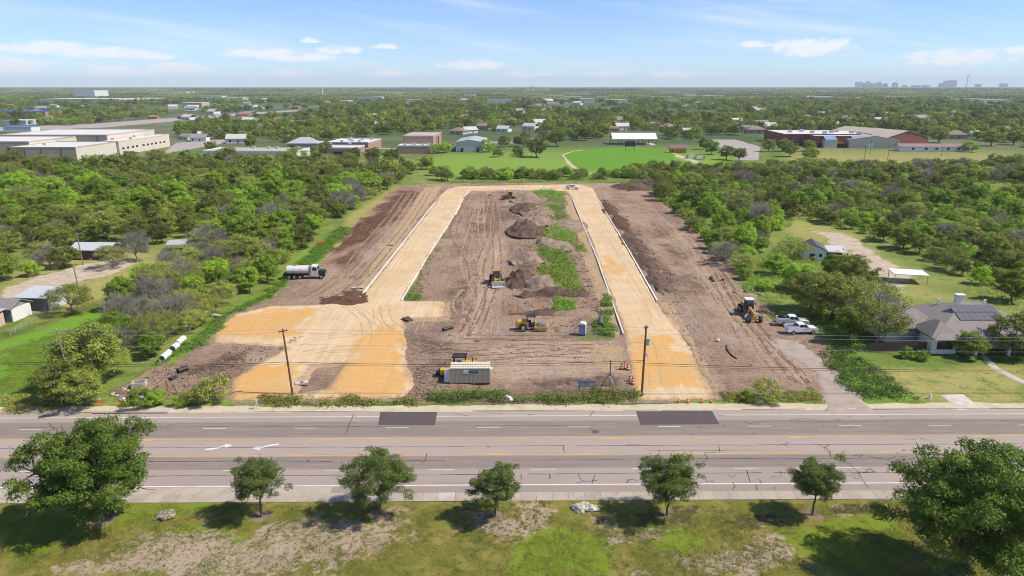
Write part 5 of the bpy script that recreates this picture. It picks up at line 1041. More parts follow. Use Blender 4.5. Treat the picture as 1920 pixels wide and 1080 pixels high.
MB().box(80.6, 82.0, 123, 124.0, 3.5, 7.5).box(80.5, 82.1, 122.9, 124.1, 7.5, 7.65).build('chimney', HW, h)
for (x, y) in ((77.5, 123.5), (85.5, 123)): MB().box(x, x+.4, y, y+.3, 5.2, 6.75).build('roof_vent', TRIMW, h)
SOLAR = pm('solar_cells', (0.135, 0.122, 0.132), 0.3, 0.5, 0, 0.06, 0.5)
sp_ = thing('solar_array', 'two rows of dark solar panels on the hipped house roof', 'solar panels', (0, 0, 0.1)); sl_ = (6.9 - 3.0) / (121.3 - 112.1)
for row in range(2):
    for i in range(7):
        x0 = 77.6 + i * 1.12 + row * -0.15; y0 = 116.6 + row * 1.95; z = lambda y: 3.0 + (y - 112.1) * sl_ + .16
        m = MB(); m.add([(x0, y0, z(y0)), (x0+1.08, y0, z(y0)), (x0+1.08, y0+1.8, z(y0+1.8)), (x0, y0+1.8, z(y0+1.8))] + [(a, c, z(c)-.07) for a, c in ((x0, y0), (x0+1.08, y0), (x0+1.08, y0+1.8), (x0, y0+1.8))], [(0,1,2,3),(4,7,6,5),(0,4,5,1),(1,5,6,2),(2,6,7,3),(3,7,4,0)]); m.build('panel', SOLAR, sp_)
fn = thing('wooden_fence', 'brown wooden board fence beside the house', 'fence', (0, 0, .1)); fb = MB(); random.seed(3)
fx0, fy0 = G(1630, 662); fx1, fy1 = 71.2, 114.6; n = 70
for i in range(n):
    a = i / n; x = fx0 + (fx1-fx0)*a; y = fy0 + (fy1-fy0)*a; fb.box(x, x+.125, y, y+.025, -.1, 1.75 + random.uniform(-.05, .05))
tag(fb.build('boards', pm('fence_wood', (0.13, 0.085, 0.062), 0.9, 0.1, 0, 0.3, 2.5), fn), None, None, None, 'stuff')
for i in range(0, 11): a = i/10; MB().box(fx0+(fx1-fx0)*a, fx0+(fx1-fx0)*a+.1, fy0+(fy1-fy0)*a+.04, fy0+(fy1-fy0)*a+.14, -.2, 1.7).build('post', pm('fence_wood', (0, 0, 0)), fn)
# ---- little white house, rusty shed, carport
b = thing('house', 'little white house with dark roof and an open black doorway in the scrub', 'house', (79.0, 180.6, .1), math.radians(-14)); gable(b, -2.6, 2.8, 0, 8, 2.7, 4.1, TRIMW, pm('charcoal_roof', (0.09, 0.09, 0.10)), 'y', 0.35)
rect(b, 'doorway', GLASSD, 'f', -1.2, .1, 0, 1.9, -0.03); rect(b, 'window', GLASSD, 'f', 1.1, 1.8, 1.1, 1.9, -0.03)
b = thing('tin_shed', 'shed with a rust-streaked tin roof beside the little white house', 'shed', (84.6, 181, .1), math.radians(-10))
def rusty():
    t = NT('rusty_tin', 0.7, 0.3); n_ = t.noise(0.5, 5, 0.7, t.mapv(t.obj(), (1.6, .3, 1))); t.color(t.mix(t.mr(n_, .45, .6), (0.55, 0.52, 0.50), (0.30, 0.15, 0.09))); return t.m
MB().prism([(0, 2.1), (5.5, 2.9), (5.5, 3.0), (0, 2.2)], -3.2, 3.2, 'x').build('roof', rusty(), b)
for x in (-3, 3):
    for y in (.2, 5.2): MB().box(x-.08, x+.08, y-.08, y+.08, -.2, 2.15 + y*.13).build('post', PIPEDK, b)
MB().box(-3, 3, 5.2, 5.3, -.2, 2.6).build('back_wall', pm('old_boards', (0.16, 0.12, 0.09)), b)
b = thing('carport', 'carport with a flat white metal roof behind the trees', 'carport', (92.0, 157.8, .1), math.radians(-12)); MB().box(-3.7, 3.7, 0, 5.4, 2.1, 2.25).build('roof', pm('white_sheet', (0.80, 0.79, 0.76), 0.5, 0.4, 0, 0.03), b)
for x in (-3.5, 3.4):
    for y in (.2, 5.1): MB().box(x, x+.12, y, y+.12, -.2, 2.09).build('post', UNITM, b)
# ---- sheds and barn by the track
b = thing('shed', 'grey shed with a dark shingle roof and white sunny gable end', 'shed', (-99.2, 130.5, .1), math.radians(-4)); gable(b, -2.6, 2.6, 0, 5.2, 2.6, 3.8, pm('bluegrey_boards', (0.25, 0.255, 0.27), 0.9), SHG, 'x', 0.4); rect(b, 'gable_boards', TRIMW, 'r', .1, 5.1, 0, 2.55, 2.62); rect(b, 'window', GLASSD, 'f', -.5, .4, 1.4, 2.1, -0.03)
b = thing('shed', 'grey shed with a pale metal lean-to roof behind the crooked tree', 'shed', (-97.6, 138.0, .1), math.radians(-6)); MB().box(-3.4, 3.4, 0, 5.4, -.2, 2.6).build('wall', pm('slate_boards', (0.19, 0.185, 0.18)), b); MB().prism([(-.5, 2.63), (5.8, 3.4), (5.8, 3.52), (-.5, 2.75)], -3.8, 3.8, 'x').build('roof', pm('pale_tin', (0.50, 0.50, 0.51), 0.5, 0.4), b); rect(b, 'side_boards', METW, 'r', .1, 5.3, 0, 2.5, 3.42)
b = thing('barn', 'long low barn with pale tin roof and dark brown boards', 'barn', (-110.5, 181.5, .1), math.radians(-3)); gable(b, -5.6, 4.6, 0, 7, 2.6, 3.8, pm('barn_boards', (0.10, 0.065, 0.05)), MATS['pale_tin'], 'x', 0.4)
x, y = G(330, 472); b = thing('tin_hut', 'small open hut with grey tin roof under the bare tree', 'hut', (x, y, .1), math.radians(10)); MB().prism([(0, 1.8), (4, 2.4), (4, 2.5), (0, 1.9)], -2.6, 2.6, 'x').build('roof', ROOFG, b)
for px_ in (-2.4, 2.4):
    for py_ in (.2, 3.8): MB().box(px_-.06, px_+.06, py_-.06, py_+.06, -.2, 1.8 + py_*.14).build('post', PIPEDK, b)
b = thing('shed', 'pink-walled shed with a grey flat roof at the yard edge', 'shed', (-97.6, 124.0, .1), math.radians(-6)); MB().box(-5, 0, 0, 5, -.2, 2.5).build('wall', pm('pink_wall', (0.55, 0.40, 0.34)), b); MB().prism([(-.4, 2.53), (5.4, 3.0), (5.4, 3.1), (-.4, 2.65)], -5.4, .4, 'x').build('roof', ROOFG, b)
b = thing('trellis', 'white timber trellis frame between the sheds', 'trellis', (-104.6, 133.5, .1))
for x in (-2, 0, 2):
    for y in (0, 3): MB().box(x-.07, x+.07, y-.07, y+.07, -.2, 2.7).build('post', TRIMW, b)
for y in (0, 3): MB().box(-2.2, 2.2, y-.05, y+.05, 2.72, 2.84).build('rail', TRIMW, b)
fnc = thing('wire_fence', 'low wire mesh fence with thin posts beside the grey sheds', 'fence', (0, 0, .1)); P0, P1 = G(20, 632), G(85, 588)
for i in range(8): a = i/7; MB().cyl((P0[0]+(P1[0]-P0[0])*a, P0[1]+(P1[1]-P0[1])*a, -.2), (P0[0]+(P1[0]-P0[0])*a, P0[1]+(P1[1]-P0[1])*a, 1.2), .03, n=6).build('post', UNITM, fnc)
for z in (.4, .8, 1.15): MB().cyl((P0[0], P0[1], z), (P1[0], P1[1], z), .012, n=4).build('wire', UNITM, fnc)

# ---- far buildings
def far_box(px, py, wpx, hgt, dep, mat, roof, name, label, cat='building', group=None, rz=0):
    x, y = G(px, py); s = CAMH / (math.cos(PIT) * (py - 162)); w_ = wpx * s; b_ = thing(name, label, cat, (x, y, 0), rz, group)
    MB().box(-w_/2, w_/2, 0, dep, -1, hgt).build('wall', mat, b_); MB().box(-w_/2-.3, w_/2+.3, -.3, dep+.3, hgt+.003, hgt+.6).build('roof', roof, b_); return b_
WHF = pm('far_white', (0.66, 0.64, 0.61), 0.8, 0.2, 0, 0.05); TANF = pm('far_tan', (0.46, 0.38, 0.32), 0.8, 0.2, 0, 0.05)
b = far_box(30, 220, 112, 8, 40, BRICKB, pm('blue_roof', (0.06, 0.16, 0.50), 0.5, 0.4, 0, .05), 'warehouse', 'long brick warehouse with a vivid blue roof beyond the highway')
far_box(30, 234.5, 40, 5, 20, WHF, TRIMW, 'shop', 'low shop with a flat white roof beside the highway'); far_box(33, 247, 52, 4.5, 14, TRIMW, pm('blue_awning', (0.20, 0.25, 0.50)), 'fuel_canopy', 'fuel station canopy with pale blue edge near the highway')
far_box(160, 186, 38, 30, 90, WHF, ROOFW, 'hangar', 'tall pale hangar above the distant trees'); far_box(150, 195, 150, 12, 120, METW, ROOFW, 'factory', 'wide grey factory sheds among the distant trees'); far_box(240, 193, 70, 10, 90, TANF, ROOFW, 'factory', 'lower tan factory shed beside the grey factory')
far_box(360, 203, 38, 11, 40, TANF, ROOFW, 'block', 'pale pink office block near the distant green slope'); far_box(40, 167.5, 45, 22, 150, WHF, ROOFW, 'hangar', 'far white hangar on the airfield skyline')
for (px, w_, m_) in ((390, 46, WHF), (430, 22, TANF), (462, 34, TANF), (500, 52, TANF)): far_box(px, 168.2, w_, 26, 150, m_, ROOFW, 'hangar', 'row of far tan and white hangars across the airfield', 'building', 'far airfield hangars')
random.seed(8)
for (px, py, w_, h_) in BLK:
    far_box(px, py, w_, h_, 40, random.choice((WHF, WHF, TANF, METW)), ROOFW, 'far_block', ('tiny pale hazy block near the horizon' if py < 172 else ('wide' if w_ > 36 else 'narrow') + ' pale flat-roofed block in the distant town') , 'building', 'pale blocks in the distant town')
HRM = [pm('roof_grey', (0.26, 0.245, 0.235), 0.9), pm('roof_brown', (0.27, 0.19, 0.15), 0.9), pm('roof_pale', (0.50, 0.47, 0.43), 0.9), pm('roof_rust', (0.30, 0.15, 0.11), 0.9)]; HCN = ['grey', 'brown', 'pale', 'rust-red']
HMESH = []
for i in range(4):
    t = MB().box(-7, 7, -5, 5, -1, 3); wm = t.build('wall', [WHF, TANF, WHF, BRICKB][i]); r_ = (hip(MB(), -7, 7, -5, 5, 3, 5.6, .6) if i % 2 else MB().prism([(-5.6, 2.9), (0, 5.6), (5.6, 2.9), (5.6, 3.1), (0, 5.85), (-5.6, 3.1)], -7.5, 7.5, 'x')).build('roof', HRM[i])
    wn = MB().box(-5, -3.6, -5.06, -4.9, .9, 2.2).build('window', GLASSD); dr = MB().box(1, 2.1, -5.06, -4.9, 0, 2.1).build('door', PIPEDK)
    HMESH.append([o.data for o in (wm, r_, wn, dr)])
    for o in (wm, r_, wn, dr): bpy.data.objects.remove(o)
for (px, py, v) in HS:
    x, y = G(px, py); o = thing('far_house', ('tiny far' if py < 205 else 'low') + ' house with %s roof among the suburban trees' % HCN[v] + (' behind the park' if 860 < px < 1340 and py > 205 else ' past the brick school' if px > 1340 else ' past the beige block'), 'house', (x, y, 0), random.uniform(-.6, .6), 'far houses with %s roofs' % HCN[v]); s_ = random.uniform(.8, 1.15) * (1 + max(0, y - 700) / 3500); o.scale = (s_, s_, s_*1.15)
    for nm, me in zip(('wall', 'roof', 'window', 'door'), HMESH[v]): mesh_obj(nm, me, o)
# highway lorry
x, y = G(172, 229); b = thing('lorry', 'white box lorry driving on the highway', 'lorry', (x, y, .2), math.radians(8)); MB().box(-9, 6, -1.3, 1.3, 1.2, 4.2).build('box', TRIMW, b); MB().box(6.4, 9, -1.25, 1.25, .8, 3.4).build('cab', TRIMW, b)
for xx in (-7.5, -6, 5, 7.8): MB().cyl((xx, -1.3, .5), (xx, 1.3, .5), .5, n=10).build('wheel', GLASSD, b)
# city skyline far off
SKM = pm('tower_block', (0.40, 0.38, 0.38), 0.8, 0.2, 0, 0.05, 0.01)
def sky_tower(px, wpx, top, nm, lb, stepped=False, D=12000):
    dp = D * math.cos(PIT) + CAMH * math.sin(PIT); x = (px - 960) / FPX * dp; h_ = CAMH - D * math.tan(PIT + math.atan((top - 540) / FPX)); w_ = wpx / FPX * dp
    b_ = thing(nm, lb, 'tower', (x, D, 0), 0, 'towers on the city skyline'); MB().box(-w_/2, w_/2, 0, w_, -2, h_ * (.82 if stepped else 1)).build('shaft', SKM, b_)
    if stepped: MB().box(-w_*.3, w_*.3, w_*.2, w_*.8, h_*.82 + .1, h_).build('crown', SKM, b_)
for (px, w_, tp, st) in ((1607,5,154,0),(1614,6,153,1),(1621,5,155,0),(1628,7,152,1),(1636,6,156,0),(1643,6,155,0),(1649,7,153,1),(1657,8,157,0),(1661,6,155,1),(1679,8,154,1),(1697,6,159.5,0),(1720,12,159.8,0),(1738,10,159.8,0)): sky_tower(px, w_, tp, 'skyline_tower', 'stepped tower in the hazy downtown cluster' if st else 'plain slab tower in the hazy downtown cluster', st)
for (px, w_, tp) in ((1767,8,156),(1776,9,152),(1786,13,150.5)): sky_tower(px, w_, tp, 'skyline_tower', 'broad hotel tower beside the needle-shaped tower')
for (px, w_, tp) in ((1835,8,158),(1884,10,156.5)): sky_tower(px, w_, tp, 'skyline_tower', 'lone low block on the skyline past the needle-shaped tower')
dp = 12000 * math.cos(PIT); x = (1812 - 960) / FPX * dp; b = thing('observation_tower', 'slender needle-shaped observation tower with a round top on the skyline', 'tower', (x, 12000, 0)); MB().cyl((0,0,-2), (0,0,192), 9, 6, 12).build('shaft', SKM, b); MB().cyl((0,0,192), (0,0,200), 10, 24, 16).cyl((0,0,200), (0,0,211), 24, 22, 16).build('top_house', SKM, b); MB().cyl((0,0,211), (0,0,228), 2, 1, 6).build('mast', SKM, b)
x, y = G(605, 181); b = thing('water_mast', 'thin white mast above the distant trees', 'mast', (x, y, 0)); MB().cyl((0,0,-1), (0,0,44), 2.2, 1.2, 8).build('shaft', TRIMW, b)
# ================================================================== machines, vehicles and site things
TYRE = pm('tyre_rubber', (0.030, 0.028, 0.027), 0.9, 0.2, 0, 0.2, 4, (0.22, 0.16, 0.12, 0.6)); CATY = pm('machine_yellow', (0.62, 0.33, 0.025), 0.55, 0.4, 0, 0.12, 2, (0.36, 0.25, 0.16, 0.55)); DUSTY = pm('dusty_machine_yellow', (0.44, 0.245, 0.055), 0.7, 0.25, 0, 0.2, 2.5, (0.30, 0.20, 0.13, 0.8)); BLK = pm('black_steel', (0.028, 0.027, 0.027), 0.6, 0.3, 0, 0.2, 2, (0.2, 0.15, 0.11, 0.4)); CARW = pm('white_car_paint', (0.76, 0.76, 0.76), 0.3, 0.5, 0, 0.03, 1, (0.52, 0.45, 0.38, 0.3))
STEEL = pm('dusty_steel', (0.38, 0.35, 0.32), 0.6, 0.4, 0.0, 0.2, 2); RIMM = pm('rim_steel', (0.42, 0.40, 0.37), 0.5, 0.5, 0.3, 0.1); DUSTW = pm('dusty_white_paint', (0.66, 0.64, 0.60), 0.5, 0.4, 0, 0.06, 1, (0.45, 0.36, 0.28, 0.5)); RED = pm('tail_light', (0.40, 0.02, 0.015), 0.3, 0.5); LAMP = pm('lamp_glass', (0.7, 0.7, 0.68), 0.2, 0.5)
def wheel(parent, x, y, r, w, rim=RIMM, z=None):
    o = MB().cyl((0, -w/2, 0), (0, w/2, 0), r, n=18).build('wheel', TYRE, parent, (x, y, r if z is None else z)); s = 1 if y > 0 else -1
    MB().cyl((0, s*(w/2-.02), 0), (0, s*(w/2+.025), 0), r*.55, r*.5, 14).build('rim', rim, o); return o
def pickup(px, py, rz, label, bed='open', crew=True, z=.16):
    x, y = G(px, py); t = thing('pickup_truck', label, 'pickup', (x, y, z), rz, 'white pickups')
    MB().prism([(-2.85,.55),(2.75,.5),(2.9,.75),(2.85,1.05),(2.6,1.18),(1.25,1.28),(.1,1.3),(-.95,1.3),(-.95,1.32),(-2.9,1.32),(-2.9,.6)], -.98, .98).build('body', CARW, t)
    MB().prism([(-.95,1.32),(1.2,1.3),(.45,1.95),(-.55,1.98),(-.85,1.9)], -.86, .86).build('cab', CARW, t)
    for s in (-1, 1):
        MB().prism([(-.72,1.38),(-.02,1.38),(-.02,1.86),(-.6,1.86)], s*.865, s*.885).build('side_window', GLASSD, t); MB().prism([(.08,1.38),(.95,1.36),(.42,1.86),(.08,1.86)], s*.865, s*.885).build('side_window', GLASSD, t)
        MB().box(2.78, 2.9, s*.75-.18, s*.75+.18, .82, 1.02).build('headlight', LAMP, t); MB().box(-2.93, -2.88, s*.85-.09, s*.85+.09, .8, 1.25).build('tail_light', RED, t); MB().box(.75, .95, s*1.0-.1, s*1.0+.12, 1.35, 1.55).build('mirror', CARW, t)
    MB().add([(1.24,-.76,1.36),(1.24,.76,1.36),(.52,.7,1.93),(.52,-.7,1.93)], [(0,1,2,3)]).build('windscreen', GLASSD, t); MB().add([(-.98,-.72,1.4),(-.98,.72,1.4),(-.9,.7,1.85),(-.9,-.7,1.85)], [(0,1,2,3)]).build('rear_window', GLASSD, t)
    b_ = MB().box(-2.82, -1.02, -.80, .80, 1.325, 1.33).build('bed_floor', BLK if bed != 'open' else pm('bed_liner', (0.10, 0.10, 0.10), .8), t)
    for s in (-1, 1): MB().box(-2.88, -.98, s*.88-.08, s*.88+.08, 1.325, 1.55).build('bed_side', CARW, t)
    MB().box(-2.93, -2.83, -.85, .85, .72, 1.55).build('tailgate', CARW, t)
    if bed == 'load': MB().box(-2.7, -1.4, -.7, .7, 1.34, 1.75).box(-2.4, -1.9, -.5, .1, 1.75, 2.05).build('tool_load', BLK, t)
    MB().box(2.8, 2.98, -.95, .95, .45, .68).build('bumper', RIMM, t)
    for xx in (-1.85, 1.85):
        for s in (-1, 1): wheel(t, xx, s*.88, .42, .27)
    return t
pickup(1501, 626, math.radians(4), 'clean white crew-cab pickup parked in front of the other at the trees'); pickup(1485, 611, math.radians(-6), 'white pickup with black tool load half hidden behind the other pickup', 'load'); pickup(1073, 355.6, math.radians(-12), 'dusty white pickup driving on the far end of the loop street', 'open', True, .25)
def water_truck():
    x, y = G(575, 523); t = thing('water_truck', 'white water tanker truck with dark bonnet parked on the brown soil', 'truck', (x, y, .2), math.radians(3))
    n = 16; tank = MB(); prof = [(1.22*math.cos(a), 2.15 + .95*math.sin(a)) for a in np.linspace(0, 2*math.pi, n, endpoint=False)]; tank.prism(prof, -4.3, .9, 'x'); tank.build('tank', DUSTW, t, smooth=False)
    for xx in (-4.28, -2.6, -.9, .85): MB().prism([(1.24*math.cos(a), 2.15 + .97*math.sin(a)) for a in np.linspace(0, 2*math.pi, n, endpoint=False)], xx-.03, xx+.05, 'x').build('tank_band', STEEL, t)
    MB().cyl((-2.2, 0, 3.05), (-2.2, 0, 3.3), .3, n=12).build('filler_hatch', STEEL, t); MB().box(-5.0, 4.2, -.5, .5, .75, 1.15).build('chassis', BLK, t); MB().box(-5.2, -4.4, -1.1, 1.1, .7, 1.3).build('spray_bar', BLK, t)
    MB().prism([(1.3,.9),(3.0,.9),(3.0,2.0),(2.75,3.05),(1.45,3.15),(1.3,3.0)], -1.12, 1.12).build('cab', DUSTW, t); MB().prism([(3.03,.9),(4.6,.9),(4.65,1.65),(4.45,1.9),(3.03,2.02)], -.95, .95).build('bonnet', BLK, t)
    for s in (-1, 1): MB().prism([(1.75,2.1),(2.8,2.1),(2.62,2.85),(1.75,2.85)], s*1.125, s*1.14).build('side_window', GLASSD, t); MB().cyl((1.15, s*1.0, 1.3), (1.15, s*1.0, 3.5), .07, n=8).build('exhaust', STEEL, t); MB().box(.95, 1.25, s*1.1-.05, s*1.1+.25, 1.0, 1.5).build('fuel_tank', STEEL, t); MB().box(4.55, 4.68, s*.8-.15, s*.8+.15, 1.2, 1.45).build('headlight', LAMP, t)
    MB().add([(3.02,-1.0,2.1),(3.02,1.0,2.1),(2.8,1.0,2.95),(2.8,-1.0,2.95)], [(0,1,2,3)]).build('windscreen', GLASSD, t)
    for xx in (-3.9, -2.6, -1.3, 3.7):
        for s in (-1, 1): wheel(t, xx, s*1.0, .52, .34)
water_truck()
def loader(px, py, rz, label, z=.15):
    x, y = G(px, py); t = thing('wheel_loader', label, 'loader', (x, y, z), rz)
    MB().prism([(-3.4,.9),(-.4,.9),(-.4,1.9),(-1.2,2.05),(-3.3,1.85)], -.95, .95).build('engine_hood', DUSTY, t); MB().prism([(-.3,.8),(1.6,.8),(1.6,1.4),(-.3,1.5)], -.6, .6).build('front_frame', DUSTY, t); MB().box(-3.65, -3.42, -1.1, 1.1, .8, 1.5).build('counterweight', BLK, t)
    c = MB().box(-1.0, .4, -.75, .75, 1.7, 3.1).build('cab', BLK, t); MB().box(-1.15, .55, -.9, .9, 3.1, 3.28).build('cab_roof', DUSTY, t)
    MB().add([(.42,-.66,1.85),(.42,.66,1.85),(.42,.66,3.0),(.42,-.66,3.0)], [(0,1,2,3)]).build('windscreen', pm('cab_glass', (0.10, 0.11, 0.12), .15, .5), c)
    for s in (-1, 1): MB().box(-.85, .25, s*.755, s*.77, 1.9, 2.95).build('side_glass', MATS['cab_glass'], c); MB().path([(.6, s*.55, 1.7), (2.0, s*.6, 1.2), (3.0, s*.6, .6)], .16).build('lift_arm', DUSTY, t); MB().box(.5, .75, s*1.0-.12, s*1.0+.12, 2.3, 2.6).build('mirror', BLK, t)
    MB().prism([(2.7,.12),(3.9,.08),(3.95,.18),(3.0,.35),(2.9,1.25),(2.65,1.3)], -1.45, 1.45).build('bucket', STEEL, t); MB().prism([(2.7,.1),(3.5,.1),(2.9,1.2)], -1.45, -1.38).prism([(2.7,.1),(3.5,.1),(2.9,1.2)], 1.38, 1.45).build('bucket_side', STEEL, t)
    MB().cyl((-2.4, .5, 1.9), (-2.4, .5, 2.8), .08, n=8).build('exhaust', BLK, t)
    for xx in (-2.0, 1.3):
        for s in (-1, 1): wheel(t, xx, s*1.1, .78, .55, DUSTY)
loader(931, 533, math.radians(-82), 'yellow wheel loader with orange cab roof seen head-on in the middle lots', .1); loader(958, 376, math.radians(-6), 'yellow wheel loader at work by the soil heaps near the far street', .3)
def roller():
    x, y = G(996, 620); t = thing('road_roller', 'yellow single-drum soil roller with black canopy standing on the soil', 'roller', (x, y, .15), math.radians(-2))
    MB().prism([(-2.9,.75),(-.5,.75),(-.5,1.75),(-1.1,1.9),(-2.6,1.75),(-2.95,1.35)], -.85, .85).build('engine_hood', CATY, t); d = MB().cyl((2.0,-1.0,.78), (2.0,1.0,.78), .76, n=22).build('drum', STEEL, t); pads = MB()
    for k in range(14):
        a = k/14*2*math.pi
        for j, yy in enumerate(np.linspace(-.85, .85, 6)):
            aa = a + (j % 2)*.22; cx, cz = 2.0 + .8*math.cos(aa), .78 + .8*math.sin(aa); pads.box(cx-.09, cx+.09, yy-.1, yy+.1, cz-.09, cz+.09)
    tag(pads.build('drum_pads', STEEL, d), None, None, None, 'stuff')
    for s in (-1, 1): MB().box(.6, 3.1, s*1.12-.09, s*1.12+.09, .5, .95).build('drum_frame', CATY, t)
    MB().box(2.9, 3.1, -1.02, 1.02, .5, .95).box(.6, .8, -1.02, 1.02, .5, 1.0).build('cross_beam', CATY, t); MB().box(-.5, .75, -.7, .7, .7, 1.3).build('deck', BLK, t); MB().box(-.55, -.05, -.3, .3, 1.3, 1.85).build('seat', BLK, t)
    for xx in (-.7, .55):
        for s in (-1, 1): MB().box(xx-.05, xx+.05, s*.7-.05, s*.7+.05, 1.3, 2.75).build('canopy_post', BLK, t)
    MB().box(-.95, .85, -.9, .9, 2.75, 2.88).build('canopy', BLK, t)
    for s in (-1, 1): wheel(t, -1.5, s*.95, .76, .55)
roller()
def dozer():
    x, y = G(872, 702); t = thing('bulldozer', 'yellow crawler machine with black canopy half hidden behind the container', 'bulldozer', (x, y, .15), 0)
    MB().prism([(-.2,.7),(2.3,.7),(2.35,1.5),(1.9,1.85),(-.2,2.1)], -.7, .7).build('hood', CATY, t); MB().box(-2.0, -.25, -.8, .8, .7, 1.5).build('body', CATY, t); MB().box(-1.2, -.6, -.3, .3, 1.5, 2.1).build('seat', BLK, t)
    for xx in (-1.7, .1):
        for s in (-1, 1): MB().box(xx-.06, xx+.06, s*.7-.06, s*.7+.06, 1.5, 3.0).build('canopy_post', BLK, t)
    MB().box(-1.95, .35, -.95, .95, 3.0, 3.16).build('canopy', BLK, t); MB().cyl((1.2,.3,1.9),(1.2,.3,2.6),.07,n=8).build('exhaust', BLK, t)
    for s in (-1, 1): MB().prism([(-1.9,.12),(1.9,.12),(2.25,.5),(1.9,.88),(-1.9,.88),(-2.25,.5)], s*1.0-.25, s*1.0+.25).build('track', BLK, t)
    MB().prism([(2.7,.1),(2.9,.1),(2.75,.6),(2.95,1.15),(2.75,1.15),(2.6,.6)], -1.5, 1.5).build('blade', CATY, t); MB().box(2.2, 2.65, -.9, -.75, .4, .6).box(2.2, 2.65, .75, .9, .4, .6).build('blade_arm', BLK, t)
dozer()
def grader():
    x, y = G(1404, 593); t = thing('motor_grader', 'yellow motor grader facing the road, parked on the brown soil', 'grader', (x, y, .15), math.radians(-93))
    MB().prism([(-4.2,.9),(-1.6,.9),(-1.6,2.0),(-4.1,1.9)], -.65, .65).build('engine_hood', DUSTY, t); c = MB().prism([(-1.5,1.2),(.1,1.2),(.2,1.9),(-.1,3.15),(-1.5,3.15)], -.75, .75).build('cab', BLK, t); MB().box(-1.65, .1, -.88, .88, 3.15, 3.32).build('cab_roof', DUSTW, t)
    MB().add([(.16,-.66,1.95),(.16,.66,1.95),(-.05,.66,3.05),(-.05,-.66,3.05)], [(0,1,2,3)]).build('windscreen', MATS['cab_glass'], c); MB().prism([(.1,1.3),(3.9,1.15),(4.3,.7),(4.3,1.05),(3.9,1.6),(.1,1.9)], -.22, .22).build('gooseneck_frame', DUSTY, t)
    MB().prism([(-.05,.12),(.1,.12),(.18,.5),(.1,.85),(-.05,.85),(.05,.5)], -1.8, 1.8, T=Matrix.Translation((1.6, 0, 0)) @ Matrix.Rotation(.5, 4, 'Z')).build('blade', STEEL, t); MB().cyl((1.6,0,.85),(1.6,0,1.0),.7,n=18).build('turntable', DUSTY, t); MB().box(4.1, 4.35, -1.1, 1.1, .5, .72).build('front_axle', DUSTY, t)
    for s in (-1, 1): MB().cyl((1.2, s*.5, 2.2), (1.7, s*.6, 1.0), .07, n=8).build('lift_cylinder', STEEL, t); wheel(t, 4.2, s*1.05, .64, .4); wheel(t, -2.3, s*1.0, .66, .42); wheel(t, -3.8, s*1.0, .66, .42); MB().box(-.2, .05, s*1.05-.1, s*1.05+.1, 2.3, 2.65).build('mirror', BLK, t)
grader()
# ---- container
x, y = G(881.5, 722); t = thing('site_container', 'beige ribbed site container with a pale roof and a small name board', 'container', (x, y, .2), math.radians(.4)); CB = pm('container_beige', (0.50, 0.43, 0.32), 0.7, 0.3, 0, 0.06, 1.2)
MB().box(-3.0, 3.0, .03, 2.42, .12, 2.5).build('body', CB, t); rb = MB()
for i in range(31): xx = -2.93 + i*.195; rb.box(xx, xx+.09, 0.0, .028, .18, 2.28).box(xx, xx+.09, 2.422, 2.45, .18, 2.28)
tag(rb.build('wall_ribs', CB, t), None, None, None, 'stuff'); RC = pm('cream_roof', (0.66, 0.60, 0.45), 0.6, 0.3, 0, 0.05); rr = MB()
MB().box(-3.05, 3.05, -.04, 2.5, 2.505, 2.56).build('roof', RC, t)
for i in range(24): xx = -2.98 + i*.253; rr.box(xx, xx+.10, -.03, 2.48, 2.563, 2.61)
tag(rr.build('roof_ribs', RC, t), None, None, None, 'stuff')
for xx in (-3.05, 2.95): MB().box(xx, xx+.1, -.02, .10, 0, 2.5).build('corner_post', CB, t)
MB().box(-3.0, 3.0, -.02, .1, -.05, .115).build('bottom_rail', BLK, t); sg = MB().box(-1.0, -.12, -.05, -.005, 1.72, 2.22).build('name_board', pm('board_white', (0.62, 0.64, 0.70)), t); nb = MB().box(-.1, 1.2, -.05, -.005, 1.84, 2.2).build('name_board', pm('board_navy', (0.03, 0.045, 0.09)), t)
MB().prism([(-.38,1.95),(-.2,1.95),(-.24,2.15),(-.34,2.12)], -.056, -.052).build('emblem', BLK, sg); tx = MB()
for i in range(7): tx.box(-.02+i*.165, .09+i*.165, -.056, -.052, 2.0, 2.08)
tag(tx.build('lettering', pm('letter_pale', (0.45, 0.48, 0.55)), nb), None, None, None, 'stuff'); MB().box(3.06, 3.4, .8, 1.5, 1.5, 2.1).build('cooling_unit', TRIMW, t); MB().box(-3.95, -3.06, .2, .25, .2, 2.3).build('open_door', TRIMW, t)
x, y = G(836, 708); t = thing('fuel_trailer', 'small yellow fuel trailer with a dark box beside the container', 'trailer', (x, y, .2)); MB().box(-.8, .8, -.6, .6, .5, 1.3).build('tank', CATY, t); MB().box(-1.5, -.85, -.5, .5, .4, .9).build('pump_box', BLK, t)
for s in (-1, 1): wheel(t, 0, s*.7, .35, .2)
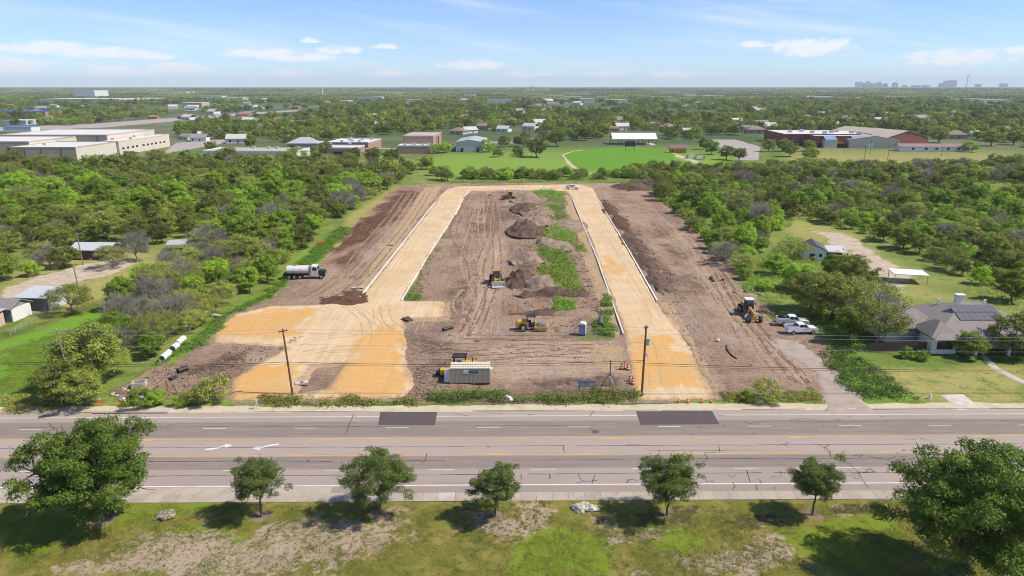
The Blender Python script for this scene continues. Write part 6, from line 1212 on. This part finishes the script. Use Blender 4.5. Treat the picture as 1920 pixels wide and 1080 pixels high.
# ---- portable toilet
x, y = G(1092, 629); t = thing('portable_toilet', 'blue portable toilet with a white domed roof', 'toilet', (x, y, .2), math.radians(-18)); TB = pm('toilet_blue', (0.10, 0.16, 0.36), 0.5, 0.4, 0, .06)
MB().box(-.58, .58, -.58, .58, 0, 2.05).build('cabin', TB, t); MB().box(-.45, .45, -.61, -.585, .15, 1.95).build('door', pm('toilet_door', (0.22, 0.27, 0.42), .5), t); MB().prism([(-.64,2.055),(.64,2.055),(.6,2.18),(.3,2.36),(-.3,2.36),(-.6,2.18)], -.64, .64).build('roof', TRIMW, t); MB().box(-.62, .62, -.62, .62, -.1, .03).build('skid', BLK, t)
MB().box(.585, .6, -.5, .5, .3, 1.9).build('side_panel', pm('toilet_grey', (0.42, 0.43, 0.46), .6), t); MB().cyl((.4,.4,2.2),(.4,.4,2.7),.05,n=8).build('vent_pipe', TRIMW, t)
# ---- site sign, braced post
x, y = G(1100, 735); t = thing('site_sign', 'blue and grey site sign board with a red heading on two posts', 'sign', (x, y, .15))
for xx in (-1.1, 1.05): MB().box(xx-.06, xx+.06, 0, .1, -.3, 1.2).build('post', pm('sign_post', (0.16, 0.13, 0.11)), t)
sb = MB().box(-1.25, 1.25, -.06, -.01, .75, 1.75).build('board', pm('sign_blue', (0.20, 0.24, 0.36), .6), t); MB().box(-1.2, 1.2, -.075, -.062, 1.45, 1.72).build('heading', pm('sign_red', (0.16, 0.025, 0.03), .6), sb); tx = MB()
for i in range(12): tx.box(-1.1+i*.185, -.98+i*.185, -.082, -.077, 1.52, 1.64)
for j, zz in enumerate((.85, 1.02, 1.19)):
    for i in range(7 - j): tx.box(-1.1+i*.15, -1.0+i*.15, -.072, -.063, zz, zz+.07)
tag(tx.build('lettering', pm('letter_white', (0.6, 0.6, 0.62)), sb), None, None, None, 'stuff'); MB().box(.1, 1.15, -.075, -.063, .82, 1.38).build('picture_panel', pm('sign_grey', (0.36, 0.38, 0.46)), sb)
x, y = G(1143, 726); t = thing('service_post', 'tall thin braced timber post wrapped with weeds beside the site sign', 'post', (x, y, .1)); TW = pm('weathered_timber', (0.17, 0.125, 0.095), .9); MB().box(-.07, .07, -.07, .07, -.3, 4.3).build('post', TW, t)
for s in (-1, 1): MB().cyl((s*1.3, .3, -.1), (0, 0, 2.2), .05, n=6).build('brace', TW, t)
MB().box(-.3, -.22, -.1, -.02, -.1, 1.5).build('conduit', UNITM, t); MB().box(-.2, .2, -.16, -.075, 1.1, 1.7).build('meter_box', UNITM, t)
# ---- small things
OR = pm('safety_orange', (0.62, 0.12, 0.025), .6, .3); WR = pm('reflector_white', (0.75, 0.73, 0.70), .5, .3)
def barrel(px, py, lb, g):
    x, y = G(px, py); t = thing('traffic_barrel', lb, 'barrel', (x, y, .2), random.uniform(0, 3), g)
    for i in range(5): MB().cyl((0,0,i*.2), (0,0,i*.2+.2), .29-.02*i, .275-.02*i, 16).build('band', OR if i % 2 == 0 else WR, t)
    MB().cyl((0,0,-.1),(0,0,.04),.38,n=16).build('base', BLK, t); MB().box(-.08,.08,-.02,.02,1.0,1.12).build('handle', OR, t)
for p in ((1171,692),(1177,695),(1166,694)): barrel(*p, 'orange striped barrel in the cluster by the kerb end of the orange apron', 'barrels by the apron, upper')
for p in ((1186,722),(1181,718)): barrel(*p, 'orange striped barrel standing near the weedy verge and wooden pole', 'barrels by the apron, lower')
def cone(px, py, lb):
    x, y = G(px, py); t = thing('traffic_cone', lb, 'cone', (x, y, .16), 0, 'cones at the apron mouth'); MB().cyl((0,0,.04),(0,0,.75),.17,.03,14).build('body', OR, t); MB().box(-.2,.2,-.2,.2,0,.045).build('base', OR, t); MB().cyl((0,0,.35),(0,0,.5),.115,.088,14,False).build('collar', WR, t)
for p in ((1272,757),(1289,757.5),(1315,757),(1333,757)): cone(*p, 'orange traffic cone on the kerb at the mouth of the orange apron')
def barricade(px, py, rz, lb):
    x, y = G(px, py); t = thing('barricade', lb, 'barricade', (x, y, .15), rz, 'barricades at the storm drain')
    for s in (-1, 1): MB().cyl((s*.35,-.25,-.05),(s*.3,0,1.0),.03,n=6).build('leg', OR, t); MB().cyl((s*.35,.25,-.05),(s*.3,0,1.0),.03,n=6).build('leg', OR, t)
    MB().box(-.45,.45,-.05,-.02,.55,.8).build('rail', OR, t); MB().box(-.2,.2,-.04,-.01,1.0,1.5).build('panel', WR, t)
barricade(188, 763, .2, 'orange barricade with white panel beside the dark leafy bush'); barricade(229, 762, -.1, 'orange barricade with white panel beside the round green bush')
def pipe(px0, py0, px1, py1, r, mat, name, lb, g=None, z=.15, wall=.09):
    a, b_ = Vector((*G(px0, py0), z + r)), Vector((*G(px1, py1), z + r)); t = thing(name, lb, 'pipe', (a.x, a.y, z), 0, g); n = 24; d = (b_-a); L_ = d.length; d.normalize(); u = Vector((-d.y, d.x, 0)); m = MB(); vs = []
    for (s_, rr_) in ((0, r), (L_, r), (L_, r-wall), (0, r-wall)):
        for i in range(n): th = 2*math.pi*i/n; vs.append(d*s_ + u*(rr_*math.cos(th)) + Vector((0,0,r + rr_*math.sin(th))))
    fs = [(k*n+i, k*n+(i+1) % n, ((k+1) % 4)*n+(i+1) % n, ((k+1) % 4)*n+i) for k in range(4) for i in range(n)]; m.add(vs, fs); m.build('barrel', mat, t)
PW = pm('white_pipe', (0.68, 0.67, 0.64), .7, .2, 0, .08, 1.5, (0.4, 0.34, 0.27, .4)); PB = pm('black_plastic', (0.022, 0.022, 0.024), .5, .4, 0, .2)
pipe(304, 680, 318, 668, .55, PW, 'drain_pipe', 'lowest of three white concrete drain pipes lying in the weeds', 'white pipes'); pipe(324, 661, 333, 654, .55, PW, 'drain_pipe', 'short middle one of three white concrete drain pipes in the weeds', 'white pipes'); pipe(333, 652, 345, 641, .55, PW, 'drain_pipe', 'uppermost of three white concrete drain pipes lying in the weeds', 'white pipes')
pipe(334, 702, 352, 696, .42, PB, 'plastic_pipe', 'thick black plastic pipe on the bare soil by the verge', 'black pipes'); pipe(320, 718, 331, 713, .35, PB, 'plastic_pipe', 'short black pipe piece beside the thick black pipe', 'black pipes'); pipe(831, 623, 849, 618, .33, PB, 'plastic_pipe', 'short black corrugated pipe alone on the middle lots', 'black pipes'); pipe(1126, 616, 1127, 601, .45, pm('dark_grey_pipe', (0.10, 0.10, 0.11), .7), 'plastic_pipe', 'dark grey pipe in the weeds by the portable toilet', 'black pipes', .3)
pipe(398, 595, 414, 597, .28, PW, 'drain_pipe', 'small white pipe at the edge of the upper orange fill', None, .2)
def hose():
    pts = [Vector((*G(1362 + 20*a - 6*math.sin(a*3), 649 + 26*a), .22)) for a in np.linspace(0, 1, 12)]; t = thing('hose', 'dark curved hose lying on the brown soil', 'hose', pts[0]); MB().path([p - pts[0] for p in pts], .11, 8).build('tube', BLK, t)
hose()
x, y = G(262, 727); t = thing('inlet_box', 'open white concrete inlet box beside the bushes', 'inlet box', (x, y, .15), .25); bx_ = MB()
for a in ((-1.0,1.0,-.7,-.55),(-1.0,1.0,.55,.7),(-1.0,-.85,-.55,.55),(.85,1.0,-.55,.55)): bx_.box(*a, -.1, .85)
bx_.build('walls', CONCL, t); MB().box(-.84,.84,-.54,.54,-.1,.1).build('floor', BLK, t)
x, y = G(566, 721); t = thing('manhole_riser', 'white concrete manhole slab with a black hole beside the dark soil island', 'manhole', (x, y, .25), .2); MB().box(-.95,.95,-.6,.6,-.1,.18).build('slab', CONCL, t); MB().cyl((.05,-.05,.182),(.05,-.05,.2),.26,n=18).build('hole', BLK, t)
for (px, py, rz, lb) in ((689,542,.9,'white concrete kerb inlet by the upper part of the long kerb'),(745,461,.9,'white concrete kerb inlet half way along the long kerb'),(680,543,.9,'small concrete block beside the kerb inlet')):
    x, y = G(px, py); t = thing('kerb_inlet', lb, 'inlet', (x - 1.6, y, .2), 0); MB().box(-.8,.8,-.5,.5,-.1,.3).build('slab', CONCL, t); MB().box(-.5,.5,-.52,-.505,.0,.2).build('slot', BLK, t)
def rubble(px, py, n, sp, s, mat, lb, name='rubble', cat='rubble', grp=None, z=.15, seed=1):
    r_ = random.Random(seed)
    x0, y0 = G(px, py)
    for i in range(n):
        t = rock(s * r_.uniform(.5, 1.3), seed * 100 + i, mat, name); t.location = (x0 + r_.gauss(0, sp), y0 + r_.gauss(0, sp*.6), z); t.rotation_euler = (r_.uniform(-.3,.3), r_.uniform(-.3,.3), r_.uniform(0, 6)); tag(t, lb, cat, grp)
def rock(s, seed, mat, name, flat=.6, lump=.35):
    import bmesh
    bm = bmesh.new(); bmesh.ops.create_icosphere(bm, subdivisions=3, radius=1.0); r_ = random.Random(seed); off = Vector((r_.uniform(0, 50), r_.uniform(0, 50), r_.uniform(0, 50)))
    from mathutils import noise as mn
    sx, sy = r_.uniform(.8, 1.4), r_.uniform(.7, 1.1)
    for v in bm.verts:
        k = 1 + lump * mn.noise(v.co * 1.3 + off) * 1.6 + .18 * mn.noise(v.co * 4 + off); v.co = Vector((v.co.x*sx, v.co.y*sy, v.co.z*flat)) * k * s
    me = bpy.data.meshes.new(name); bm.to_mesh(me); bm.free(); me.materials.append(mat); return mesh_obj(name, me)
def stone_mat(key, a, b_):
    t = NT(key, .95, .1); n_ = t.noise(3, 6, .7, t.obj()); t.color(t.mix(t.mr(n_, .35, .65), a, b_)); t.bump(n_, .8, .15); return t.m
LIME = stone_mat('limestone', (0.30, 0.25, 0.19), (0.62, 0.57, 0.48)); BSTONE = stone_mat('brown_stone', (0.16, 0.12, 0.085), (0.46, 0.38, 0.28))
for (px, py, s, m_, lb) in ((316,972,.72,BSTONE,'brown pitted boulder on the lawn beside the big pecan'),(303,972,.5,BSTONE,'smaller brown stone leaning on the pitted boulder'),(1090,957,.72,LIME,'larger of two touching white limestone boulders on the lawn'),(1106,958,.66,LIME,'smaller of two touching white limestone boulders on the lawn')):
    x, y = G(px, py); o = rock(s, int(px), m_, 'boulder'); o.location = (x, y, .32); tag(o, lb, 'boulder', 'lawn boulders')
rubble(243, 742, 14, 1.8, .3, CONCL, 'broken pale concrete chunk beside the open inlet box', 'concrete_chunk', 'rubble', 'concrete chunks by the inlet box', .2, 3); rubble(1410, 548, 10, 2.2, .5, BSTONE, 'brown clod in the rubble heap behind the motor grader', 'soil_clod', 'clod', 'clods behind the grader', .2, 4); rubble(1335, 524, 5, 1.6, .45, pm('dark_clod', (0.10, 0.075, 0.06), .95), 'dark clod on the soil near the scrub edge', 'soil_clod', 'clod', 'dark clods near the scrub', .2, 5); rubble(765, 601, 4, .7, .55, MATS['dark_clod'], 'dark reddish clod at the end of the side apron', 'soil_clod', 'clod', 'clods at the side apron', .2, 6); rubble(1345, 640, 4, .5, .4, CONCL, 'white concrete lump lying on the brown soil below the grader', 'concrete_chunk', 'rubble', 'concrete lumps below the grader', .2, 7)
for (px, py, lb) in ((600,461,'orange plastic barrier lying in the grass by the red soil'),(606,459,'second orange plastic barrier lying in the grass by the red soil')):
    x, y = G(px, py); t = thing('plastic_barrier', lb, 'barrier', (x, y, .15), .3); MB().prism([(-.9,0),(.9,0),(.9,.25),(.8,.9),(-.8,.9),(-.9,.25)], -.22, .22).build('body', OR, t); MB().box(-.9,.9,-.3,.3,-.05,.12).build('foot', OR, t)
x, y = G(956, 756); t = thing('torn_sheet', 'torn white sheet caught on the weeds at the verge', 'sheet', (x, y, .3), .3); MB().add([(-.7,0,1.15),(.35,.1,.55),(.55,-.2,.15),(.1,-.1,0.1),(-.1,-.25,.6),(-.7,.03,1.12),(.33,.16,.52),(.52,-.14,.12)], [(0,1,4),(1,2,3),(1,3,4),(0,4,5),(5,6,1,0),(6,7,2,1)]).build('sheet', WR, t)
x, y = G(1743, 749); t = thing('fire_hydrant', 'small white fire hydrant on the verge before the house lawn', 'hydrant', (x, y, .14)); MB().cyl((0,0,-.1),(0,0,.6),.14,.13,14).build('barrel', WR, t); MB().cyl((0,0,.6),(0,0,.78),.16,.05,14).build('bonnet', WR, t); MB().cyl((-.24,0,.42),(.24,0,.42),.07,n=10).build('outlet', WR, t)
x, y = G(482, 768); t = thing('survey_tripod', 'small white survey stand on the kerb by the orange apron', 'stand', (x, y, .1))
for a in (0, 2.1, 4.2): MB().cyl((.4*math.cos(a), .4*math.sin(a), 0), (0,0,1.1), .03, n=6).build('leg', WR, t)
MB().box(-.12,.12,-.12,.12,1.1,1.4).build('head', WR, t)
# ---- soil heaps on the ridge
HEAPM = SOIL
def heap(px, py, rx, ry, h_, lb, mat=None, seed=1, z=.05, sharp=1.0, name='soil_heap', rz=0):
    x0, y0 = G(px, py); n = 44; g_ = np.linspace(-1.25, 1.25, n)
    def zf(X, Y):
        r_ = np.hypot(X, Y) * (1 + (vnoise(X*3, Y*3, 1.2, seed) - .5) * 1.1 + (vnoise(X*rx, Y*ry, 3.5, seed + 7, 3) - .5) * .7); k = np.clip(1 - r_, 0, 1) ** sharp
        return h_ * (k * (.5 + 1.0 * vnoise(X*rx, Y*ry, 2.4, seed + 1, 4)) + .22 * (vnoise(X*rx, Y*ry, .7, seed + 2, 3) - .5) * (k > 0)) - .5 * np.clip(r_ - 1, 0, 1)
    me = grid_mesh(name, g_, g_, zf, [mat or HEAPD], keep=lambda X, Y: np.hypot(X, Y) < 1.2); o = mesh_obj(name, me, None, (x0, y0, z + float(z_site(np.array([x0]), np.array([y0]))[0]) - .12), rz); o.scale = (rx, ry, 1); return tag(o, lb, 'soil heap', 'soil heaps of the site')
def heap_mat(key, a, b_, c_):
    t = NT(key, .97, .08); n_ = t.noise(.5, 6, .7); n3 = t.noise(2.5, 5, .75); c = t.mix(t.mr(n_, .35, .65), a, b_); c = t.mix(t.mr(n3, .55, .7), c, c_); t.color(t.vary(c, n3, .25)); t.bump(n3, .9, .35); return t.m
HEAPD = heap_mat('dark_heap_soil', (0.10, 0.066, 0.048), (0.155, 0.102, 0.074), (0.28, 0.20, 0.145)); HEAPL = heap_mat('pale_heap_soil', (0.24, 0.165, 0.118), (0.36, 0.265, 0.20), (0.15, 0.10, 0.072)); HEAPR = heap_mat('brown_heap_soil', (0.105, 0.055, 0.034), (0.15, 0.085, 0.055), (0.21, 0.13, 0.085))
HP = [(976,527,3.4,6.5,3.4,'tall dark soil heap beside the wheel loader',HEAPD),(1013,533,4.2,6.5,2.7,'pale clayey soil heap next to the tall dark heap',HEAPL),(1036,553,6.2,3.2,2.2,'long dark soil heap at the front of the ridge',HEAPD),(990,493,3.4,6,2.3,'brown soil heap behind the tall dark heap',HEAPL),(1028,464,5.0,7,2.6,'rounded brown soil heap among the ridge weeds',HEAPL),(988,437,4.4,9,3.0,'dark steep heap in the middle of the ridge',HEAPD),(1006,420,4.6,8,2.6,'grey-brown heap behind the steep dark heap',HEAPL),(1010,402,4.5,10,2.4,'grey heap high on the ridge',HEAPL),(988,394,4.2,9,2.5,'dark heap near the working loader',HEAPD),(990,376,5.5,9,2.3,'broad brown heap near the far street',HEAPL),(962,366,7,8,1.6,'low brown heap behind the working loader',HEAPL),(1060,425,5,9,1.3,'low pale mound beside the kerb',HEAPL),(1187,353,9,8,3.8,'black topsoil heap at the far corner by the scrub',HEAPD),(640,565,4.2,3.0,1.1,'low reddish-brown heap at the kerb end',HEAPR),(1055,590,3.2,2.4,.9,'small pale sand heap behind the roller',HEAPL),(1020,588,5.2,2.6,1.0,'low dark heap behind the roller',HEAPD),(660,556,2.6,3,.8,'small reddish heap against the long kerb',HEAPR),(895,640,.8,.6,.3,'tiny clod heap on the middle lots',HEAPD),(780,350,8,5,1.0,'weedy brush heap at the far corner by the grove',HEAPL)]
for i, (px, py, rx, ry, h_, lb, m_) in enumerate(HP): heap(px, py, rx * 1.18, ry * 1.1, h_ * .82, lb, m_, 20 + i*3)
for i, (px, py, rx, ry) in enumerate(((1143,393,3.2,19),(1164,420,3.2,17),(1187,455,3.2,15),(1210,492,2.8,12),(1232,530,2.2,9))): heap(px, py, rx, ry, 0.95, 'dark soil windrow section %s along the street kerb' % ('by the far bend', 'past the far bend', 'half way down', 'nearing the orange apron', 'tapering off by the apron')[i], HEAPR if i < 2 else HEAPD, 90 + i*4, .05, .8, 'soil_windrow', math.radians(-2))
# ---- clods strewn over the ridge and the lots: uncountable
def clods(name, poly, n, s0, s1, mat, lb, seed):
    rng = np.random.default_rng(seed); x0, y0 = poly.min(0); x1, y1 = poly.max(0); C = rng.uniform((x0, y0), (x1, y1), (n * 3, 2)); k = (sdist(C[:, 0], C[:, 1], poly) > 0) & (vnoise(C[:, 0], C[:, 1], 6, seed, 3) > .5) & (sdist(C[:, 0], C[:, 1], STREET) < -.5); C = C[k][:n]; m = len(C)
    base = np.array([(1,0,0),(0,1,0),(-1,0,0),(0,-1,0),(0,0,1),(0,0,-1)], float); F_ = np.array([(0,1,4),(1,2,4),(2,3,4),(3,0,4),(1,0,5),(2,1,5),(3,2,5),(0,3,5)]); s_ = rng.uniform(s0, s1, m) * rng.uniform(.4, 1, m)
    V = base[None] * s_[:, None, None] * rng.uniform(.5, 1.3, (m, 6, 1)) * np.array([1, 1, .7]); a = rng.uniform(0, 6.28, m); ca, sa = np.cos(a)[:, None], np.sin(a)[:, None]
    X = V[..., 0]*ca - V[..., 1]*sa + C[:, :1]; Y = V[..., 0]*sa + V[..., 1]*ca + C[:, 1:]; Z = V[..., 2] + (z_site(C[:, 0], C[:, 1]) + .06)[:, None]
    tag(mesh_obj(name, np_mesh(name, np.stack([X, Y, Z], -1).reshape(-1, 3), (F_[None] + 6*np.arange(m)[:, None, None]).reshape(-1, 3), [mat])), lb, 'clods', None, 'stuff')
clods('clods', GP([(960,545),(975,490),(965,430),(970,370),(1060,362),(1090,470),(1140,620),(1060,640),(1000,590)]), 5200, .08, .34, HEAPL, 'loose brown clods strewn over the soil ridge', 5); clods('clods', GP([(1128,378),(1160,380),(1270,520),(1310,640),(1330,740),(1290,640),(1240,560)]), 1800, .06, .26, HEAPD, 'dark clods along the soil windrow', 6)
clods('clods', SITE, 5200, .05, .16, HEAPD, 'small clods lying over the graded lots', 7); clods('clods', GP([(775,750),(765,690),(770,640),(850,640),(845,735)]), 900, .06, .22, HEAPL, 'brown clods beside the container', 8); clods('clods', GP([(225,740),(300,690),(440,650),(530,650),(430,750)]), 900, .06, .22, HEAPD, 'dark clods by the black pipes', 9)
# ---- tyre marks on the streets
TM = heap_mat('tyre_mark_soil', (0.50, 0.345, 0.185), (0.57, 0.41, 0.23), (0.62, 0.46, 0.27)); tm_ = MB(); r_ = random.Random(2)
def mark(pts, w=.16, gap=1.7, zf=None, dst=None, dz=.018):
    zf = zf or z_street; dst = dst or tm_; Q = []
    for off in (0, gap):
        P = [Vector((*G(*p), 0)) for p in pts]; fine = []
        for i in range(len(P)-1):
            a0, a1 = P[i], P[i+1]; p0 = P[max(i-1, 0)]; p3 = P[min(i+2, len(P)-1)]; m = max(6, int((a1-a0).length / 1.0))
            for k in range(m):
                s_ = k/m; fine.append(.5*((2*a0) + (a1-p0)*s_ + (2*p0-5*a0+4*a1-p3)*s_*s_ + (3*a0-p0-3*a1+p3)*s_**3))
        for a, b_ in zip(fine[:-1], fine[1:]):
            d = (b_-a)
            if d.length < 1e-4 or r_.random() < .22: continue
            n_ = Vector((-d.y, d.x, 0)).normalized(); ww = w * r_.uniform(.6, 1.25); Q += [a+n_*(off-ww), a+n_*(off+ww), b_+n_*(off+ww), b_+n_*(off-ww)]
    A = np.array([(v.x, v.y) for v in Q]); Z = zf(A[:, 0], A[:, 1]) + dz
    for i in range(0, len(Q), 4): dst.add([(A[i+k, 0], A[i+k, 1], Z[i+k]) for k in range(4)], [(0, 1, 2, 3)])
for pts in ([(640,575),(672,600),(678,640),(640,690)],[(700,580),(705,610),(735,632),(762,645)],[(712,575),(720,605),(750,625)],[(640,570),(690,600),(700,612)],[(430,640),(480,612),(560,590),(640,580)],[(560,650),(600,640),(660,632),(690,628)],[(570,668),(620,660),(690,655)],[(545,690),(600,672),(680,668)],[(700,555),(740,500),(790,430),(830,380)],[(1190,740),(1185,690),(1178,640),(1150,560),(1110,450)],[(1240,600),(1215,550),(1165,470),(1110,390)],[(1240,730),(1235,680),(1222,640)]): mark(pts, r_.uniform(.07, .12))
tag(tm_.build('tyre_marks', TM, street), None, None, None, 'stuff')
RUTD = heap_mat('rut_dark_soil', (0.205, 0.125, 0.080), (0.27, 0.17, 0.11), (0.34, 0.22, 0.145)); RUTP = heap_mat('rut_pale_soil', (0.46, 0.32, 0.215), (0.38, 0.255, 0.165), (0.53, 0.385, 0.27)); rd_, rp_ = MB(), MB()
for i in range(20):
    side = i % 3
    if side == 0: x0 = r_.uniform(845, 905); pts = [(x0 + 20, 372), (x0 + r_.uniform(-20, 40), 430), (x0 + r_.uniform(-30, 30), 500), (x0 + r_.uniform(-35, 25), 570), (x0 + r_.uniform(-40, 30), 632)]
    elif side == 1: k = r_.uniform(0, 1); pts = [(1150 + 60*k, 365), (1200 + 70*k, 420), (1262 + 75*k, 500), (1310 + 80*k + r_.uniform(-15, 15), 580), (1360 + 90*k, 660), (1400 + 110*k, 725)]
    else: k = r_.uniform(0, 1); pts = [(755 + 50*k, 362), (720 + 55*k, 410), (672 + 60*k, 465), (620 + 65*k + r_.uniform(-10, 10), 520), (560 + 80*k, 560)]
    mark(pts, r_.uniform(.12, .26), 2.0, z_site, rd_ if i % 2 else rp_, .035)
for i in range(16):
    yy = r_.uniform(632, 735); pts = [(785 + r_.uniform(0, 60), yy + r_.uniform(-8, 8)), (880, yy + r_.uniform(-12, 12)), (1000, yy + r_.uniform(-8, 8)), (1090 + r_.uniform(-20, 50), yy + r_.uniform(-8, 8))]
    if not (690 < yy < 735): mark(pts, r_.uniform(.1, .22), 2.0, z_site, rd_ if i % 2 else rp_, .035)
tag(rd_.build('dark_ruts', RUTD, site), None, None, None, 'stuff'); tag(rp_.build('pale_ruts', RUTP, site), None, None, None, 'stuff')
# ---- power poles and lines along the verge
PWOOD = pm('pole_wood', (0.20, 0.085, 0.05), .85, .2, 0, .15, 2); PGREY = pm('grey_pole_wood', (0.26, 0.21, 0.17), .9, .1, 0, .15, 2); INS = pm('insulator', (0.5, 0.5, 0.5), .4, .4)
def pole(px, py, h_, lean, mat, lb, arm=None, transformer=False, r=.16):
    x, y = G(px, py); t = thing('power_pole', lb, 'power pole', (x, y, .1)); t.rotation_euler = (0, lean, 0); MB().cyl((0,0,-.4),(0,0,h_), r, r*.72, 12).build('shaft', mat, t)
    if arm:
        a = MB().box(-arm/2, arm/2, -.07, .07, h_-.35, h_-.2).build('crossarm', mat if mat is PWOOD else PGREY, t); a.rotation_euler = (0, 0, .35)
        for xx in (-arm/2+.1, arm/2-.1): MB().cyl((xx,0,h_-.2),(xx,0,h_+.05),.05,n=8).build('insulator', INS, a)
    MB().cyl((0,0,h_),(0,0,h_+.25),.05,n=8).build('top_pin', INS, t)
    if transformer: MB().cyl((.45,0,h_-2.9),(.45,0,h_-1.9),.28,n=16).build('transformer', pm('transformer_grey', (0.45, 0.46, 0.46), .5), t); MB().box(.1,.4,-.1,.1,h_-4.6,h_-4.2).build('terminal_box', UNITM, t)
    return t
T1 = pole(137, 742, 10.2, math.radians(-3.5), PGREY, 'grey wooden power pole with crossarm rising from the dark bushes', 2.4); T2 = pole(549, 742, 10.3, math.radians(-3.2), PWOOD, 'reddish wooden power pole with small crossarm beside the orange aprons', 1.3); T3 = pole(1203, 745, 11.0, math.radians(.6), PWOOD, 'dark red wooden power pole with a grey transformer', .7, True, .18)
pole(149, 548, 6.3, math.radians(-3), PGREY, 'thin wooden pole behind the crooked tree by the sheds', None); pole(156, 497, 8.2, math.radians(-2), PGREY, 'thin wooden pole with lamp arm before the long barn', .9)
x4 = 130.0
def wire(a, b_, sag, r_, mat, lb, g):
    a, b_ = Vector(a), Vector(b_); pts = [a.lerp(b_, s) - Vector((0,0,4*sag*s*(1-s))) for s in np.linspace(0, 1, 17)]; t = thing('power_line', lb, 'cable', a, 0, g); MB().path([p - a for p in pts], r_, 5).build('conductor', mat, t)
WB = pm('cable_black', (0.035, 0.032, 0.032), .6); WA = pm('bare_conductor', (0.42, 0.42, 0.43), .4, .5, .4)
anchor = [(-190, 95.0), (-65.5, 96.6), (-33.1, 96.6), (19.3, 96.2), (x4, 97.6)]; seg = ['off past the leafy bushes', 'from the grey pole to the crossarm pole', 'from the crossarm pole to the transformer pole', 'from the transformer pole over the house lawn']
for i in range(4):
    (xa, ya), (xb, yb) = anchor[i], anchor[i+1]
    for k, (dz, dy, r_, m_, nm) in enumerate(((10.3, .5, .016, WA, 'upper bare wire'), (10.1, -.5, .016, WA, 'second bare wire'), (8.2, 0, .016, WA, 'middle bare wire'), (5.4, -.1, .035, WB, 'thick black cable'), (5.0, .15, .022, WB, 'thin black cable'))):
        wire((xa, ya+dy, dz), (xb, yb+dy, dz + (.4 if i == 2 else 0)), (.5 if i != 3 else 1.4), r_, m_, nm + ' strung ' + seg[i], 'lines along the verge')
# ---- haze
def haze():
    m = bpy.data.materials.new('haze_air'); m.use_nodes = True; nt = m.node_tree; nt.nodes.clear()
    o = nt.nodes.new('ShaderNodeOutputMaterial'); v = nt.nodes.new('ShaderNodeVolumePrincipled')
    v.inputs['Color'].default_value = (0.80, 0.87, 1.0, 1); v.inputs['Density'].default_value = 6.2e-5; v.inputs['Anisotropy'].default_value = 0.0
    nt.links.new(v.outputs[0], o.inputs['Volume'])
    b = MB().box(-24000, 24000, -400, 24000, -3.0, 300).build('haze', m)
    tag(b, 'thin bluish haze over the plain', None, None, 'stuff')
haze()
